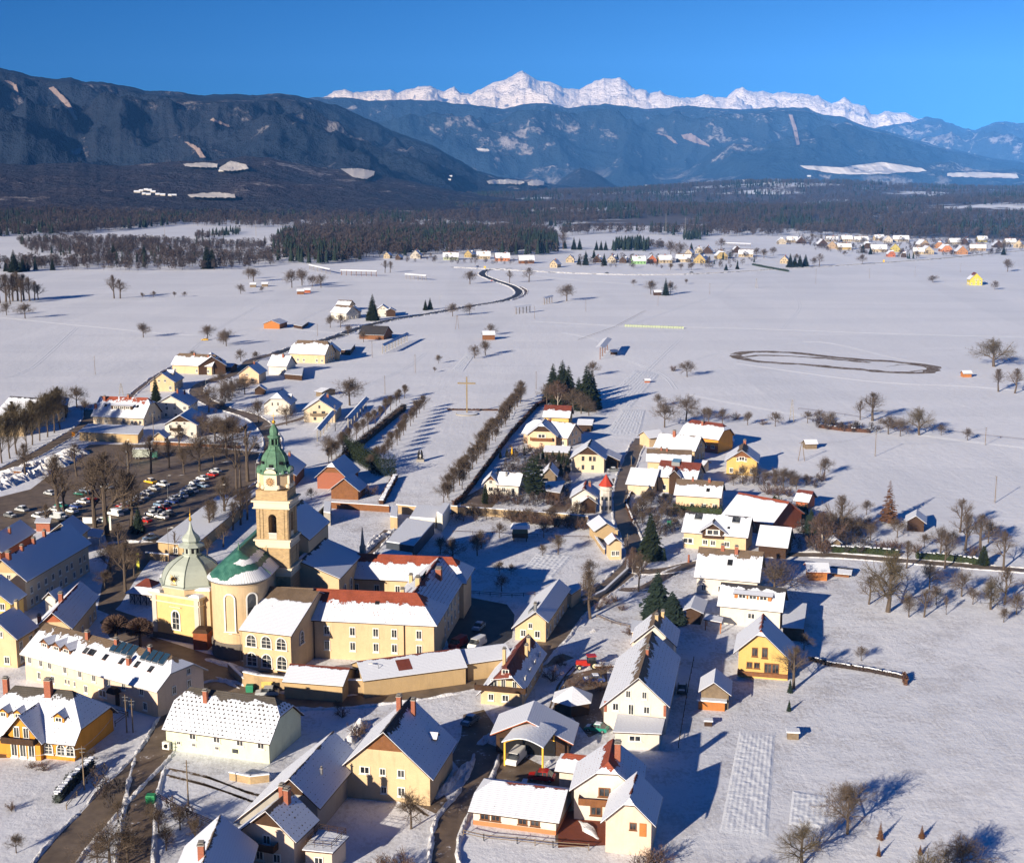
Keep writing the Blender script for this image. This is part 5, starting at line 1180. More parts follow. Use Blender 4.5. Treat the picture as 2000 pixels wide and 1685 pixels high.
k = G((1229,1561),(1245,1505),5.0,EL=(1174,1601),ER=(1280,1618),pitch=44); r = H('white gabled house with an orange door and big blue shaded slope, bottom centre', k, 'pink', tile='dred', bare=.02, dots=.12, wins=None, t0=.2); k.put('e0', .2, 4.4, .9, 1.0, 'brown')
q = k.W(-k.E2-.05, k.a*.62, 0); m = MB(); m.box((q.x, q.y, 3.0), 1.0, .1, 2.0, 0, math.atan2(k.l.y, k.l.x)); m.build('door', [M_WOODO], r)
# left-of-road house with solar panels
k = G((1046,1194),(1092,1130),hgt(1070,1258,1217),EL=(1006,1208),ER=(1070,1217),pitch=38); r = H('long yellow house with a clean ribbed blue shaded roof by the road behind the monastery', k, 'cream', tile='dark', bare=.0, wins='auto', ch=((-.92,.05,.7,1.6,M_METAL,-1),)); 
on_roof(k, 'solar_panel', -.62, .35, 2.4, 1.4, M_PANEL, -1, .5); on_roof(k, 'solar_panel', -.42, .3, 2.4, 1.4, M_PANEL, -1, .5)
quadb('flat_annex', 'low snow roofed annex at the far end of the ribbed roof house', 'annex', [(1104,1152),(1116,1160),(1139,1145),(1120,1131)], 3.4, 'cream')
# kink-roofed house by the street
k = G((1192,1050),(1181,1019),hgt(1214,1096,1065),EL=(1184,1059),ER=(1223,1067),pitch=36); r = H('small yellow house with a red left slope squeezed against the street', k, 'cream', tile='red', bare=.03, gable='woodd', wins=None, ch=()); k.put('e0', .3, 1.7, .9, 1.2); k.put('e0', -.4, 1.7, .9, 1.2); chimney(k, .95, .5, .8, 1.5, M_CHS)
for p in k.roof.data.polygons:
    pass
k = G((1178,1021),(1164,999),3.2,EL=(1165,1043),ER=(1204,1030),pitch=28); H('white roofed barn behind the small yellow street house', k, 'ochre', 'barn', 'barn', tile='dark', bare=0, wins=None)
# bee house on stilts
bh = empty('garden_hut', un(1016,1058), 'green windowed garden hut on stilts in the orchard behind the monastery', 'hut'); q = un(1016,1058); m = MB()
for sx in (-1, 1):
    for sy in (-1, 1): m.box((q.x+sx*1.7, q.y+1.6+sy*1.3, 0), .25, .25, 1.0)
m.box((q.x, q.y+1.6, 1.0), 4.2, 3.2, 1.2); m.box((q.x, q.y+1.6, 2.2), 4.0, 3.0, 1.4, 1); m.build('wall', [M_WOOD, flat('green_glazing', (.05, .10, .08), .3, .3)], bh)
m = MB(); m.box((q.x, q.y+1.6, 3.6), 5.2, 4.2, .9, 0, 0, top=.72); m.build('roof', [M_SNOW], bh)
# modern low buildings and monument gate
M_WHT = flat('white_render', (.70, .66, .56), .08, .9)
def slab(name, label, cat, pts, z0, z1, wm, cap=True, group=None):
    P = [un(x, y, z1) for x, y in pts]; c = sum(P, Vector())/len(P); r = empty(name, (c.x, c.y, 0), label, cat, group); m = MB()
    for a, b in zip(P, P[1:]+P[:1]): m.face([(a.x, a.y, z0), (b.x, b.y, z0), (b.x, b.y, z1), (a.x, a.y, z1)], 0)
    m.build('wall', [wm], r); m = MB(); m.face([(p.x, p.y, z1) for p in P], 0)
    Q = [p+(c-p).normalized()*.25 for p in P]; m.face([(p.x, p.y, z1+.22) for p in Q], 0)
    for i in range(len(P)): a, b, c2, d = P[i], P[(i+1) % len(P)], Q[(i+1) % len(P)], Q[i]; m.face([(a.x, a.y, z1), (b.x, b.y, z1), (c2.x, c2.y, z1+.22), (d.x, d.y, z1+.22)], 0)
    m.build('roof', [M_SNOW], r); return r
slab('slab_wall', 'tall thin white slab with dark portal at the end of the modern chapel', 'wall', [(853,1000),(864,1007),(879,984),(867,982)], 0, 4.6, M_WHT)
slab('modern_hall', 'low modern hall with flat white roof, the sunlit rear block', 'building', [(800,1010),(850,1014),(864,990),(815,986)], 0, 2.6, M_WHT)
slab('modern_hall', 'low modern hall with flat white roof, the middle block in half shade', 'building', [(754,1058),(808,1066),(848,1020),(795,1012)], 0, 3.2, flat('dark_facade', (.05, .06, .08), .3, .4))
slab('modern_hall', 'lowest flat roofed block of the modern hall, fully in shade', 'building', [(738,1092),(798,1100),(806,1080),(750,1072)], 0, 2.2, M_WHT)
slab('gate_pillar', 'square ochre stone pillar at the back of the snowy church terrace', 'pillar', [(762,1009),(776,1011),(777,988),(764,987)], 0, 3.4, M_OCH)
slab('gate_pillar', 'grey stone corner pillar where the two churchyard walls meet', 'pillar', [(632,1000),(645,1002),(647,980),(633,979)], 0, 3.6, M_STONEG)
wallrun('terrace_wall', 'long straight brown wall behind the snowy church terrace', [(645,992),(760,1000)], 1.9, .5, M_WOODM); wallrun('terrace_wall', 'short ochre wall right of the gate pillar', [(776,1002),(815,1006)], 2.6, .5, M_OCH)
wallrun('churchyard_wall', 'grey churchyard wall descending toward the church facade', [(637,1000),(600,1036)], 2.6, .5, M_STONEG)
wallrun('orchard_wall', 'sunlit ochre wall in front of the garden houses', [(882,1003),(1000,1011),(1095,1018),(1148,1024)], 2.3, .4, M_OCH)
wallrun('street_wall', 'brown wall along the lower side of the avenue garden', [(380,1066),(440,1020),(500,975)], 1.6, .4, M_STONEG); wallrun('street_wall', 'stone wall beside the car park street', [(285,1092),(330,1096)], 1.8, .4, M_OCH)
wallrun('garden_wall', 'low brown wall at the far edge of the car park', [(300,868),(470,876)], 1.2, .4, M_WOODM)
wallrun('retaining_wall', 'low ochre wall behind the yellow street house', [(1148,1024),(1166,1062),(1180,1082)], 1.4, .3, M_OCH)
wallrun('retaining_wall', 'low curved retaining wall below the pale green house', [(450,1522),(490,1530),(525,1526)], 1.3, .3, M_OCH)
wallrun('roadside_wall', 'low wall along the street below the yellow street house', [(1140,1180),(1180,1160),(1225,1118),(1226,1100)], 1.0, .3, M_STONEG)
# ---------------------------------------------------------------- houses: right cluster
def B_(x): return x
k = P_((1400,1182),(1529,1195),1142,4.2,40); r = H('white house with melted black tiles above a long shed dormer on orange posts', k, 'white', tile='dark', bare=.16, ragged=.35, wins=None, dots=.12); k.put('right', .05, 2.4, 1.5, 1.2); dormer(r, k, .05, .62, 8.0, 1.1, 1, 'woodo', 'dark', .05, kind='shed')
k = P_((1355,1126),(1484,1137),1072,4.2,40); r = H('house with striped half melted snow roof, brown ridge and two brick chimneys', k, 'white', tile='brown', bare=.24, ragged=.45, dots=.25, patch=.1, wins='auto', ch=((-.25,.05,.8,1.2),(.18,.12,.8,1.6))); on_roof(k, 'skylight', 0.03, .45, 1.2, 1.6, M_DARK)
k = P_((1330,1038),(1461,1050),1004,4.4,38); r = H('cream house with a dark cross gable, wide white window and two dark skylights', k, 'cream', tile='dark', bare=.06, wins=None, ch=())
for u in (-.86,-.3,-.05,.4): k.put('right', u, 2.0, 1.3 if u > -.8 else 2.6, 1.3)
kg = G((1392,1022),(1398,1006),5.2,EL=(1365,1037),ER=(1419,1043),pitch=42,L=8); block(r, kg, 'woodd', tile='dark', bare=.05, wins=None, roofname='cross_gable_roof', ov=.9, z0=3.4); kg.put('e0', 0, 5.1, 3.2, 1.3)
on_roof(k, 'skylight', -.58, .25, 2.0, 1.6, M_GLASS, lift=.35); on_roof(k, 'skylight', .55, .25, 2.0, 1.6, M_GLASS, lift=.35); on_roof(k, 'skylight', .38, .62, .7, .7, M_GLASS)
k = P_((1409,1004),(1509,1024),970,3.6,30); H('large plain white roof with a bright red ridge and red verges', k, 'brick', tile='red', bare=.10, ragged=.10, wins=None, trim='brick')
k = P_((1476,1064),(1539,1070),1027,3.2,36); H('garage with a plain curved white snow roof behind a bare tree', k, 'woodd', 'garage', 'garage', tile='dark', bare=0, wins=None)
k = P_((1315.5,966),(1409,972),937,4.6,36); r = H('peach house with a v shaped brown melt patch above a clipped thuja hedge', k, 'peach', tile='brown', bare=.30, ragged=.6, wins='auto', ch=((-.3,.08,.6,.9),(.4,.1,.7,1.0))); on_roof(k, 'skylight', .4, .6, 1.0, 1.3, M_DARK)
k = P_((1280,930),(1361,937),901,4.8,36); r = H('cream house with a red dormer patch and tilted blue solar collector', k, 'cream', tile='dred', bare=.45, ragged=.7, wins='auto'); kg = G((1314,918),(1322,903),5.6,EL=(1303,931),ER=(1330,933),pitch=44,L=6); block(r, kg, 'woodd', tile='dred', bare=.4, wins=None, roofname='cross_gable_roof', ov=.6); on_roof(k, 'solar_panel', -.2, .08, 2.6, 3.0, flat('blue_panel', (.10,.22,.36), .2, .3), lift=1.2)
k = P_((1261,901),(1350,904),877,4.6,34); r = H('house with a broad grey brown melted ridge band and two small chimneys', k, 'cream', tile='brown', bare=.38, ragged=.18, wins='auto', ch=((-.35,.1,.6,.8),(-.1,.15,.6,.8)))
k = P_((1275.5,873),(1358.5,881),848.5,4.6,34); r = H('topmost white roofed house of the lane with a tall central chimney', k, 'cream', tile='brown', bare=.02, dots=.08, wins='auto', ch=((-.25,.15,1.0,1.9),))
k = P_((1268,856),(1300,852),840,3.4,30); H('small white roofed outbuilding behind the topmost lane house', k, 'cream', 'shed', 'shed', tile='dark', bare=0, wins=None)
k = P_((1221,945),(1278,949),914,3.2,26); H('low white roofed garage beside the lane with a forked twig mark on the snow', k, 'pale', 'garage', 'garage', tile='dark', bare=0, wins=None)
k = P_((1352,905),(1376,908),898,2.8,20); H('tiny white flat roofed shed right of the cream houses', k, 'white', 'shed', 'shed', tile='dark', bare=0, wins=None)
k = P_((1325,848),(1404,859),823,hgt(1402,886,858),40); r = H('orange and brown two tone house with a red ridge and a small gable', k, 'orange', tile='dred', bare=.24, ragged=.3, dots=.4, t0=.4, t1=.4, wins=None, ch=((-.12,.25,.8,1.3),))
for u in (-.1,.3,.72): k.put('right', u, 2.2, 1.3, 1.0)
m = MB(); e0, e1 = k.W(-k.E2, k.a+.05, 0), k.W(k.E2, k.a+.05, 0); m.face([(e0.x,e0.y,0),(e1.x,e1.y,0),(e1.x,e1.y,2.6),(e0.x,e0.y,2.6)]); m.build('brown_base', [M_BRICK], r)
kg = G((1364,833.5),(1358,824),5.4,EL=(1354,846),ER=(1377,843),pitch=44,L=4); block(r, kg, 'orange', tile='dred', bare=.1, wins=None, roofname='cross_gable_roof', ov=.4)
k = G((1424,855),(1426,849),2.4,EL=(1412,862),ER=(1434,861),pitch=34,L=5); H('small bright red gabled shed between the orange house and the yellow gable', k, 'brick', 'shed', 'shed', tile='dred', bare=.02, wins=None)
k = G((1450,879),(1453,864),4.6,EL=(1415,900),ER=(1482,904),pitch=38); r = H('yellow house with a dark red gable and bare brown roof band facing the field', k, 'yellow', tile='brown', bare=.28, ragged=.3, dots=.3, gable='dredw' if False else 'woodm', wins='auto', ch=((.95,.05,1.1,1.0),)); k.put('e0', 0, 5.6, 1.8, 1.2)
k = P_((1549,977),(1580,981),957,2.6,34); H('brown hut with a snowy right slope behind the thuja hedge on the right', k, 'brick', 'hut', 'hut', tile='dred', bare=.3, wins=None)
k = G((1628,1052),(1632,1049),2.0,EL=(1622,1059),ER=(1646,1062),pitch=32,L=4); H('tiny white roofed garden hut among brown shrubs above the side road', k, 'woodg', 'hut', 'hut', tile='dark', bare=0, wins=None)
k = G((1784,1007),(1790,1000),2.6,EL=(1767,1018),ER=(1810,1024),pitch=26,L=8); H('dark wooden barn with white roof in the garden right of the larch', k, 'woodd', 'barn', 'barn', tile='dark', bare=0, wins=None)
k = P_((1576,1116),(1622,1117),1098,2.4,24); r = H('open woodshed with white roof stacked full of orange firewood', k, 'woodo', 'woodshed', 'woodshed', tile='dark', bare=0, wins=None, trim='brick')
k = P_((1620,1118),(1663,1122),1108,1.0,12); H('low snow topped firewood stack right of the woodshed', k, 'woodm', 'woodpile', 'woodpile', tile='dark', bare=.2, wins=None)
quadb('tool_shed', 'flat grey white shed with a stove pipe right of the dormer house', 'shed', [(1528,1224),(1570,1227),(1576,1178),(1558,1176),(1528,1196)], 3.0, 'woodd')
k = G((1349,1186),(1352,1178),2.8,EL=(1335,1200),ER=(1371,1208),pitch=22,L=9); H('dark walled garage with a bright white roof by the round spruce', k, 'woodd', 'garage', 'garage', tile='dark', bare=0, wins=None)
quadb('garden_shelter', 'small orange post shelter with a lilac snow roof', 'shelter', [(1374,1208),(1410,1215),(1413,1205),(1379,1197)], 2.6, 'woodo', posts=True)
k = G((1486,1233),(1491,1197),hgt(1440,1300,1259)-.5,EL=(1435,1259),ER=(1550,1291),pitch=43); r = H('orange yellow chalet with brown bargeboards and veranda at the edge of the field', k, 'yellow', 'chalet', 'chalet', tile='red', bare=.05, t0=.15, wins=None, ov=1.0)
for u, z, w_, h_ in ((-.35,5.3,1.0,1.6),(.05,5.3,1.0,1.9),(-.55,2.6,1.0,1.1),(-.25,2.6,1.0,1.1),(.2,2.2,1.3,1.9),(.5,2.2,1.2,1.9)): k.put('e0', u, z, w_, h_, 'brown')
balcony(r, k, 'e0', 0, .9, 9.5, 1.5, M_WOODM, .7)
k = G((1394.5,1332),(1398,1304),2.9,EL=(1364,1350),ER=(1428,1362),pitch=36); r = H('small wooden shed with a snow roof and orange stacked firewood under an awning', k, 'woodg', 'shed', 'shed', tile='dark', bare=0, wins=None, ov=.5)
q = k.W(-k.E2-.55, -.3, 0); rz = math.atan2(k.l.y, k.l.x); m = MB(); m.box((q.x, q.y, 0), k.wr*1.5, .9, 1.7, 0, rz); m.build('firewood', [M_WOODO], r); m = MB(); m.box((q.x, q.y, 1.75), k.wr*1.7, 1.6, .25, 0, rz); m.build('awning', [M_SNOW], r)
for (x, y), lb in (((1383,1416),'small dark box standing alone in the snow below the wooden shed'),((1548,1441),'lone wooden hut box with a snow cap in the middle of the white field')):
    q = un(x, y); r = empty('field_box', q, lb, 'box'); s_ = 1.0 if x > 1500 else .7; m = MB(); m.box(q, 1.9*s_, 1.3*s_, 1.3*s_, 0, -.1); m.build('wall', [M_WOODG if s_ == 1 else M_WOOD], r); m = MB(); m.box((q.x, q.y, 1.3*s_), 2.3*s_, 1.8*s_, .25, 0, -.1); m.build('roof', [M_SNOW], r)
# garden houses beyond the orchard wall
k = P_((1059,814),(1113,816),791,4.6,38); H('yellow house with a dark red melted ridge at the top of the avenue', k, 'yellow', tile='dred', bare=.45, ragged=.5, wins='auto')
k = P_((1018,846),(1109,856),822,3.6,36); r = H('peach house with a snowy cross gable and brown balcony beside the avenue', k, 'peach', tile='brown', bare=.02, dots=.12, t0=.4, wins='auto', ch=((-.1,.05,.9,1.0),))
kg = G((1058,827),(1067,814),4.6,EL=(1027,850),ER=(1088,854),pitch=40,L=11); block(r, kg, 'peach', tile='brown', bare=.02, wins=None, roofname='cross_gable_roof', gable='woodd', t0=.2); balcony(r, kg, 'e0', 0, 3.0, 8, 1.2, M_WOODM); kg.put('e0', 0, 4.6, 2.6, 1.2)
k = P_((1126,829),(1157,830),818,2.8,18); H('open carport with a rounded white snow roof behind the garden houses', k, 'woodd', 'carport', 'carport', tile='dark', bare=0, wins=None)
k = P_((1060,882),(1111,884),870,2.6,18); H('flat white roofed garage in front of the peach balcony house', k, 'woodg', 'garage', 'garage', tile='dark', bare=0, wins=None)
k = G((1148,872),(1157,854),4.6,EL=(1113,894),ER=(1183,899),pitch=38,L=14); r = H('cream gabled house with shuttered windows and a dark open garage beside the lane', k, 'pale', tile='dark', bare=.05, dots=.1, gable='woodd', wins=None)
for u, z in ((-.3,4.6),(.15,4.6),(.4,4.6),(-.3,1.7),(.3,1.7)): k.put('e0', u, z, .9, 1.5, None)
k2 = G((1183,886),(1190,872),2.9,ER=(1210,902),pitch=24,L=9); block(r, k2, 'woodd', tile='dark', bare=0, wins=None, roofname='garage_roof')
k = P_((968,946),(1015,949),922,3.2,38); r = H('white bungalow with snowy cross gable closest to the orchard wall', k, 'white', 'bungalow', 'bungalow', tile='brown', bare=.03, wins='auto', ch=((-.3,.3,.6,.8,M_METAL),))
kg = G((954,928),(962,917),3.2,EL=(941,944),ER=(975,948),pitch=42,L=7); block(r, kg, 'white', tile='brown', bare=.05, wins='auto', roofname='cross_gable_roof', gable='woodm')
k = G((1072,913),(1075,905),3.0,EL=(1057,927),ER=(1088,934),pitch=44,L=10); H('small brown gabled cottage half hidden behind the tall pine', k, 'woodg', 'cottage', 'cottage', tile='brown', bare=.15, wins=None)
quadb('flat_annex', 'white flat snow roof annex between the pine and the turret house', 'annex', [(1066,958),(1094,962),(1104,938),(1062,940)], 2.8, 'woodd')
k = G((1145,954),(1149,928),4.4,EL=(1112,972),ER=(1168,973),pitch=36); r = H('white turret house with a bright red conical tower roof beside the lane', k, 'white', 'villa', 'turret_house', tile='red', bare=.12, dots=.2, wins=None, ch=((.3,.3,.9,1.3),)); k.put('e0', .25, 4.4, 1.0, 1.2)
kg = G((1143,970),(1146,962),2.9,EL=(1128,981),ER=(1170,988),pitch=30,L=5); block(r, kg, 'woodd', tile='red', bare=.08, wins=None, roofname='porch_roof')
q = un(1183,1000); zt_ = zat(q.x, q.y, 947); za_ = zat(q.x, q.y, 927); m = MB(); m.lathe((q.x, q.y, 0), [(1.75, 0), (1.75, zt_-1.4), (2.15, zt_-1.2), (2.15, zt_-.9), (1.75, zt_-.8), (1.75, zt_)], 12); m.build('turret', [wallmat('white')], r)
m = MB(); m.lathe((q.x, q.y, zt_), [(2.25, -.1), (1.9, .4), (.9, (za_-zt_)*.6), (0, za_-zt_+.3)], 8); m.build('turret_roof', [flat('red_tile', (.42,.05,.025), .2, .6)], r)
for i in range(3):
    for z in (1.6, 4.4): a = -math.pi/2+(-.7+i*.7); window(r, (q.x+1.78*math.cos(a), q.y+1.78*math.sin(a), z), a+math.pi/2, .7, 1.1, None)
# ---------------------------------------------------------------- left village
M_GRP = 'houses of the village left of the big cross'
k = P_((333,712),(414,716),691,4.2,40); r = H('long farmhouse with a ragged brown ridge beside a blue roofed barn', k, 'cream', 'farmhouse', 'farmhouse', tile='brown', bare=.25, ragged=.4, t0=.3, t1=.3, wins='auto', ch=((-.1,.1,.8,1.0),(.6,.2,.7,.9)))
k = G((413,696),(412,684),4.2,ER=(441,702),pitch=34,L=18); H('barn with a blue shaded roof joined to the long farmhouse', k, 'woodd', 'barn', 'barn', tile='dark', bare=0, wins=None)
k = P_((428,716),(452,717),709,2.6,20); H('low blue shaded shed in front of the long farmhouse barn', k, 'woodd', 'shed', 'shed', tile='dark', bare=0, wins=None)
k = G((315,728),(336,717),4.2,EL=(293,745),ER=(339,749),pitch=42); r = H('cream house with a large white dormer behind the dark pointed spruce', k, 'cream', tile='dark', bare=.03, dots=.1, wins='auto'); dormer(r, k, .1, .55, 3.0, 1.5, 1, 'white', 'dark')
k = G((483,714),(503,705),4.6,EL=(465,730),ER=(506,732),pitch=42); r = H('peach gabled house with two small gable windows on the inside of the road bend', k, 'peach', tile='dark', bare=.03, wins=None, ch=((.2,.1,.8,1.3),)); k.put('e0', -.2, 4.4, .9, .9); k.put('e0', .35, 1.9, 1.3, 1.1); k.put('e0', -.55, 1.7, .8, 1.5)
k = G((506,753),(512,748),2.2,EL=(497,759),ER=(516,764),pitch=34,L=5); H('small blue roofed outbuilding right beside the peach gabled house', k, 'woodd', 'shed', 'shed', tile='dark', bare=0, wins=None)
k = P_((521,714),(560,716),693,4.4,42); r = H('white house with a clean white roof and one chimney in the left village', k, 'white', tile='brown', bare=.02, wins=None, ch=((.25,.2,.9,1.6),)); k.put('right', .5, 1.6, .7, 1.4)
quadb('lean_to', 'white snow roofed lean-to in front of the clean white roofed house', 'shed', [(555,730),(590,733),(593,717),(566,715)], 2.6, 'woodd')
k = P_((563,690),(635,693),665,4.8,42); r = H('biggest village farmhouse with a brown melted patch and long wooden barn front', k, 'cream', 'farmhouse', 'farmhouse', tile='brown', bare=.22, ragged=.6, t0=.4, t1=.3, wins='auto', patch=.1)
k = G((645,672),(650,660),4.4,ER=(668,679),pitch=40,L=12); H('blue shaded wing behind the biggest village farmhouse', k, 'cream', tile='dark', bare=.02, wins=None)
quadb('lean_to', 'white lean-to right of the biggest village farmhouse', 'shed', [(665,683),(684,684),(694,671),(672,670)], 2.8, 'woodd')
k = G((546,768),(556,755),4.0,EL=(513,790),ER=(567,792),pitch=40,L=14); r = H('cream half-hipped house with a small white dormer on its blue roof', k, 'white', tile='dark', bare=.01, t0=.45, wins=None); dormer(r, k, .3, .75, 2.0, 1.2, 1, 'white', 'dark'); k.put('e0', -.35, 4.3, .5, 1.2, None); k.put('e0', .1, 4.3, .5, 1.2, None); k.put('e0', 0, 1.7, .8, 1.1)
k = G((620,780),(640,762),4.8,EL=(591,800),ER=(656,804),pitch=42); r = H('cream gabled house with a flower balcony nearest the bare round tree', k, 'pale', tile='brown', bare=.02, gable=None, wins=None, ch=((.3,.25,1.0,1.3),)); balcony(r, k, 'e0', -.05, 2.7, 6.5, 1.1, M_WOODG)
for u, z, w_ in ((-.3,3.9,1.5),(.25,3.9,1.5),(0,6.2,.8),(-.3,1.5,1.1),(.3,1.5,1.1)): k.put('e0', u, z, w_, 1.2, None)
k = P_((613,764),(629,766),757,2.2,14); H('small dark hut with snow roof just behind the flower balcony house', k, 'woodg', 'hut', 'hut', tile='dark', bare=0, wins=None)
k = G((325.6,772),(352,760),5.2,EL=(308,785),ER=(358,801),pitch=40); r = H('pale blue white house with small gable windows right of the dormer hotel', k, 'white', tile='dark', bare=0, wins='auto', ch=((.1,.1,.8,1.6),(.55,.35,.7,1.4)))
k = G((352,811),(378,793),4.8,EL=(321,828),ER=(383,833),pitch=38); r = H('white house with a dark wooden gable and open balcony behind the car park', k, 'white', tile='dark', bare=0, gable='woodd', wins='auto'); balcony(r, k, 'e0', -.3, 2.8, 4, 1.2)
k = G((424,820),(443,816),2.2,EL=(412,830),ER=(463,840),pitch=24,L=12); H('low garage with a blue slope along the road bend', k, 'woodd', 'garage', 'garage', tile='dark', bare=0, wins=None)
k = G((306,844),(319,837),2.4,EL=(296,855),ER=(323,856),pitch=36); H('little yellow garage with a small gable roof behind the car park', k, 'cream', 'garage', 'garage', tile='dark', bare=0, wins=None)
k = P_((177,813),(281,817),775,3.4,40); r = H('hotel with wide snow roof, box dormer and red melted patches behind the car park', k, 'pale', 'hotel', 'hotel', tile='red', bare=.18, ragged=.8, wins='auto', ch=((-.75,.2,.9,1.6),(.1,.05,.8,1.3),(-.95,.6,.9,1.6)), t1=.3); dormer(r, k, .05, .62, 9, 1.5, 1, 'woodd', 'dark', 0, kind='shed')
for u in (-.62, .58): on_roof(k, 'skylight', u, .45, 1.1, 1.4, M_GLASS)
quadb('flat_pavilion', 'long flat roofed hall with patterned ochre walls behind the car park', 'hall', [(152,843),(270,848),(282,831),(172,827)], 3.4, 'ochre')
k = P_((-10,806),(70,812),776,5.0,30); r = H('large hotel wing with snowy roofs at the left edge behind the poplars', k, 'pale', 'hotel', 'hotel', tile='dark', bare=.05, wins='auto'); 
kg = G((100,792),(108,764),5.0,EL=(72,800),ER=(133,788),pitch=36,L=20); block(r, kg, 'woodd', tile='dark', bare=0, wins=None, roofname='gable_roof')
k = P_((-20,829),(47,829),797,4.6,34); r = H('front hotel wing with a plain snow roof and small skylights at the left edge', k, 'cream', 'hotel', 'hotel', tile='dark', bare=0, wins='auto'); on_roof(k, 'skylight', -.1, .5, 1.2, 1.2, M_GLASS)
# farm at the road bend
k = P_((644,610),(676,613),596,4.2,38); r = H('white farmhouse with brown speckled roof at the far road bend', k, 'white', 'farmhouse', 'farmhouse', tile='brown', bare=.25, patch=.25, wins='auto'); kg = G((688,599),(694,592),4.2,EL=(676,611),ER=(706,608),pitch=36,L=11); block(r, kg, 'white', tile='dark', bare=.02, gable='woodd', wins='auto', roofname='gable_roof')
k = P_((655,596),(682,597),586,4.0,34); H('small white roofed house just behind the speckled farmhouse', k, 'cream', tile='brown', bare=.2, wins=None)
k = G((744,596),(750,589),4.6,EL=(734,606),ER=(760,604),pitch=38,L=12); H('house with a pale blue roof right of the tall dark spruce', k, 'white', tile='dark', bare=0, wins='auto')
k = G((760,602),(764,595),3.8,EL=(752,608),ER=(774,608),pitch=36,L=10); H('dark gabled annex right of the pale blue roofed house', k, 'woodd', tile='dark', bare=0, wins=None)
k = G((530,627),(563,616),3.2,EL=(514,632),ER=(546,633),pitch=22); H('low orange plank barn with a grey blue roof alone in the field', k, 'woodo', 'barn', 'barn', tile='dark', bare=0, wins=None, ov=.4)
quadb('lean_to', 'low flat shed beside the orange plank barn', 'shed', [(573,634),(590,637),(603,628),(590,625)], 2.0, 'woodd')
k = P_((699,653),(750,655),636,2.8,34); H('long dark roofed timber barn without snow beside the road', k, 'woodm', 'barn', 'barn', tile='dark', bare=.999, ragged=.001, wins=None)
# brown barns behind the tower
k = G((649,904),(676,884),hgt(655,958,936),EL=(615,932),ER=(678,936),pitch=40); r = H('brick and timber barn with a blue shaded roof right of the clock tower', k, 'brickwall', 'barn', 'barn', tile='dark', bare=0, t0=.25, gable='woodm', wins=None)
k = G((667,934),(688,922),2.8,EL=(651,950),ER=(693,967),pitch=34); H('lower timber shed with snow roof in front of the brick barn', k, 'woodm', 'shed', 'shed', tile='dark', bare=0, wins=None)
k = G((545,905),(566,884),3.8,ER=(577,931),pitch=36,L=17); H('brown house with a blue shaded roof directly behind the clock tower', k, 'woodm', tile='dark', bare=0, wins=None, ch=((.6,.1,.8,1.2),))
# huts in the fields
for (x, y), s_, lb, wl in (((955,664),1.3,'brown hut beside a bare tree in the field left of the big cross',"woodm"),((587,575),1.1,'brown hay hut among bare trees at the left of the main road','woodm'),((600,572),1.0,'small red brown hut right of the hay hut','brick'),
        ((494,561),1.0,'left one of two tiny huts under bare trees in the far left field','woodg'),((517,560),1.0,'right one of two tiny huts under bare trees in the far left field','woodg'),((1890,737),.8,'small orange hut at the end of the oval riding track','woodo'),
        ((1585,877),.8,'little grey hut on the snow between two power poles','woodg'),((1285,577),1.1,'dark hut with a white board among bushes in the middle of the far field','woodd'),((1265,748),.5,'little brick box in the snow above the ploughed garden strips','brick'),((293,470),1.8,'lone barn on the far left meadow','woodg'),((1200,693),.7,'dark hut leaning beside the open hay rack on the field path','woodd')):
    q = un(x, y); kk = Blk(); kk.r = Vector((1, .1, 0)).normalized(); kk.l = Vector((kk.r.y, -kk.r.x, 0)); kk.L = 6*s_; kk.wr = kk.wl = 2.6*s_; kk.her = kk.hel = 2.4*s_; kk.hr = 4.0*s_; kk.c = q-kk.l*2.4*s_; house('hut', lb, 'hut', kk, wl, None, False, wins=None, tile='dark', bare=0, ov=.4)
# yellow house in the far right field
k = G((1908,533),(1898,530),5.0,EL=(1892,546),ER=(1922,547),pitch=38,L=13); r = H('bright yellow house alone in the far right field', k, 'lemon', tile='dred', bare=.4, wins='auto')
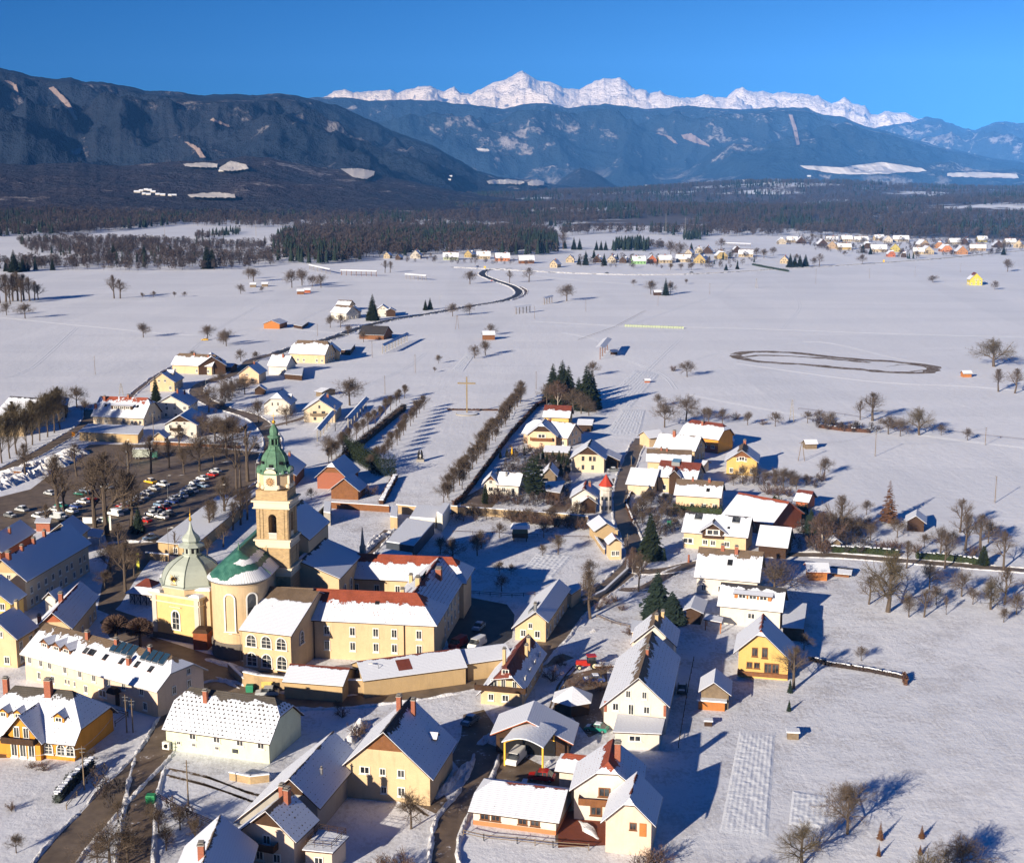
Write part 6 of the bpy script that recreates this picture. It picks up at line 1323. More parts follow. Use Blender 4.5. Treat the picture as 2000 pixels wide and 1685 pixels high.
# far villages
FARV = [('row of houses below the dark wood', 'far houses along the main road below the wood', [
 (757,505,16,'cream','g'),(779,508,14,'woodd','g'),(812,505,24,'white','g'),(880,508,34,'mint','p'),(918,503,20,'yellow','g'),(944,506,30,'cream','p'),(981,510,32,'terr','p'),(1028,515,34,'woodm','p'),(1085,523,20,'cream','g')]),
 ('hamlet in front of the dark hedge', 'far houses of the middle hamlet', [
 (1114,513,20,'cream','g'),(1168,513,20,'woodd','g'),(1197,513,20,'pale','g'),(1220,514,18,'woodd','g'),(1248,516,30,'green','p'),(1274,514,22,'brick','g'),(1299,514,30,'cream','p'),(1336,512,32,'cream','p'),(1372,514,34,'yellow','g'),
 (1366,495,18,'pale','g'),(1384,496,24,'woodd','g'),(1410,506,26,'yellow','g'),(1440,494,20,'woodd','g'),(1458,502,32,'cream','p'),(1348,500,18,'pale','g'),(1535,515,20,'cream','g')]),
 ('village at the upper right', 'far houses of the upper right village', [
 (1528,477,20,'pale','g'),(1548,474,24,'cream','p'),(1566,476,22,'woodd','g'),(1608,481,24,'woodd','g'),(1628,486,24,'peach','g'),(1650,488,30,'yellow','p'),(1626,473,26,'pale','p'),(1655,472,24,'cream','p'),(1683,473,30,'pale','p'),
 (1718,470,22,'cream','p'),(1737,474,24,'white','g'),(1761,472,34,'pale','p'),(1696,486,24,'woodd','g'),(1718,492,34,'cream','p'),(1752,492,28,'lemon','g'),(1742,502,18,'brick','g'),(1767,503,14,'woodd','g'),(1806,483,30,'peach','g'),(1796,497,24,'cream','p'),(1815,497,32,'cream','g'),
 (1840,485,26,'orange','g'),(1866,478,26,'pale','p'),(1889,478,26,'woodd','g'),(1850,492,24,'terr','g'),(1882,497,30,'orange','g'),(1912,490,34,'peach','p'),(1920,473,22,'lemon','p'),(1953,484,26,'woodd','g'),(1995,484,24,'cream','g'),(1975,478,24,'pale','p')])]
HUES = dict(cream='cream', pale='pale', white='white', woodd='dark timber', mint='mint green', yellow='yellow', terr='terracotta', woodm='brown timber', green='green', brick='brick red', peach='peach', lemon='lemon yellow', orange='orange')
rn = random.Random(5)
for place_, grp, lst in FARV:
    lst = sorted(lst); 
    for i, (x, y, wpx, wl, kd) in enumerate(lst):
        sc = un(x+1, y).x-un(x, y).x; wd = wpx*sc*.92; q = un(x, y); kk = Blk(); a = rn.uniform(-.25, .25)
        if kd == 'p': kk.r = Vector((math.cos(a), math.sin(a), 0)); kk.L = wd; hw_ = min(6.0, wd*.36)
        else: kk.r = Vector((math.sin(a+.2), math.cos(a+.2), 0)); kk.L = wd*1.15; hw_ = min(7.5, wd*.5)
        kk.l = Vector((kk.r.y, -kk.r.x, 0)); kk.wr = kk.wl = hw_; kk.her = kk.hel = 3.6 if wl not in ('woodd',) else 3.0; kk.hr = kk.her+hw_*1.0
        kk.c = q+Vector((0, (hw_ if kd == 'p' else kk.L/2), 0))
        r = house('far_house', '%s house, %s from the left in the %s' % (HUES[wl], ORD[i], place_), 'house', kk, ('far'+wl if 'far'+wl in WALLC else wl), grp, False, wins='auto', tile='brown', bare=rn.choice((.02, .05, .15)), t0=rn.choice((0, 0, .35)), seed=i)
        if rn.random() < .6: chimney(kk, rn.uniform(-.4, .4), .1, 1.0, 1.3)
        if rn.random() < .5: dormer(r, kk, 0, .6, 2.6, 1.3, 1, wl if wl != 'woodd' else 'white', 'brown')

# tiny settlements on the far slopes and in the valley
def tiny(lst, place_, grp):
    for i, (x, y) in enumerate(sorted(lst)):
        q = cast(x, y) 
        if q is None or (q-Vector((0, 0, HC))).length > 16000: continue
        d_ = q.length; s_ = max(6, d_*.0011); kk = Blk(); kk.r = Vector((1, .1, 0)).normalized(); kk.l = Vector((kk.r.y, -kk.r.x, 0)); kk.L = 2.2*s_*rn.uniform(.7, 1.3); kk.wr = kk.wl = s_*.6; kk.her = kk.hel = s_*.55; kk.hr = s_*1.05; kk.c = Vector((q.x, q.y, 0)); g_ = house('distant_house', 'tiny pale house, %s from the left %s' % (ORD[i], place_), 'house', kk, 'white', grp, False, wins=None, tile='dark', bare=0, ov=.3)
        g_.location.z = q.z-s_*.2
tiny([(268,376),(276,374),(285,372),(292,373),(299,376),(281,380),(290,381),(308,381),(318,382),(332,383),(340,383)], 'in the hamlet on the wooded left hill', 'houses of the hamlet on the left hill')
tiny([(405,326),(432,335),(880,345),(878,352),(1212,377),(1225,376),(1236,375),(1245,374),(1262,364),(1460,374),(1470,371),(1482,373),(1495,374),(1450,371),(1580,345),(1640,338),(1700,336),(1760,333),(1880,344),(1930,346),(1960,347)], 'of the scattered houses in the hazy valley', 'scattered houses of the hazy valley')
# ---------------------------------------------------------------- trees
M_BARK = flat('bark', (0.10, 0.076, 0.058), 0.35, 0.9, scale=2); M_TWIG = flat('twigs', (0.115, 0.085, 0.062), 0.35, 0.9, scale=2)
M_TWIGR = flat('reddish_twigs', (0.125, 0.08, 0.062), 0.35, 0.9, scale=2); M_TWIGO = flat('olive_twigs', (0.11, 0.085, 0.05), 0.3, 0.9, scale=2)
M_NEED = flat('needles', (0.026, 0.038, 0.018), 0.5, 0.9, scale=1.2); M_NEEDB = flat('blue_needles', (0.03, 0.05, 0.035), 0.5, 0.9, scale=1.2)
M_LARCH = flat('larch_twigs', (0.20, 0.10, 0.055), 0.4, 0.9, scale=2); M_THUJA = flat('thuja', (0.035, 0.048, 0.018), 0.4, 0.9, scale=2)
def bare_tree(seed, H=8, spread=.55, trunk=.22, up=.35, limbs=6, depth=4, tw=.035, twn=1, col=None, multi=False, clear=.25, r0=None):
    """tapered trunk and limbs as one mesh, fine branches and twigs as another"""
    R = random.Random(seed); T = MB(); K = MB(); r0 = r0 or H*.022
    def ribbon_(p, q, w0, w1):
        d = q-p; a = d.cross(Vector((R.uniform(-1, 1), R.uniform(-1, 1), R.uniform(-1, 1))))
        if a.length < 1e-6: return
        a.normalize(); K.face([p-a*w0/2, p+a*w0/2, q+a*w1/2, q-a*w1/2] if w1 > .004 else [p-a*w0/2, p+a*w0/2, q])
    def grow(p, d, L, r, lev):
        n = 3 if lev < 2 else 2; q = p
        for i in range(n):
            d = (d+Vector((R.gauss(0, .16), R.gauss(0, .16), R.gauss(0, .10)+.05*up))).normalized(); e = q+d*(L/n); ra, rb = r*(1-.28*i/n), r*(1-.28*(i+1)/n)
            if lev <= 1: T.tube(q, e, ra, rb, 5)
            elif lev == 2: K.tube(q, e, ra, rb, 3)
            else: ribbon_(q, e, max(tw, ra*1.6), max(tw*.8, rb*1.5) if i < n-1 or lev < depth else .0)
            if lev < depth:
                nb = {0: 2, 1: 3, 2: 3, 3: 2+twn}.get(lev, 2)
                for b in range(nb if i or lev else 0):
                    ax = d.orthogonal().normalized(); ax.rotate(Matrix.Rotation(R.uniform(0, 6.283), 3, d)); ang = R.uniform(.45, .95)*(.8+spread*.5)
                    nd = (d*math.cos(ang)+ax*math.sin(ang)); nd.z += up*.25; nd.normalize(); grow(q.lerp(e, R.uniform(.3, 1)), nd, L*R.uniform(.5, .75), rb*.55, lev+1)
            q = e
        if lev < depth and lev > 0: grow(q, d, L*.6, r*.5, lev+1)
    if multi:
        for i in range(limbs):
            a = 6.283*i/limbs+R.random(); grow(Vector((.1*math.cos(a), .1*math.sin(a), 0)), Vector((math.cos(a)*spread, math.sin(a)*spread, 1)).normalized(), H*.42, r0*.5, 1)
    else:
        p = Vector((0, 0, 0)); hc = H*clear; q = Vector((R.uniform(-.03, .03)*H, R.uniform(-.03, .03)*H, hc)); T.tube(p, q, r0*1.25, r0, 7)
        m = q; hh = (H*.93-hc)
        for i in range(limbs):
            f = i/max(1, limbs-1); z = hc+hh*trunk*f*1.6; c = Vector((q.x*(1-f*.3), q.y, z))
            a = 2.4*i+R.uniform(-.4, .4); sp = spread*(1-.45*f); d = Vector((math.cos(a)*sp, math.sin(a)*sp, .55+.5*f+up*.4)).normalized()
            grow(c, d, (H-z)*.46*(1 if f > .4 else 1.05), r0*.55*(1-.4*f), 1)
        top = Vector((q.x, q.y, hc+hh*trunk*1.6)); T.tube(q, top, r0, r0*.55, 6); grow(top, Vector((0, 0, 1)), (H-top.z)*.5, r0*.5, 1)
    return T, K
PROTO = {}
def proto(kind, i, gen, mt, mc):
    T, K = gen; me = []
    for mb, nm, m in ((T, 'trunk', mt), (K, 'crown', mc)):
        o = mb.build(nm, [m], origin=(0, 0, 0)); me.append(o.data); bpy.data.objects.remove(o)
    PROTO.setdefault(kind, []).append(me)
for i in range(4): proto('round', i, bare_tree(10+i, 8, .95, .22, .25, 6, 4, .030, 1), M_BARK, M_TWIG)
for i in range(4): proto('tall', i, bare_tree(30+i, 12, .75, .5, .6, 6, 4, .024, 1, clear=.28, r0=.3), M_BARK, M_TWIG)
for i in range(2): proto('big', i, bare_tree(40+i, 15, .95, .3, .3, 7, 4, .045, 1, clear=.18, r0=.45), M_BARK, M_TWIGO)
for i in range(2): proto('poplar', i, bare_tree(50+i, 14, .16, .62, 1.1, 11, 4, .04, 1, clear=.16, r0=.2), M_BARK, M_TWIGO)
for i in range(2): proto('bush', i, bare_tree(60+i, 3, .75, .2, .3, 6, 3, .04, 2, multi=True, r0=.1), M_BARK, M_TWIGR)
for i in range(2): proto('birch', i, bare_tree(70+i, 12, .45, .6, .5, 9, 4, .06, 1, clear=.2, r0=.14), flat('birch_bark', (.45, .40, .34), .3), M_TWIGR)
for i in range(2): proto('avenue', i, bare_tree(80+i, 6.5, .55, .35, .8, 7, 4, .026, 1, clear=.26, r0=.12), M_BARK, M_TWIG)
for i in range(1): proto('pollard', i, bare_tree(90+i, 9, .35, .5, .8, 4, 2, .10, 0, clear=.35, r0=.22), M_BARK, M_TWIG)
def ball_tree(seed):
    R = random.Random(seed); T = MB(); K = MB(); T.tube((0, 0, 0), (0, 0, 2.2), .28, .22, 7)
    for i in range(9):
        a = 6.283*i/9; e = Vector((math.cos(a)*.8, math.sin(a)*.8, 3.0)); T.tube((0, 0, 2.1), e, .14, .09, 4)
    c = Vector((0, 0, 3.0))
    for i in range(1500):
        d = Vector((R.gauss(0, 1), R.gauss(0, 1), R.gauss(.25, .8))).normalized(); d.z = max(d.z, -.35); L = R.uniform(1.9, 2.35); p = c+d*.5; q = c+Vector((d.x*L, d.y*L, d.z*L*.85)); a = d.orthogonal().normalized(); a.rotate(Matrix.Rotation(R.random()*6.28, 3, d)); K.face([p-a*.02, p+a*.02, q+a*.035, q-a*.035])
    return T, K
for i in range(2): proto('ball', i, ball_tree(i), M_BARK, M_TWIGR)
def conifer(seed, H=16, R0=3.2, rows=26, dens=11, droop=.35, jag=.30, top=1.0, base=.05, pine=False):
    R = random.Random(seed); T = MB(); K = MB(); T.tube((0, 0, 0), (0, 0, H*.97), H*.016, .03, 6)
    for j in range(rows):
        f = j/rows; z = H*(base+(1-base)*f); rr = R0*((1-f)**.85)*(1+.12*math.sin(j*2.1)) if not pine else R0*math.sin(math.pi*min(1, .25+f*.75))**.6
        n = max(4, int(dens*(.35+rr/R0)))
        for b in range(n):
            a = 6.283*(b+R.random())/n; L = rr*R.uniform(.72, 1.1)+.15; d = Vector((math.cos(a), math.sin(a), 0)); s = Vector((-d.y, d.x, 0)); z0 = z+R.uniform(-.3, .3)*H/rows
            p = Vector((0, 0, z0+L*.12)); m = d*L*.55+Vector((0, 0, z0)); e = d*L+Vector((0, 0, z0-L*droop+R.uniform(-.1, .1)))
            w = L*.26+.12
            K.face([p, m+s*w, e]); K.face([p, e, m-s*w])
            for q in range(4):     # ragged side sprays
                t = R.uniform(.3, .95); c = p.lerp(e, t)+Vector((0, 0, -.02)); sg = R.choice((-1, 1)); o = c+s*sg*(w*R.uniform(.7, 1.3))+d*jag*L*.3+Vector((0, 0, -R.uniform(.05, .35)*w*1.4)); K.face([c-d*.16*L, c+d*.16*L, o])
    return T, K
for i in range(2): proto('spruce', i, conifer(i, 16, 3.3, 30, 12), M_BARK, M_NEED)
for i in range(1): proto('wide_spruce', i, conifer(7, 14, 5.2, 24, 16, .2), M_BARK, M_NEEDB)
for i in range(1): proto('pine', i, conifer(9, 14, 3.6, 16, 9, -.1, .5, pine=True, base=.12), M_BARK, M_NEED)
for i in range(1): proto('larch', i, conifer(11, 14, 3.0, 26, 7, .05, .5), M_BARK, M_LARCH)
for i in range(1): proto('thuja', i, conifer(13, 5, .85, 22, 12, -.6), M_BARK, M_THUJA)
for i in range(1): proto('slim_spruce', i, conifer(15, 16, 2.4, 30, 11, .3), M_BARK, M_NEEDB)
PH = dict(round=8, tall=12, big=15, poplar=14, bush=3, birch=12, avenue=6.5, pollard=9, ball=5.3, spruce=16, wide_spruce=14, pine=14, larch=14, thuja=5, slim_spruce=16)
TNAME = dict(round='fruit_tree', tall='bare_tree', big='large_bare_tree', poplar='poplar', bush='bush', birch='birch', avenue='avenue_tree', pollard='pollard_tree', ball='globe_tree', spruce='spruce', wide_spruce='spruce', pine='pine_tree', larch='larch', thuja='thuja', slim_spruce='spruce')
TCAT = dict(bush='bush', spruce='conifer', wide_spruce='conifer', slim_spruce='conifer', pine='pine', larch='larch', thuja='thuja')
tr = random.Random(99)
def tree(kind, px, py, hpx, label, group=None, sx=1.0, loc=None):
    q = loc or un(px, py); h = hpx if loc else hpx*HC/((py-YH)*1.0); s = h/PH[kind]; me = tr.choice(PROTO[kind])
    r = empty(TNAME[kind], q, label, TCAT.get(kind, 'tree'), group, tr.uniform(0, 6.28)); r.scale = (s*sx, s*sx, s)
    for m, nm in zip(me, ('trunk', 'crown')): o = bpy.data.objects.new(nm, m); COL.objects.link(o); o.parent = r
    return r
def trees(place_, desc, lst, group=None):
    """lst: (kind, x, y, h_px[, sx]); labelled by ordinal from the left"""
    lst = sorted(lst, key=lambda t: t[1]); n = len(lst)
    for i, t in enumerate(lst):
        lb = ('%s %s' % (desc, place_)) if n == 1 else '%s %s, %s from the left' % (desc, place_, ORD[i] if i < len(ORD) else 'last')
        tree(t[0], t[1], t[2], t[3], lb, group or '%ss %s' % (desc, place_), t[4] if len(t) > 4 else 1.0)
def row(kind, a, b, n, h, label, group, sx=1.0, jit=.6):
    A, B = un(*a), un(*b)
    for i in range(n):
        q = A.lerp(B, i/(n-1))+Vector((tr.uniform(-jit, jit), tr.uniform(-jit, jit), 0)); tree(kind, 0, 0, h*tr.uniform(.85, 1.12), label, group, sx, loc=q)
row('avenue', (868,985), (1020,782), 24, 8.2, 'bare clipped tree in the single avenue row right of the cross meadow', 'avenue trees right of the meadow')
row('avenue', (880,978), (1012,795), 12, 6.2, 'smaller bare tree set between the right avenue row and the brown hedge', 'smaller avenue trees right of the meadow', jit=1.2)
row('avenue', (728,925), (828,800), 14, 7.0, 'bare tree in the avenue row on the right side of the long brown hedge', 'avenue trees right of the brown hedge')
row('avenue', (640,905), (790,778), 14, 6.6, 'bare tree in the avenue row on the left side of the long brown hedge', 'avenue trees left of the brown hedge')
row('poplar', (5,905), (118,838), 9, 17, 'bare columnar poplar lining the road left of the ploughed snow heap', 'poplars along the left road')
row('tall', (700,1200-0), (701,1200), 2, .02, 'x', 'x') if False else None
trees('in the car park', 'tall bare tree', [('tall',118,1012,135),('tall',185,1030,150),('tall',210,1045,178),('pollard',125,1008,90),('tall',255,1035,120),('tall',250,935,80),('tall',150,930,70),('tall',295,925,80),('tall',330,915,60),('tall',90,1030,50),('tall',360,925,55),('round',390,920,85),('round',418,905,48),('round',443,893,95),('tall',350,880,55),('tall',50,935,75),('tall',240,1000,90)])
trees('beside the car park street behind the tower', 'thick pollarded tree', [('pollard',462,955,100,.8),('pollard',470,952,90,.8),('pollard',484,940,120,1.1)])
trees('in the walled garden left of the tower', 'slender young tree', [('tall',408,1044,75),('tall',420,1035,65),('tall',440,1020,100),('tall',455,1035,60),('tall',470,1025,75),('tall',483,1015,70),('tall',436,1068,50),('tall',405,1090,45),('pollard',343,1085,55),('pollard',368,1085,50)])
trees('between the dome and the long cream building', 'bare tree', [('round',215,1120,70),('tall',245,1155,110),('tall',233,1070,55),('round',262,1125,60),('round',205,1150,45)])
trees('in front of the domed chapel', 'globe shaped leafless tree', [('ball',228,1258,66),('ball',274,1262,64)])
trees('beside the chapel wall', 'small bare shrub', [('bush',318,1240,40),('bush',384,1245,30)])
trees('behind the monastery', 'bare fruit tree', [('round',932,1085,48),('round',940,1070,40),('round',975,1122,32),('round',998,1122,25),('round',1062,1050,42),('round',1090,1082,46),('round',1060,1086,28),('round',885,1098,55),('round',860,1082,40),('round',950,1015,30),('round',925,1010,30),('round',905,1018,35),('round',975,1050,35),('round',1000,1020,30),('round',1030,1022,35),('round',980,1155,38),('round',1150,1130,45),('round',1078,1018,35)])
trees('along the orchard wall', 'reddish bush', [('bush',x,1008+.11*(x-900),34+6*math.sin(x)) for x in (1000,1020,1038,1055,1072,1090,1108,1125,1140,1010,1048,1084)])
trees('beside the road behind the monastery', 'tall bare tree', [('tall',1153,1208,105),('tall',1247,1155,80,.8),('birch',1236,1120,55)])
trees('on the round garden plot by the farmhouse', 'bare bush', [('bush',1185,1180,26),('bush',1200,1176,26),('bush',1170,1190,24),('bush',1215,1192,20),('bush',1180,1312,34),('bush',1172,1350,34),('bush',1228,1240,26)])
tree('spruce', 1270, 1090, 96, 'tall dense green spruce beside the side road junction', None, 1.5)
tree('slim_spruce', 1297, 1094, 28, 'very small spruce just right of the junction spruce', None, 1.4)
tree('wide_spruce', 1283, 1205, 100, 'broad grey green spruce behind the white farmhouse', None, 1.0)
tree('wide_spruce', 1312, 1215, 66, 'dark rounded conifer right of the broad grey green spruce', None, 1.4)
tree('pine', 1042, 975, 92, 'tall yellow green pine between the garden houses', None, 1.0)
tree('spruce', 305, 788, 56, 'dark pointed spruce beside the dormer house in the left village', None, 1.1)
tree('slim_spruce', 271, 1040, 55, 'dark narrow conifer between the car park and the street', None, 1.8)
tree('spruce', 728, 626, 54, 'tall dark spruce at the far road bend farm', None, 1.4)
trees('on the left of the main road', 'small dark spruce', [('spruce',831,606,22,1.3),('spruce',840,605,25,1.3)])
trees('in the dark group above the avenue', 'large dark spruce', [('spruce',1080,782,76,1.5),('spruce',1098,785,86,1.6),('spruce',1110,790,80,1.5),('spruce',1146,800,92,1.5),('spruce',1155,795,76,1.5),('spruce',1130,795,62,1.5),('spruce',1092,795,70,1.4)])
trees('around the dark spruce group', 'bare round tree', [('round',1068,790,46),('round',1120,805,52),('round',1135,808,46),('round',1158,735,34),('round',1150,812,36),('birch',1090,800,60)])
trees('among the garden houses', 'tall thuja', [('thuja',948,985,42),('thuja',x_ := 977,895,18),('thuja',990,893,20),('thuja',1000,890,18),('thuja',1024,890,20),('thuja',1052,908,26),('thuja',1060,905,28),('thuja',1068,908,24),('thuja',1080,905,26),('thuja',1092,908,30),('thuja',1100,915,34),('thuja',1108,925,36),('thuja',1095,930,30),('thuja',1111,905,26),('slim_spruce',1073,872,22),('slim_spruce',1085,873,18)])
trees('among the garden houses', 'bare garden bush', [('bush',965,985,30),('bush',975,975,30),('bush',985,980,26),('bush',1120,1000,30),('bush',1040,870,26),('bush',1030,866,26),('bush',1070,985,24),('bush',1085,990,24),('bush',1130,920,20),('bush',1158,915,18),('round',1128,1008,34),('round',1062,872,26),('bush',1010,985,22)])
trees('above the lane houses', 'old gnarled tree', [('round',1298,835,60),('round',1285,795,30),('round',1340,822,58,1.2),('round',1375,822,30),('round',1411,828,34),('round',1384,826,36),('bush',1437,820,24),('round',1460,830,30),('round',1514,833,34),('bush',1490,830,18)])
trees('on the garden slope between lane and side road', 'young bare tree', [('round',x,y,h) for x, y, h in ((1250,1005,42),(1262,990,36),(1272,985,34),(1292,1015,30),(1300,1005,28),(1310,1012,28),(1322,1008,24),(1240,1012,30),(1255,1020,26),(1332,1020,28),(1282,1025,24),(1318,1030,24),(1343,1012,20),(1268,1012,26))])
trees('in front of the yellow gable house', 'bare fruit tree', [('round',1450,945,42),('round',1472,943,40),('round',1432,948,25),('round',1494,947,34),('round',1514,950,42),('round',1530,954,48),('round',1545,948,36),('round',1555,955,34),('round',1574,948,26),('bush',1605,940,26),('bush',1500,966,34),('bush',1520,968,34),('bush',1540,970,30)])
trees('along the field edge at the upper right', 'bare tree', [('round',1600,828,32),('round',1577,826,28),('round',1621,838,40),('tall',1680,820,40),('tall',1704,822,60,1.5),('bush',1742,836,26),('big',1795,850,60,1.1),('round',1758,852,40),('round',1735,848,42,1.3),('round',1838,850,26),('round',1890,860,28),('tall',1950,765,48,1.2),('tall',1982,768,52,1.2),('round',1610,930,44),('bush',1640,838,22),('bush',1660,838,22),('bush',1625,832,20)])
tree('big', 1941, 716, 60, 'huge solitary old tree with a round crown at the far right', None, 1.5)
tree('larch', 1735, 1022, 90, 'reddish brown larch standing above the right gardens', None, 1.05)
trees('in the shrubby right gardens', 'bare tree', [('birch',1603,1075,80),('tall',1640,1050,90),('round',1625,1050,60),('round',1610,1045,55),('round',1650,1045,50),('round',1692,1005,34),('bush',1685,1028,34),('bush',1700,1030,30),('tall',1875,1040,72),('tall',1885,1075,80,1.1),('tall',1915,1075,78,1.3),('round',1837,1080,60),('round',1700,1055,40),('round',1752,1050,46),('round',1930,1060,50),('round',1805,1070,34),('bush',1750,1075,34),('bush',1735,1078,36),('bush',1720,1075,30),('bush',1900,1090,40),('bush',1790,1080,30),('bush',1595,1075,50),('bush',1580,1060,40),('bush',1610,1080,40),('round',1860,1065,34),('round',1640,1060,56,1.2),('round',1665,1050,50)])
trees('in the right gardens', 'dense green conifer', [('wide_spruce',1583,1040,52),('wide_spruce',1572,1020,40),('wide_spruce',1600,1035,40),('thuja',1920,1105,42,1.6)])
trees('in the field right of the side road', 'bare orchard tree', [('big',1734,1195,135,1.0),('tall',1697,1180,60,1.2),('round',1815,1150,62),('round',1878,1165,60),('big',1935,1190,70,1.0),('tall',1962,1180,80),('round',1775,1205,52),('tall',1805,1205,60),('round',1828,1180,44),('tall',1848,1200,40,.6),('round',1985,1200,50),('round',1960,1215,34),('tall',1845,1110,70),('tall',1770,1110,60),('tall',1960,1110,80),('tall',2010,1190,80),('round',1900,1180,40)])
trees('in the lower right snow field', 'dark gnarled tree', [('round',1655,1628,118,1.0),('round',1652,1580,60,.9),('big',1566,1690,96,1.15),('round',1878,1700,80,1.4),('round',1850,1700,60,1.3)])
tree('big', 1320, 1850, 150, 'large bare tree just below the bottom edge shading the garden bed'); tree('big', 1800, 1790, 150, 'large bare tree just below the lower right corner')
trees('at the lower right edge', 'small rusty conifer', [('larch',1719,1640,42,.8),('larch',1800,1637,30,1.1),('larch',1797,1668,22,1.1),('larch',1716,1672,30,.8)])
trees('by the orange yellow chalet', 'thin bare tree', [('tall',1550,1345,90,1.2),('round',1570,1270,40),('round',1512,1165,85,1.3),('round',1682,1290,34),('slim_spruce',1543,1352,28,1.4),('slim_spruce',1541,1388,24,1.4)])
trees('in the bottom left garden', 'bare fruit tree', [('round',231,1598,44),('round',310,1625,60),('round',352,1620,60),('round',298,1600,40),('round',382,1645,62),('round',215,1700,110,1.2),('round',250,1690,90),('round',190,1690,60),('round',325,1660,60),('round',32,1665,46),('round',180,1490,34),('bush',22,1582,26),('bush',62,1500,24),('bush',86,1505,30)])
trees('in the yard of the yellow house', 'bare tree', [('round',738,1545,80),('round',803,1618,88),('bush',728,1530,40),('bush',700,1440,50),('bush',785,1700,60),('bush',745,1700,50),('bush',1255,1700,60),('bush',1285,1690,60),('bush',668,1400,30),('round',660,1392,30)])
trees('on the farmhouse side of the bend', 'leafless bush', [('bush',1078,1330,44),('bush',1095,1300,34),('bush',1118,1345,30),('bush',1150,1340,34)])
trees('in the left village', 'bare tree', [('round',683,792,62,1.3),('round',408,805,60),('round',440,785,44),('round',432,760,40),('round',478,770,44),('round',455,775,34),('round',470,705,26),('round',640,832,10),('round',505,825,50),('round',420,862,60),('round',455,860,56),('round',395,850,50),('round',150,795,48),('round',165,812,36),('round',560,830,44),('round',500,705,22),('round',378,708,26),('round',655,700,24),('round',645,640,28),('round',665,640,30),('round',680,655,24),('round',710,668,24)])
trees('beside the tower meadow', 'bare tree', [('round',648,898,46),('round',640,890,46),('round',672,880,40),('bush',722,968,34),('round',608,975,25),('round',740,1075,10)])
trees('in the middle snow field', 'solitary bare tree', [('round',280,659,32,1.2),('round',405,663,32,1.4),('round',442,676,38),('round',436,672,28),('tall',223,583,48),('tall',235,583,38,1.3),('round',278,582,12),('round',300,581,14),('round',341,580,12),('round',361,580,12),('round',470,574,22),('round',13,616,30),('round',49,622,34,1.3),('tall',752,533,26),('tall',762,533,24),('round',918,555,30,1.3),('tall',995,553,26),('tall',1033,551,30,1.3),('round',1107,588,38,1.2),('round',884,618,30),('round',917,615,26),('round',958,655,26),('round',927,700,30),('round',948,694,34),('round',856,710,20),('round',849,727,12),('round',1342,736,36,1.2),('bush',1315,725,18),('round',1271,575,32),('slim_spruce',1300,577,36,1.5),('round',1310,575,28),('round',1238,558,14),('round',1340,555,12),('round',1822,552,16,1.6),('round',1943,566,20),('round',1968,531,28),('round',1684,516,22),('round',512,570,12),('round',570,562,40),('round',590,558,38),('round',610,560,26),('round',627,562,30),('round',495,550,30,1.3),('round',485,545,24)])
trees('at the far hamlet', 'bare round tree', [('round',1310,500,34),('round',1328,505,36),('round',1408,487,24),('round',1478,503,22),('round',1492,505,22),('round',1510,500,20),('tall',1600,520,26),('round',1590,520,20),('round',1555,510,16),('tall',1100,487,36),('round',1283,522,14),('round',1330,528,16),('round',1350,528,18),('round',1310,528,16),('round',1760,500,14),('round',1790,505,18),('round',1960,490,20),('round',1700,488,14),('round',1586,470,16),('round',1650,500,12)])
trees('at the far hamlet', 'small dark spruce', [('spruce',1103,486,20,1.4),('spruce',1121,488,26,1.2),('spruce',1132,488,24,1.2),('spruce',1165,489,20,1.2),('spruce',1174,489,20,1.2),('spruce',1183,489,20,1.2),('spruce',1144,518,30,1.2),('spruce',1160,505,20,1.2),('spruce',1180,519,26,1.2),('spruce',1131,517,18,1.4),('spruce',1350,493,20,1.5),('spruce',1543,522,28,1.5),('spruce',1552,522,24,1.5),('spruce',1562,522,26,1.5),('spruce',1573,521,26,1.5),('spruce',1206,508,14,1.2),('spruce',1685,494,20,1.4),('spruce',1700,497,16,1.4),('spruce',1960,498,18,1.6),('spruce',1418,528,14,1.6),('spruce',1440,526,14,1.6)])
trees('along the far left river bank', 'dark spruce', [('spruce',28,532,46,1.5),('spruce',45,530,30,1.4),('spruce',103,528,28,1),('spruce',222,505,32,1.3),('spruce',282,507,32,1.3),('spruce',405,525,50,1.4),('slim_spruce',55,529,24,1.2),('spruce',12,530,24,1.3),('spruce',415,522,40,1.4)])
trees('at the left edge of the far meadow', 'tall bare tree', [('tall',x,y,h,1.2) for x, y, h in ((12,590,58),(25,588,56),(35,588,60),(47,587,54),(58,588,48),(68,586,38),(0,592,54),(-8,590,50),(75,585,30),(42,590,44),(20,594,40))])

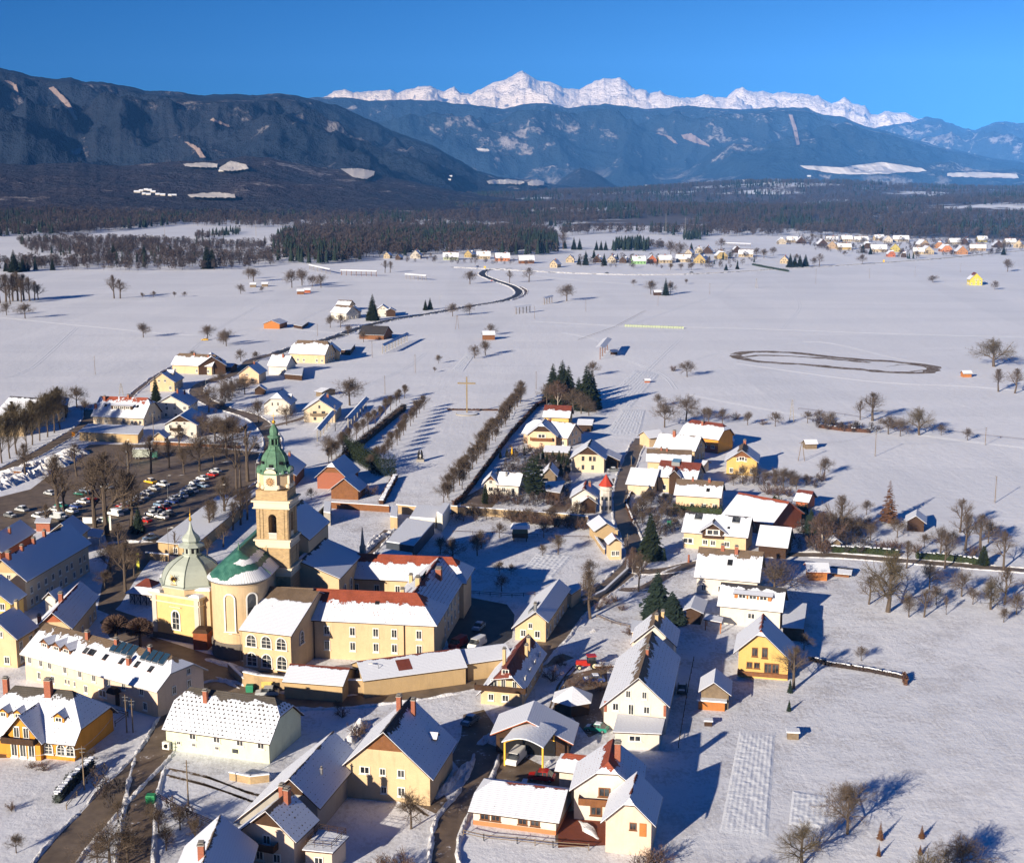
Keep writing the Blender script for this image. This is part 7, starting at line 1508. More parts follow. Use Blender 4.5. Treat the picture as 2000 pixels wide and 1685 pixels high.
# ---------------------------------------------------------------- hedges, rows of clipped conifers
def hedge(px, h, w, mat, label, name='hedge', snow=0.0, seed=0, spiky=False, step=.45, dens=26):
    P = [un(*p) for p in px]; Q = []
    for a, b in zip(P, P[1:]):
        n = max(1, int((b-a).length/step)); Q += [a.lerp(b, i/n) for i in range(n)]
    Q.append(P[-1]); R = random.Random(seed); r = MB(); s = MB()
    d0 = (P[-1]-P[0]).normalized(); l0 = Vector((-d0.y, d0.x, 0))
    for i, q in enumerate(Q):
        d = (Q[min(i+1, len(Q)-1)]-Q[max(i-1, 0)]).normalized(); l = Vector((-d.y, d.x, 0)); hh = h*(R.uniform(.9, 1.06) if not spiky else (1+.35*((i*2) % 3 == 0)*R.uniform(.4, 1)))
        for k in range(dens):
            u, v = R.uniform(-1, 1), R.random(); c = q+d*R.uniform(-.4, .4)*step*1.5+l*(u*w/2*(1-.5*v*spiky)); c.z = v*hh
            t = Vector((R.uniform(-1, 1), R.uniform(-1, 1), R.uniform(-.2, 1))).normalized()*.34; o = t.orthogonal().normalized()*.15; r.face([c-o, c+o, c+t])
        if snow and R.random() < snow: s.box((q.x, q.y, hh-.06), step*1.5, w*.8*R.uniform(.5, 1), .16, 0, math.atan2(d.y, d.x), top=.8)
    for a, b in zip(Q, Q[1:]) if h < 5 else (): c = (a+b)/2; d = b-a; r.box((c.x, c.y, 0), d.length*1.15, w*.62, h*.8, 0, math.atan2(d.y, d.x), top=.8)
    o = r.build('foliage', [mat]); rt = empty(name, P[0], label, 'hedge'); o.data.transform(Matrix.Translation(-P[0])); o.parent = rt
    if s.f: x = s.build('snow', [M_SNOW]); x.data.transform(Matrix.Translation(-P[0])); x.parent = rt
    return rt
M_HEDB = flat('beech_hedge', (.11, .055, .035), .4, .9, scale=2)
hedge([(655,915),(692,880),(790,800)], 2.6, 2.4, flat('bare_hornbeam', (.085, .06, .048), .35, .95, scale=2), 'long dark brown hedge between the two left avenue rows', seed=1, dens=40)
hedge([(885,990),(905,975),(1000,848),(1048,795),(1072,785)], 1.8, .9, M_HEDB, 'reddish brown hedge running down beside the right avenue row', seed=2)
hedge([(875,801),(972,802)], .7, .5, M_HEDB, 'short straight dark hedge behind the big cross', seed=3)
hedge([(1315,1000),(1410,1006)], 2.4, 1.2, M_THUJA, 'clipped pointed thuja hedge in front of the peach house', seed=4, spiky=True, dens=40)
hedge([(1510,985),(1545,1005)], 2.6, 1.4, M_THUJA, 'dark thuja hedge right of the red ridged roof', seed=5, spiky=True, dens=40); hedge([(1545,1000),(1575,1003)], 2.4, 1.2, M_THUJA, 'sunlit thuja hedge at the corner of the right gardens', seed=6, spiky=True, dens=36)
hedge([(1625,1078),(1690,1080),(1755,1086)], 1.8, 1.6, M_THUJA, 'low snow dusted green hedge above the side road, left stretch', snow=.5, seed=7, dens=40)
hedge([(1790,1090),(1850,1094),(1910,1102)], 1.8, 1.6, M_THUJA, 'low snow dusted green hedge above the side road, right stretch', snow=.5, seed=8, dens=40)
hedge([(1582,1289),(1620,1300),(1700,1312),(1766,1326)], .9, .6, flat('dark_hedge', (.05,.035,.03), .4, .9, scale=2), 'low snowy hedge sticking out from the chalet into the field', snow=.85, seed=9); hedge([(1765,1325),(1769,1338)], 1.6, 1.0, M_HEDB, 'dark end shrub of the low snowy field hedge', seed=10)
hedge([(1600,835),(1650,842),(1700,845)], 1.5, 2.0, M_HEDB, 'scrubby brown hedge row at the upper right field edge', snow=.2, seed=12, dens=18)
hedge([(745,985),(772,935)], 1.5, 2.0, M_HEDB, 'snow topped hedge running from the wall to the spruce group', snow=.95, seed=13)
hedge([(1400,528),(1465,517),(1540,532)], 2.0, 2.0, M_THUJA, 'long dark hedge around the cream house by the highway', seed=14, dens=20) if False else None
hedge([(1470,518),(1500,524),(1540,531)], 2.2, 2.4, M_NEEDB, 'long dark hedge around the cream house by the highway', seed=14, dens=20)
hedge([(675,888),(705,905),(740,928),(772,930)], 5.5, 3.0, M_NEED, 'tall clipped spruce hedge casting shade behind the brick barn', name='spruce_hedge', seed=15, spiky=True, dens=130)
hedge([(1235,1018),(1222,985),(1232,965),(1258,960)], 1.0, .7, M_HEDB, 'low curved hedge along the lane above the junction', snow=.5, seed=16)
hedge([(150,1478),(110,1500),(107,1550)], .1, .1, M_HEDB, 'x') if False else None

# ---------------------------------------------------------------- woods far away (uncountable)
def wood(name, polys, n, kinds, seed, hs=(14, 24), z=True):
    """polys: pixel polygons of ground covered; trees scattered in world space"""
    R = np.random.RandomState(seed); rnd = random.Random(seed)
    tp = []
    for v in range(3):      # conifers: stacked ragged skirts
        V, Fc = [], []
        for j in range(6):
            z0, z1 = .12+j*.145, .12+j*.145+.30; r = .17*(1-j/6.6)
            k = 7; b = len(V); V.append((0, 0, min(1, z1)))
            for a in range(k*2): rr = r*(1 if a % 2 == 0 else .55)*rnd.uniform(.8, 1.2); an = 3.1416*a/k; V.append((rr*math.cos(an), rr*math.sin(an), z0-(0 if a % 2 else .05)))
            for a in range(k*2): Fc.append((b, b+1+a, b+1+(a+1) % (k*2)))
        tp.append((np.array(V), np.array(Fc), 0))
    for v in range(3):      # bare crowns: trunk plus fans of slivers
        V, Fc = [], []
        for q in range(90):
            a = rnd.uniform(0, 6.28); rr = rnd.random()**.5; zc = rnd.uniform(.25, .9); w_ = .28*math.sin(math.pi*min(1, (zc-.1)/.9))**.6
            c = np.array([rr*w_*math.cos(a), rr*w_*math.sin(a), zc]); d = np.array([math.cos(a)*.10, math.sin(a)*.10, rnd.uniform(.06, .2)]); s = np.array([-math.sin(a), math.cos(a), 0])*.026
            b = len(V); V += [c-s, c+s, c+d]; Fc.append((b, b+1, b+2))
        b = len(V); V += [np.array([-.015, 0, 0]), np.array([.015, 0, 0]), np.array([0, 0, .7])]; Fc.append((b, b+1, b+2))
        tp.append((np.array(V), np.array(Fc), 1+v % 2))
    VV, FF, MM = [], [], []; off = 0; W_ = []
    for poly in polys:
        Q = [un(*p) for p in poly]; W_.append([(q.x, q.y) for q in Q])
    areas = []
    for P in W_: areas.append(abs(sum(P[i][0]*P[(i+1) % len(P)][1]-P[(i+1) % len(P)][0]*P[i][1] for i in range(len(P))))/2)
    for P, ar in zip(W_, areas):
        cnt = int(n*ar/sum(areas)); xs = [p[0] for p in P]; ys = [p[1] for p in P]; made = 0; tries = 0
        while made < cnt and tries < cnt*8:
            tries += 1; x, y = rnd.uniform(min(xs), max(xs)), rnd.uniform(min(ys), max(ys)); ins = False; j = len(P)-1
            for i in range(len(P)):
                if (P[i][1] > y) != (P[j][1] > y) and x < (P[j][0]-P[i][0])*(y-P[i][1])/(P[j][1]-P[i][1])+P[i][0]: ins = not ins
                j = i
            if not ins: continue
            made += 1
            if y > 2500 and noise.noise((x*.0022, y*.0022, 50)) > .28: continue
            g = noise.noise((x*.006, y*.004, seed)); con = g+rnd.uniform(-.35, .35) > kinds
            V, Fc, m = tp[rnd.randrange(3)+(0 if con else 3)]; h = rnd.uniform(*hs)*(1.0 if con else .85); a = rnd.uniform(0, 6.28); ca, sa = math.cos(a), math.sin(a); wd = h*rnd.uniform(.8, 1.3)*(1 if con else 1.15)
            X = np.empty_like(V); X[:, 0] = (V[:, 0]*ca-V[:, 1]*sa)*wd+x; X[:, 1] = (V[:, 0]*sa+V[:, 1]*ca)*wd+y; X[:, 2] = V[:, 2]*h+gz(x, y)-.3
            VV.append(X); FF.append(Fc+off); MM += [m]*len(Fc); off += len(V)
    V = np.concatenate(VV); Fc = np.concatenate(FF); me = bpy.data.meshes.new(name); me.vertices.add(len(V)); me.vertices.foreach_set('co', V.ravel()); me.loops.add(len(Fc)*3); me.loops.foreach_set('vertex_index', Fc.ravel().astype(np.int32))
    me.polygons.add(len(Fc)); me.polygons.foreach_set('loop_start', np.arange(0, len(Fc)*3, 3, dtype=np.int32)); me.polygons.foreach_set('loop_total', np.full(len(Fc), 3, dtype=np.int32)); me.polygons.foreach_set('material_index', np.array(MM, dtype=np.int32))
    for m in (M_FCON, M_FBR1, M_FBR2): me.materials.append(m)
    me.update(); me.validate(); o = bpy.data.objects.new(name, me); COL.objects.link(o); o['kind'] = 'stuff'; return o
M_FCON = flat('wood_conifer', (.022, .035, .024), .5, .95, scale=.05); M_FBR1 = flat('wood_brown', (.085, .065, .060), .4, .95, scale=.03); M_FBR2 = flat('wood_greybrown', (.07, .060, .060), .4, .95, scale=.03)
wood('forest', [[(535,512),(620,517),(700,511),(735,504),(860,496),(1000,500),(1090,497),(1090,478),(1085,462),(1040,452),(900,447),(700,446),(600,447),(560,460),(530,480)]], 2900, .16, 3, (14, 23))
wood('forest', [[(1090,462),(1150,458),(1280,459),(1300,462),(1480,463),(1510,462),(1560,460),(1640,462),(1700,466),(2060,468),(2080,440),(2050,405),(1700,402),(1300,405),(900,410),(620,412),(440,425),(300,440),(500,446),(900,440),(1080,448)]], 12000, .22, 4, (15, 24))
wood('forest', [[(2080,404),(1700,401),(1300,404),(900,409),(620,411),(560,400),(800,392),(1200,386),(1700,386),(2100,388)]], 9000, .20, 5, (16, 25))
wood('forest', [[(-60,465),(120,460),(300,446),(450,430),(600,418),(620,405),(400,405),(-100,412)]], 8000, .25, 6, (15, 24))
wood('forest', [[(-40,532),(150,528),(330,530),(430,528),(535,520),(535,500),(450,500),(380,500),(330,505),(250,512),(100,512),(-40,518)]], 420, .45, 7, (9, 17))
wood('forest', [[(60,495),(170,505),(280,505),(420,492),(520,492),(520,478),(400,478),(290,470),(150,468),(30,470)]], 900, .40, 8, (8, 15))
wood('forest', [[(380,462),(440,456),(470,452),(470,458),(430,465),(385,470)]], 90, .1, 18, (8, 15))
wood('forest', [[(1192,492),(1268,492),(1272,480),(1250,476),(1196,480)]], 110, -9, 9, (14, 16)); wood('forest', [[(1268,490),(1295,488),(1290,478),(1270,478)]], 16, .9, 10, (11, 15)); wood('forest', [[(1334,470),(1368,470),(1368,463),(1336,463)]], 40, -9, 11, (12, 15))

wood('shrubs', [[(1515,480),(1560,482),(1600,492),(1700,500),(1780,508),(1800,500),(1900,503),(2010,494),(2010,470),(1780,468),(1560,466)], [(1110,522),(1250,526),(1400,528),(1470,520),(1480,500),(1350,490),(1330,505),(1110,505)], [(755,512),(1040,522),(1040,512),(760,503)]], 520, .62, 41, (5, 11))
wood('shrubs', [[(860,1020),(1150,1025),(1150,1015),(870,1008)], [(930,985),(1120,1000),(1110,880),(1000,880)], [(1235,1050),(1330,1050),(1330,985),(1240,975)], [(1520,1075),(1700,1085),(1700,1030),(1560,1020)], [(1590,838),(1720,850),(1720,838),(1590,826)], [(400,880),(520,884),(500,860),(400,865)], [(420,810),(470,770),(500,745),(440,750)], [(1430,950),(1600,955),(1600,942),(1440,938)], [(150,1500),(240,1640),(270,1640),(240,1520)], [(300,1570),(380,1640),(430,1660),(330,1570)]], 800, .9, 43, (1.5, 4.5))
# ---------------------------------------------------------------- haze: one closed box of thin air
hb = MB(); hb.box((0, 14600, -45), 62000, 33000, 2720); hz = hb.build('haze', [bpy.data.materials.new('haze')], origin=(0, 0, 0)); hz['kind'] = 'stuff'
hm = hz.data.materials[0]; hm.use_nodes = True; ht = hm.node_tree
for n_ in list(ht.nodes):
    if n_.type == 'BSDF_PRINCIPLED': ht.nodes.remove(n_)
hv = ht.nodes.new('ShaderNodeVolumePrincipled'); hv.inputs['Density'].default_value = HAZE_D; hv.inputs['Color'].default_value = (0.10, 0.36, 1.0, 1); hv.inputs['Anisotropy'].default_value = -0.5
ht.links.new(hv.outputs[0], [n_ for n_ in ht.nodes if n_.type == 'OUTPUT_MATERIAL'][0].inputs['Volume'])
# ---------------------------------------------------------------- vehicles
def carpaint(name, c): return flat('paint_'+name, c, .05, .3, .5)
PAINT = dict(white=(.75,.75,.74), silver=(.42,.44,.46), grey=(.16,.17,.18), black=(.02,.02,.025), red=(.42,.02,.015), blue=(.03,.06,.22), yellow=(.75,.42,.03), green=(.02,.22,.16), dark=(.05,.055,.065), lblue=(.18,.28,.42))
def car_mesh(L=4.2, Wd=1.72, Hh=1.48, van=False):
    """side profile lofted across the width; body, glazing, wheels, roof snow"""
    hw = Wd/2; B = MB(); Gm = MB(); S = MB(); l = L/2
    if van: lower = [(-l,.35),(-l,.95),(-l+.1,1.05)]; belt = 1.1; cab = [(-l+.55,belt),(-l+1.15,Hh-.05),(l-.25,Hh),(l-.05,belt)]; hood = [(-l,.32),(-l-.0,.85),(-l+.5,belt)]
    else: belt = .92; cab = [(-l+1.05,belt),(-l+1.75,Hh),(l-1.15,Hh),(l-.35,belt)]; hood = [(-l,.32),(-l+.02,.72),(-l+.95,belt)]
    prof = hood+[(l-.2,belt+.03),(l,.75),(l,.32)]
    for s in (-1, 1):
        pts = [(x, s*hw, z) for x, z in prof]; B.face(pts if s > 0 else pts[::-1])
    for a, b in zip(prof, prof[1:]+prof[:1]): B.face([(a[0], -hw, a[1]), (a[0], hw, a[1]), (b[0], hw, b[1]), (b[0], -hw, b[1])])
    ti = hw*.80
    for s in (-1, 1): pts = [(cab[0][0], s*hw*.96, cab[0][1]), (cab[1][0], s*ti, cab[1][1]), (cab[2][0], s*ti, cab[2][1]), (cab[3][0], s*hw*.96, cab[3][1])]; Gm.face(pts if s > 0 else pts[::-1])
    for i, j in ((0, 1), (2, 3)):
        a, b = cab[i], cab[j]; wa, wb = (hw*.96, ti) if i == 0 else (ti, hw*.96); Gm.face([(a[0], -wa, a[1]), (a[0], wa, a[1]), (b[0], wb, b[1]), (b[0], -wb, b[1])])
    R_ = cab[1], cab[2]; B.box(((R_[0][0]+R_[1][0])/2, 0, Hh-.03), R_[1][0]-R_[0][0]+.12, ti*2+.08, .07)
    for xx in ((cab[1][0]+cab[2][0])/2, cab[2][0]-.05):
        for s in (-1, 1): B.tube((xx, s*hw*.96, belt), (xx, s*(ti+.01), Hh), .045, .045, 4)
    if van:
        for s in (-1, 1): B.box((.55, s*hw*.9, belt-.02), L-2.3, .12, Hh-belt)
    S.box(((R_[0][0]+R_[1][0])/2, 0, Hh+.04), (R_[1][0]-R_[0][0])*.95, ti*1.9, .10, top=.85); S.box((-l+.6, 0, belt-.06), .7, Wd*.7, .09, top=.8)
    return B, Gm, S
def wheel_mesh():
    m = MB(); m.tube((0, -.11, 0), (0, .11, 0), .32, .32, 12, 0); m.tube((0, .105, 0), (0, .12, 0), .32, .2, 12, 0); m.tube((0, .11, 0), (0, .13, 0), .19, .15, 10, 1, True); m.tube((0, -.11, 0), (0, -.13, 0), .19, .15, 10, 1, True); m.tube((0, -.105, 0), (0, -.12, 0), .32, .2, 12, 0); return m
M_TYRE = flat('tyre', (.015, .015, .016), .2, .8)
WM = wheel_mesh().build('wheel', [M_TYRE, M_METAL], origin=(0, 0, 0)); WD = WM.data; bpy.data.objects.remove(WM)
_cm = {}
def car(x, y, col, label, ang=-32, kind='car', snow=True, group=None, cat='car', flip=False, loc=None):
    key = kind; q = loc or un(x, y); L = dict(car=4.1, suv=4.4, van=4.9)[kind]
    if key not in _cm:
        B, Gm, S = car_mesh(*dict(car=(4.1, 1.7, 1.45, False), suv=(4.4, 1.8, 1.65, False), van=(4.9, 1.9, 1.95, True))[kind]); _cm[key] = []
        for mb, nm, mt in ((Gm, 'glazing', M_GLASS), (S, 'snow', M_SNOW)): o = mb.build(nm, [mt], origin=(0, 0, 0)); _cm[key].append(o.data); bpy.data.objects.remove(o)
        _cm[key].append(B)
    if (key, col) not in _cm: o = _cm[key][2].build('body', [carpaint(col, PAINT[col])], origin=(0, 0, 0)); _cm[(key, col)] = o.data; bpy.data.objects.remove(o)
    r = empty('parked_car' if kind != 'van' else 'parked_van', q, label, cat, group, math.radians(ang+(180 if flip else 0)))
    for nm, d in (('body', _cm[(key, col)]), ('glazing', _cm[key][0])) + ((('snow', _cm[key][1]),) if snow else ()): o = bpy.data.objects.new(nm, d); COL.objects.link(o); o.parent = r
    for sx in (-1, 1):
        for sy in (-1, 1): o = bpy.data.objects.new('wheel', WD); COL.objects.link(o); o.parent = r; o.location = (sx*(L/2-.75), sy*.78, .32)
    return r
Z = lambda x, y: (x/3.846, 740+y/3.846)
LOT = [(165,985,'silver','suv'),(78,1030,'grey','car'),(375,862,'silver','car'),(290,1035,'white','suv'),(415,985,'white','car'),(435,1042,'silver','van'),(345,1018,'dark','car'),(460,955,'green','car'),(540,995,'white','car'),(570,960,'blue','car'),(625,925,'white','car'),(680,905,'red','car'),(605,868,'green','car'),(645,845,'lblue','car'),(805,815,'silver','car'),(770,1068,'white','car'),
       (1130,775,'yellow','suv'),(1225,795,'white','suv'),(1160,825,'silver','car'),(1105,860,'white','car'),(1060,892,'white','suv'),(1025,920,'grey','car'),(985,940,'dark','car'),(920,962,'red','car'),(910,985,'silver','car'),(868,1018,'white','van'),
       (1620,695,'silver','car'),(1595,722,'red','car'),(1520,750,'white','car'),(1470,785,'white','car'),(1525,805,'lblue','car'),(1430,820,'silver','car'),(1445,845,'silver','car'),(1395,860,'dark','car'),(1365,882,'white','car'),(1310,900,'silver','car'),(1290,925,'blue','car'),(1235,972,'red','suv'),(1205,948,'lblue','car'),(1170,990,'grey','car'),(1135,1018,'white','car'),(1215,1040,'white','car'),(1265,1015,'dark','car'),(1090,1068,'red','car'),(1030,1055,'dark','car'),(485,1060,'dark','car')]
pos = {}
for x, y, c, kd in LOT: pos.setdefault(c, []).append((x, y, kd))
CN = dict(lblue='pale blue', dark='dark'); KN = dict(car='hatchback', suv='tall estate car', van='van')
for c, L_ in pos.items():
    L_ = sorted(L_)
    for i, (x, y, kd) in enumerate(L_):
        nm = '%s %s in the car park' % (CN.get(c, c), KN[kd]); same = [t for t in L_ if t[2] == kd]; j = same.index((x, y, kd))
        lb = nm if len(same) == 1 else '%s, %s of its kind from the left' % (nm, ORD[j])
        px, py = Z(x, y); q = un(px, py+2); car(px, py+2, c, lb, -32+tr.uniform(-5, 5), kd, True, 'cars in the car park', flip=(c in ('grey', 'lblue')))
car(522, 1357, 'silver', 'silver estate car parked under the notice boards by the ochre wall', 4, 'suv', False)
car(1008, 1486, 'white', 'white van parked under the yellow curved carport', 68, 'van', False, cat='van')
car(918, 1412, 'grey', 'grey car in the shade left of the balcony house', 62, 'car'); car(935, 1228, 'lblue', 'pale blue car standing alone in the shaded monastery yard', 70, 'car'); car(932, 1262, 'white', 'white van beside the lean-to roof in the monastery yard', 62, 'van', False, cat='van')
car(895, 1262, 'red', 'dark red van close to the monastery side wall', 60, 'van', False, cat='van'); car(1058, 1522, 'red', 'bright red car behind the long low white house', -12, 'suv', False); car(1160, 1331, 'blue', 'blue car in the shade left of the white farmhouse', 5, 'car')
car(1165, 1427, 'green', 'dark green car under the trees near the farmhouse corner', -20, 'car'); car(1332, 1350, 'black', 'dark car parked in the shadow right of the white farmhouse', 80, 'car'); car(295, 1053, 'lblue', 'pale blue car driving on the shaded street beside the car park', 40, 'car')
car(1300, 972, 'dark', 'snow covered dark car beside the peach house on the lane', 5, 'car'); car(1196, 921, 'grey', 'grey car in front of the dark open garage', 10, 'car'); car(1185, 534, 'dark', 'left dark car driving on the far highway', 2, 'car'); car(1350, 533, 'dark', 'right dark car driving on the far highway', 2, 'car'); car(962, 549, 'red', 'red brown car on the far road curve', 60, 'car'); car(932, 522, 'blue', 'dark blue truck cab at the far end of the main road', 70, 'van', cat='van')
car(788, 1400, 'dark', 'dark car beyond the snow roof corner of the twin chimney house', 20, 'car') if False else None
car(400, 665, 'yellow', 'yellow green car parked under the dark tree in the left field', 5, 'car')
# delivery truck at the far edge of the car park
q = un(285, 896); r = empty('truck', q, 'grey green box truck with a snowy roof at the far edge of the car park', 'truck'); m = MB(); m.box((q.x-1, q.y, .9), 6.6, 2.5, 2.7); m.build('box', [flat('truck_box', (.42,.46,.40), .15)], r); m = MB(); m.box((q.x+3.4, q.y, .7), 1.9, 2.3, 1.9, 0, 0, top=.85); m.build('cab', [flat('truck_cab', (.03,.12,.09), .1, .4)], r); m = MB(); m.box((q.x-1, q.y, 3.6), 6.6, 2.5, .15); m.build('snow', [M_SNOW], r)
for dx in (-3.2, -2.1, 3.2):
    for dy in (-1.1, 1.1): o = bpy.data.objects.new('wheel', WD); COL.objects.link(o); o.parent = r; o.location = (dx, dy, .45); o.scale = (1.4, 1.4, 1.4)
# tractor
q = un(1148, 1304); r = empty('tractor', q, 'red farm tractor with big rear wheels left of the white farmhouse', 'tractor', None, math.radians(10)); M_TRED = carpaint('tractor', (.45,.03,.02))
def part(r, mb, nm, mats): o = mb.build(nm, mats, origin=(0, 0, 0)); o.parent = r; return o
m = MB(); m.box((-1.3, 0, .9), 2.2, .8, .8, 0, 0, top=.9); part(r, m, 'hood', [M_TRED]); m = MB(); m.box((.7, 0, 1.2), 1.6, 1.5, 1.3, 0, 0, top=.9); part(r, m, 'cab', [M_GLASS]); m = MB(); m.box((.7, 0, 2.5), 1.8, 1.6, .18); part(r, m, 'roof', [M_TRED]); m = MB(); m.box((.2, 0, .55), 3.6, .6, .6); part(r, m, 'chassis', [M_TRED])
M_RIM = flat('cream_rim', (.7,.62,.4), .1, .5)
for x, s, y in ((1.1, 2.5, .95), (-1.9, 1.5, .8)):
    for sy in (-1, 1): o = bpy.data.objects.new('wheel', WD.copy()); o.data.materials[1] = M_RIM; COL.objects.link(o); o.parent = r; o.location = (x, sy*y, .32*s); o.scale = (s, s*1.3, s)
# trailer bed behind it
q = un(1185, 1306); r = empty('trailer', q, 'flat snow covered trailer between the red tractor and the farmhouse', 'trailer'); m = MB(); m.box((q.x, q.y, .7), 5, 2, .25, 0, .05); m.build('bed', [M_WOODM], r); m = MB(); m.box((q.x, q.y, .95), 4.9, 1.9, .22, 0, .05); m.build('snow', [M_SNOW], r)
for dx in (-1.5, 1.5): o = bpy.data.objects.new('wheel', WD); COL.objects.link(o); o.parent = r; o.location = (dx, -.9, .35)

# ---------------------------------------------------------------- cross, sculpture, poles, hay racks
q = un(912, 808); r = empty('cross', q, 'tall pale wooden cross standing in the snow meadow', 'cross'); Hc_ = hgt(912, 808, 736); m = MB(); m.box((q.x, q.y, 0), .6, .6, Hc_, 0); m.build('post', [flat('cross_wood', (.24,.19,.12), .2, .8)], r)
za = zat(q.x, q.y, 749); m = MB(); m.box((q.x-.1, q.y, za-.2), 7.4, .55, .6, 0, -.10); m.build('crossbeam', [flat('cross_wood', (0,0,0))], r)
m = MB(); m.lathe((q.x, q.y-1.0, 0), [(4.6, 0), (4.6, .45), (4.3, .45), (4.3, .3)], 30, 0, math.pi, 2*math.pi); m.build('kerb', [M_STONEG], r); m = MB(); m.lathe((q.x, q.y-1.0, 0), [(4.5, .42), (0, .55)], 30, 0); m.build('snow', [M_SNOW], r)
q = un(821, 901); r = empty('sculpture', q, 'dark twin pillared sculpture with a white cross on a stone base in the meadow', 'sculpture'); m = MB(); m.box((q.x, q.y, 0), 2.6, 1.8, .9); m.build('base', [M_STONEG], r); m = MB()
for s in (-1, 1):
    pf = [(-.1,0),(.75,0),(.85,1.2),(.7,2.2),(.45,2.9),(.1,3.2)]; P1 = [(q.x+s*(x+.12), q.y-.35, z+.9) for x, z in pf]; P2 = [(a, b+.7, c) for a, b, c in P1]; m.face(P1 if s > 0 else P1[::-1]); m.face(P2[::-1] if s > 0 else P2)
    for a, b, c, d in zip(P1, P1[1:]+P1[:1], P2[1:]+P2[:1], P2): m.face([a, b, c, d])
m.build('figure', [M_DARK], r); m = MB(); m.box((q.x, q.y-.5, 1.3), .16, .1, 1.3); m.box((q.x, q.y-.52, 2.0), .7, .1, .16); m.build('small_cross', [M_WHITE], r)
def pole(x, y, yt, label, kind='power', group=None, lean=0.0, w=.13):
    q = un(x, y); h = hgt(x, y, yt); r = empty('street_lamp' if kind == 'lamp' else 'power_pole', q, label, 'lamp' if kind == 'lamp' else 'pole', group); m = MB()
    if kind == 'lamp':
        m.tube((q.x, q.y, 0), (q.x, q.y, h), .08, .05, 6); m.build('post', [M_METAL], r); m = MB(); m.tube((q.x, q.y, h), (q.x+lean, q.y, h+.3), .04, .03, 5); m.build('arm', [M_METAL], r); m = MB(); m.box((q.x+lean*1.15, q.y, h+.22), .7, .3, .14); m.build('lamp_head', [M_WHITE], r)
    elif kind == 'lattice':
        for s in (-1, 1):
            for t in (-1, 1): m.tube((q.x+s*.9, q.y+t*.5, 0), (q.x+s*.12, q.y+t*.1, h), .10, .07, 4)
        for i in range(1, 7): z = h*i/7; ww = .9*(1-i/8); m.tube((q.x-ww, q.y, z), (q.x+ww, q.y, z+h/9), .05, .05, 4)
        m.build('post', [M_STONEG], r); m = MB(); m.box((q.x, q.y, h-.8), 2.2, .12, .12); m.box((q.x, q.y, h-1.7), 1.6, .12, .12); m.build('crossarm', [M_METAL], r)
    elif kind == 'aframe':
        for s in (-1, 1): m.tube((q.x+s*1.1, q.y, 0), (q.x+s*.08, q.y, h), w, w*.7, 6)
        m.build('post', [M_WOODG], r); m = MB(); m.box((q.x, q.y, h-.6), 1.8, .12, .12); m.build('crossarm', [M_WOODG], r)
    else:
        m.tube((q.x, q.y, 0), (q.x+lean, q.y, h), w, w*.65, 7); m.build('post', [M_WOODG], r); m = MB(); m.box((q.x+lean, q.y, h-.5), 1.1, .1, .1); m.box((q.x+lean*.9, q.y, h-1.1), .8, .1, .1)
        m.build('crossarm', [M_METAL], r)
    return Vector((q.x+lean, q.y, h))
PP = {}
for key, x, y, yt, lb, kd in (('a',1943,982,929,'wooden power pole standing alone in the right snow field','power'),('b',1709,891,842,'wooden power pole left in the field above the larch','power'),('c',1924,869,834,'wooden power pole at the upper right of the field','power'),('d',1565,900,862,'double legged power pole beside the yellow gable house garden','aframe'),
    ('e',1546,824,780,'grey lattice pole above the lane houses','lattice'),('f',811,728,692,'concrete pole with cross arms left of the big cross','power'),('g',752,770,733,'thin pole in the meadow behind the round bare tree','power'),('h',1047,760,725,'thin pole left of the dark spruce group','power'),('i',186,731,695,'pole standing alone in the left snow field','power'),
    ('j',655,842,790,'pole beside the hay racks in front of the balcony house','power'),('k',237,772,748,'small lattice pylon behind the hotel roof','lattice'),('l',727,699,665,'pole right of the village wooden lean-to','power'),('m',893,643,616,'two legged pole at the roadside before the far curve','aframe'),('n',1044,623,598,'pole right of the small hay racks','power'),
    ('o',1144,609,584,'slender pole in the middle field','power'),('p',1477,563,543,'lattice pole in the far middle field','lattice'),('q',1386,575,553,'pole beside the field path shrubs','power'),('r',1593,554,524,'first pole of the far right line','power'),('s',1698,544,524,'second pole of the far right line','power'),('t',1787,541,521,'third pole of the far right line','power'),('u',1876,532,514,'fourth pole of the far right line','power'),
    ('v',165,1542,1456,'tall leaning wooden pole beside the snowy stacked wall','power'),('w',248,1430,1356,'left of two poles in front of the pink building','power'),('x',260,1430,1364,'right of two poles in front of the pink building, slightly leaning','power'),('y',368,1570,1484,'tall wooden pole in the garden below the pale green house','power'),
    ('z',1225,1085,1042,'pole at the street corner right of the small yellow house','power'),('A',1167,1230,1120,'x',None),('B',1140,1158,1118,'pole by the road behind the ribbed roof house','power'),('C',1285,597,575,'small pole in front of the white board hut','power'),('D',302,888,806,'tall dark pole beside the hotel at the car park','power'),
    ('E',620,656,632,'pole by the road near the white farmhouse','power'),('F',400,548,0,'x',None),('G',1233,910,889,'pole beside the lane at the dark garage','power'),('H',1264,918,889,'x',None)):
    if kd: PP[key] = pole(x, y, yt, lb, kd)
for x, y, yt, ln, lb in ((433,1022,948,.9,'tall street lamp on the car park street, nearest the tower'),(331,925,932-18,.7,None),(330,1092,1032,1.0,'street lamp with a curved arm behind the dome'),(471,1300,1240,-1.6,'street lamp with a long arm beside the apse'),(740,1350,1298,-1.3,'street lamp bending over the long shed roof'),(500,932,905,.7,'short lamp post by the road at the green tower roof'),
    (329,990,930,.7,'lamp post in the middle of the car park'),(249,915,860,.7,'lamp post near the grey truck'),(402,757,742,.6,'lamp post on the inside of the village bend'),(859,597,579,1.2,'lamp post at the two small spruces by the road')):
    if lb: pole(x, y, yt, lb, 'lamp', lean=ln)
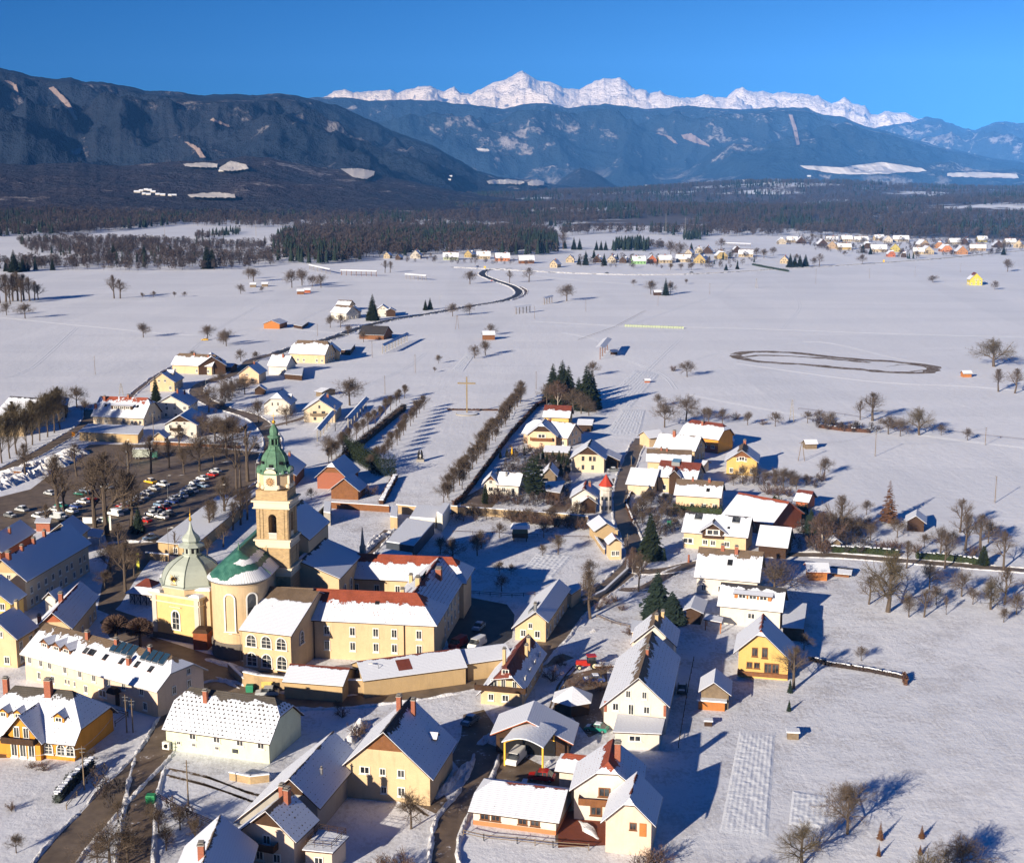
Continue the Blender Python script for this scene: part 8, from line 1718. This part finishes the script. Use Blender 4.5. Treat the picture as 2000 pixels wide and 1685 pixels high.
def wire(a, b, sag, label, group='overhead wires'):
    m = MB(); n = 14; P = [a.lerp(b, i/n)-Vector((0, 0, sag*4*(i/n)*(1-i/n)+.4)) for i in range(n+1)]
    for p, q in zip(P, P[1:]): m.tube(p, q, .03, .03, 3)
    o = m.build('overhead_wire', [M_METAL], origin=tuple(a)); tag(o, label, 'wire', group)
wire(PP['b'], PP['c'], 1.5, 'overhead wire between the two upper poles of the right field'); wire(PP['d'], PP['b'], 1.6, 'overhead wire from the double legged pole to the field pole'); wire(PP['v'], Vector((-95, 196, 6)), 1.0, 'overhead wire running left from the tall leaning pole'); wire(PP['w'], PP['v'], 1.0, 'overhead wire between the pink building poles and the leaning pole')
def hayrack(a, b, ht, label, n=7, roofw=1.4, roof=True, mat=None):
    P, Q = un(*a), un(*b); r = empty('hay_rack', P, label, 'hay rack'); d = (Q-P).normalized(); rz = math.atan2(d.y, d.x); L = (Q-P).length; l = Vector((-d.y, d.x, 0)); mt = mat or M_STONEG
    for i in range(n):
        q = P.lerp(Q, i/(n-1)); m = MB(); m.box((q.x, q.y, 0), .38, .38, ht, 0, rz); m.build('post', [mt], r)
    m = MB(); c = (P+Q)/2
    for z in [ht*.2*(k+1) for k in range(4)]: m.box((c.x, c.y, z), L, .08, .10, 0, rz)
    m.build('rails', [M_WOODG], r)
    if roof:
        m = MB(); h = ht+.9
        for s in (-1, 1):
            e = [P-d*.8+l*s*roofw, Q+d*.8+l*s*roofw]; m.face([(e[0].x, e[0].y, ht-.1), (e[1].x, e[1].y, ht-.1), ((Q+d*.8).x, (Q+d*.8).y, h), ((P-d*.8).x, (P-d*.8).y, h)] if s < 0 else [(e[1].x, e[1].y, ht-.1), (e[0].x, e[0].y, ht-.1), ((P-d*.8).x, (P-d*.8).y, h), ((Q+d*.8).x, (Q+d*.8).y, h)], 0)
        m.build('roof', [M_SNOW], r)
    return r
hayrack((620,862),(655,820),4.2,'hay rack beside the flower balcony house, nearer the tower',7); hayrack((680,838),(715,798),4.2,'hay rack right of the flower balcony house with seven posts',7); hayrack((747,691),(795,667),4.6,'long hay rack in the field right of the village',9)
hayrack((667,538),(735,540),5,'long brown hay rack in the far field',8,mat=M_WOODM); hayrack((605,527),(645,536),5,'hay rack behind the far left trees',6); hayrack((793,545),(832,548),4.5,'thin hay rack in the far field right of the long one',6); hayrack((1008,614),(1035,610),5,'small hay rack with five posts beside the pole',5,mat=M_WOODG); hayrack((1063,595),(1078,591),5,'smallest hay rack near the gnarled field tree',4,mat=M_WOODG); hayrack((1172,702),(1186,684),6.5,'tall dark double hay rack on the field path',4,2.6,mat=M_WOODM)
hayrack((1413,480),(1466,482),4,'thin hay rack behind the far hamlet',6)
# stacked stone wall topped with snow, woodpiles, notice boards, bins
hedge([(112,1568),(140,1535),(180,1500)], 1.9, 1.5, flat('dark_stack', (.05,.06,.055), .5, .9, scale=3), 'long dark covered stack topped with snow beside the lower left road', name='covered_stack', snow=1.0, seed=31, dens=60)
def board(x, y, w_, h_, z, label, mat, rz=0, name='notice_board', cat='sign'):
    q = un(x, y); r = empty(name, q, label, cat); c_, s_ = math.cos(rz), math.sin(rz); m = MB()
    for s in (-1, 1): m.box((q.x+s*w_*.45*c_, q.y+s*w_*.45*s_, 0), .1, .1, z+h_, 0, rz)
    m.build('post', [M_METAL], r); m = MB(); m.box((q.x, q.y-.06, z), w_, .08, h_, 0, rz); m.build('panel', [mat], r); return r
board(522, 1352, 2.2, 1.2, 1.0, 'yellow notice board on the ochre wall above the silver car', flat('yellow_board', (.7,.5,.15), .5, .6, scale=3)); board(538, 1352, 1.4, 1.0, 1.0, 'dark notice board on the ochre wall right of the yellow one', M_DARK)
board(172, 1026, 2.8, 1.8, .6, 'white grid panel at the lower edge of the car park', M_WHITE); board(207, 1025, 1.6, 1.8, .6, 'white and green information panel at the lower edge of the car park', flat('green_white', (.35,.6,.35), .5, .6, scale=2)); board(216, 1035, .5, 4.2, .0, 'tall narrow white pylon sign beside the information panel', M_WHITE)
board(270, 1112, .7, 4.2, .0, 'tall yellow and green banner sign left of the dome', flat('banner', (.6,.6,.08), .3, .6)); board(947, 525, 2.2, 2.2, .6, 'square yellow road sign at the far road junction', M_YST); board(1726, 513, 2.0, 2.6, .6, 'square yellow road sign beside the far highway', M_YST); board(144, 860, 1.2, 1.6, 1.6, 'orange triangular looking road sign behind the car park', flat('orange_sign', (.75,.28,.03), .1))
def bin_(x, y, c, label):
    q = un(x, y); r = empty('bin', q, label, 'bin'); m = MB(); m.box((q.x, q.y, 0), 1.3, 1.0, 1.2, 0, 0, top=1.08); m.build('body', [flat('bin_'+label[:5], c, .1, .5)], r); m = MB(); m.box((q.x, q.y, 1.2), 1.45, 1.15, .18, 0, 0, top=.9); m.build('lid', [flat('bin_'+label[:5], c)], r)
bin_(488, 1350, (.03,.22,.12), 'green rubbish container left of the silver car'); bin_(295, 1567, (.03,.25,.10), 'small green bin beside the lower left side road'); bin_(1308, 1026, (.05,.3,.05), 'green bin on the garden slope wall'); bin_(493, 1665, (.25,.3,.05), 'olive bin beside the farmhouse at the bottom edge')
# kiosks at the car park, red shed
quadb('kiosk', 'red walled kiosk with white roof at the lower edge of the car park', 'kiosk', [(67,1020),(98,1021),(101,1010),(71,1010)], 2.6, 'brickwall'); quadb('kiosk', 'brown hut with a snowy roof at the foot of the ploughed snow heap', 'kiosk', [(24,918),(42,920),(45,912),(28,911)], 2.4, 'woodm')
# yellow parasol, red garden figures
q = un(1000, 893); r = empty('parasol', q, 'closed yellow parasol among the garden thujas', 'parasol'); m = MB(); m.lathe((q.x, q.y, .6), [(.1, 0), (.45, .2), (.35, 1.4), (.05, 3.2), (0, 3.3)], 10); m.build('canopy', [flat('parasol_yellow', (.75,.4,.02), .1)], r); m = MB(); m.tube((q.x, q.y, 0), (q.x, q.y, 3.6), .04, .04, 5); m.build('pole', [M_METAL], r)
q = un(1345, 1098); r = empty('hydrant', q, 'red brown hydrant post in the snow beside the side road', 'hydrant'); m = MB(); m.tube((q.x, q.y, 0), (q.x, q.y, 1.7), .28, .24, 8, 0, True); m.build('body', [M_BRICK], r); m = MB(); m.lathe((q.x, q.y, 1.7), [(.3, 0), (.2, .3), (0, .4)], 8); m.build('cap', [M_BRICK], r)
for x, y, lb in ((1145,1205,'x'),): pass
r = quadb('roof_lantern', 'red pointed garden lantern roof above the snow behind the low white house', 'lantern', [(1018,1527),(1028,1529),(1031,1520),(1022,1519)], 1.4, 'brick')
# round bales in a long line
bm_ = MB(); bm_.tube((0, -.6, .6), (0, .6, .6), .62, .62, 12, 0, True); bm_.tube((0, .6, .6), (0, -.6, .6), .62, .62, 12, 0, True); bb = bm_.build('b', [flat('pale_green_wrap', (.40,.46,.32), .15, .7)], origin=(0,0,0)); bd = bb.data; bpy.data.objects.remove(bb)
A, B = un(1222, 638), un(1333, 642)
for i in range(23): o = bpy.data.objects.new('hay_bale', bd); COL.objects.link(o); o.location = A.lerp(B, i/22); o.scale = (1.3, 1.3, 1.3); tag(o, 'pale green wrapped bale in the long line across the middle field', 'bale', 'wrapped bales in a line')
# fences
def fence(px, label, h=1.1, step=2.6, rails=(.45, .9), mat=None):
    P = [un(*p) for p in px]; r = empty('fence', P[0], label, 'fence'); m = MB(); n_ = 0
    for a, b in zip(P, P[1:]):
        d = b-a; rz = math.atan2(d.y, d.x); n = max(1, int(d.length/step)); c = (a+b)/2
        for i in range(n+1):
            if n_ > 60: break
            n_ += 1; q = a.lerp(b, i/n); k_ = MB(); k_.box((q.x, q.y, 0), .12, .12, h); k_.build('post', [mat or M_WOODG], r)
        for z in rails: m.box((c.x, c.y, z), d.length, .05, .10, 0, rz)
    m.build('rails', [mat or M_WOODG], r)
fence([(905,1632),(945,1641),(1010,1647),(1080,1655),(1150,1660)], 'low wooden fence in the snow in front of the low white house'); fence([(1355,1290),(1345,1340),(1335,1400),(1325,1460)], 'thin wire fence along the shaded side of the farmhouse', .9, 3)
fence([(225,1478-60),(250,1400),(190,1385)], 'wire fence along the snow strip below the pink building', 1.1, 3); fence([(130,1580),(170,1530),(205,1500)], 'thin fence between the garden and the lower left road', .9, 4)
fence([(300,1555),(350,1585),(420,1615),(470,1640)], 'long dark fence sloping down to the farmhouse garden', .9, 3, (.3, .6, .9), M_WOOD); fence([(915,1160),(1000,1166),(1045,1163)], 'low fence between the monastery yard and the orchard', .9, 2.5, (.4, .8), M_WOOD)
fence([(885,1040),(1000,1044),(1100,1050),(1150,1051)], 'long dark fence crossing the orchard', .7, 5, (.5,), M_WOOD); fence([(1165,1205),(1195,1218),(1230,1226)], 'curved fence around the round garden plot', .7, 2, (.3, .6))
fence([(1560,935),(1600,938),(1605,910)], 'wire fence around the square garden by the field', 1.0, 4); fence([(1560,800),(1650,812),(1760,830),(1900,850),(2010,862)], 'long thin fence crossing the right snow field', .8, 9, (.7,), M_WOOD); fence([(1260,608),(1200,640),(1130,665)], 'dotted fence line along the middle field path', .8, 6, (.7,), M_WOOD)
# garden beds with frozen rows, ploughed strips
def beds(name, px, n, amp, seed=0, along=0):
    A, B, C_, D = [un(*p) for p in px]; V = []; Fc = []; nu, nv = 90, 60
    for i in range(nu+1):
        for j in range(nv+1):
            u, v = i/nu, j/nv; p = A.lerp(B, u).lerp(D.lerp(C_, u), v); e = min(1, u*14, (1-u)*14, v*14, (1-v)*14); f = (u if along else v)
            V.append((p.x, p.y, .01+e*(.10+amp*.35*(.5+.5*math.sin(f*n*6.283))+.10*noise.noise((p.x*.9, p.y*.9, seed)))))
    for i in range(nu):
        for j in range(nv): a = i*(nv+1)+j; Fc.append((a, a+nv+1, a+nv+2, a+1))
    me = bpy.data.meshes.new(name); me.from_pydata(V, [], Fc); me.materials.append(M_SNOW); me.update(); o = bpy.data.objects.new('garden_bed', me); COL.objects.link(o); struct(o)
    me.flip_normals() if me.polygons[0].normal.z < 0 else None
beds('bed', [(1405,1625),(1500,1640),(1515,1430),(1445,1424)], 9, .10, 1, 1); beds('bed', [(1540,1610),(1615,1618),(1622,1555),(1548,1543)], 7, .10, 2, 1); beds('bed', [(1010,1125),(1080,1130),(1120,1085),(1050,1078)], 8, .18, 3, 1); beds('bed', [(1170,790),(1230,800),(1290,730),(1240,722)], 9, .15, 4, 1); beds('bed', [(985,840-20),(1000,820),(1010,800),(1000,798)], 2, .01, 5)
beds('bed', [(1180,850),(1250,852),(1262,800),(1215,800)], 10, .12, 6, 1); beds('bed', [(880,725),(905,726),(930,690),(912,690)], 6, .08, 7, 1)
# footprints: small dents and crumbs crossing the fields
def prints(px, seed, n=3.0):
    Q = smooth_line([un(*p) for p in px], 6); R = random.Random(seed); m = MB(); L = sum((b-a).length for a, b in zip(Q, Q[1:])); d = 0
    for a, b in zip(Q, Q[1:]):
        k = max(1, int((b-a).length/.75*n/3))
        for i in range(k): q = a.lerp(b, i/k)+Vector((R.uniform(-.35, .35), R.uniform(-.35, .35), 0)); s = R.uniform(.15, .3); m.box((q.x, q.y, 0), s*1.4, s, R.uniform(.10, .22), 0, R.random()*3, top=.4)
    o = m.build('footprints', [M_SNOW], origin=(0, 0, 0)); o['kind'] = 'stuff'

for x, y, yt, lb in ((1300,462,418,'left one of two tall lattice pylons before the dark wood'),(1338,466,424,'right one of two tall lattice pylons before the dark wood'),(322,470,440,'tall pylon on the far left meadow'),(500,462,430,'tall pylon beside the dark wood on the left')): pole(x, y, yt, lb, 'lattice', 'high voltage pylons')

for o in bpy.data.objects:
    if 'near' in o: del o['near']
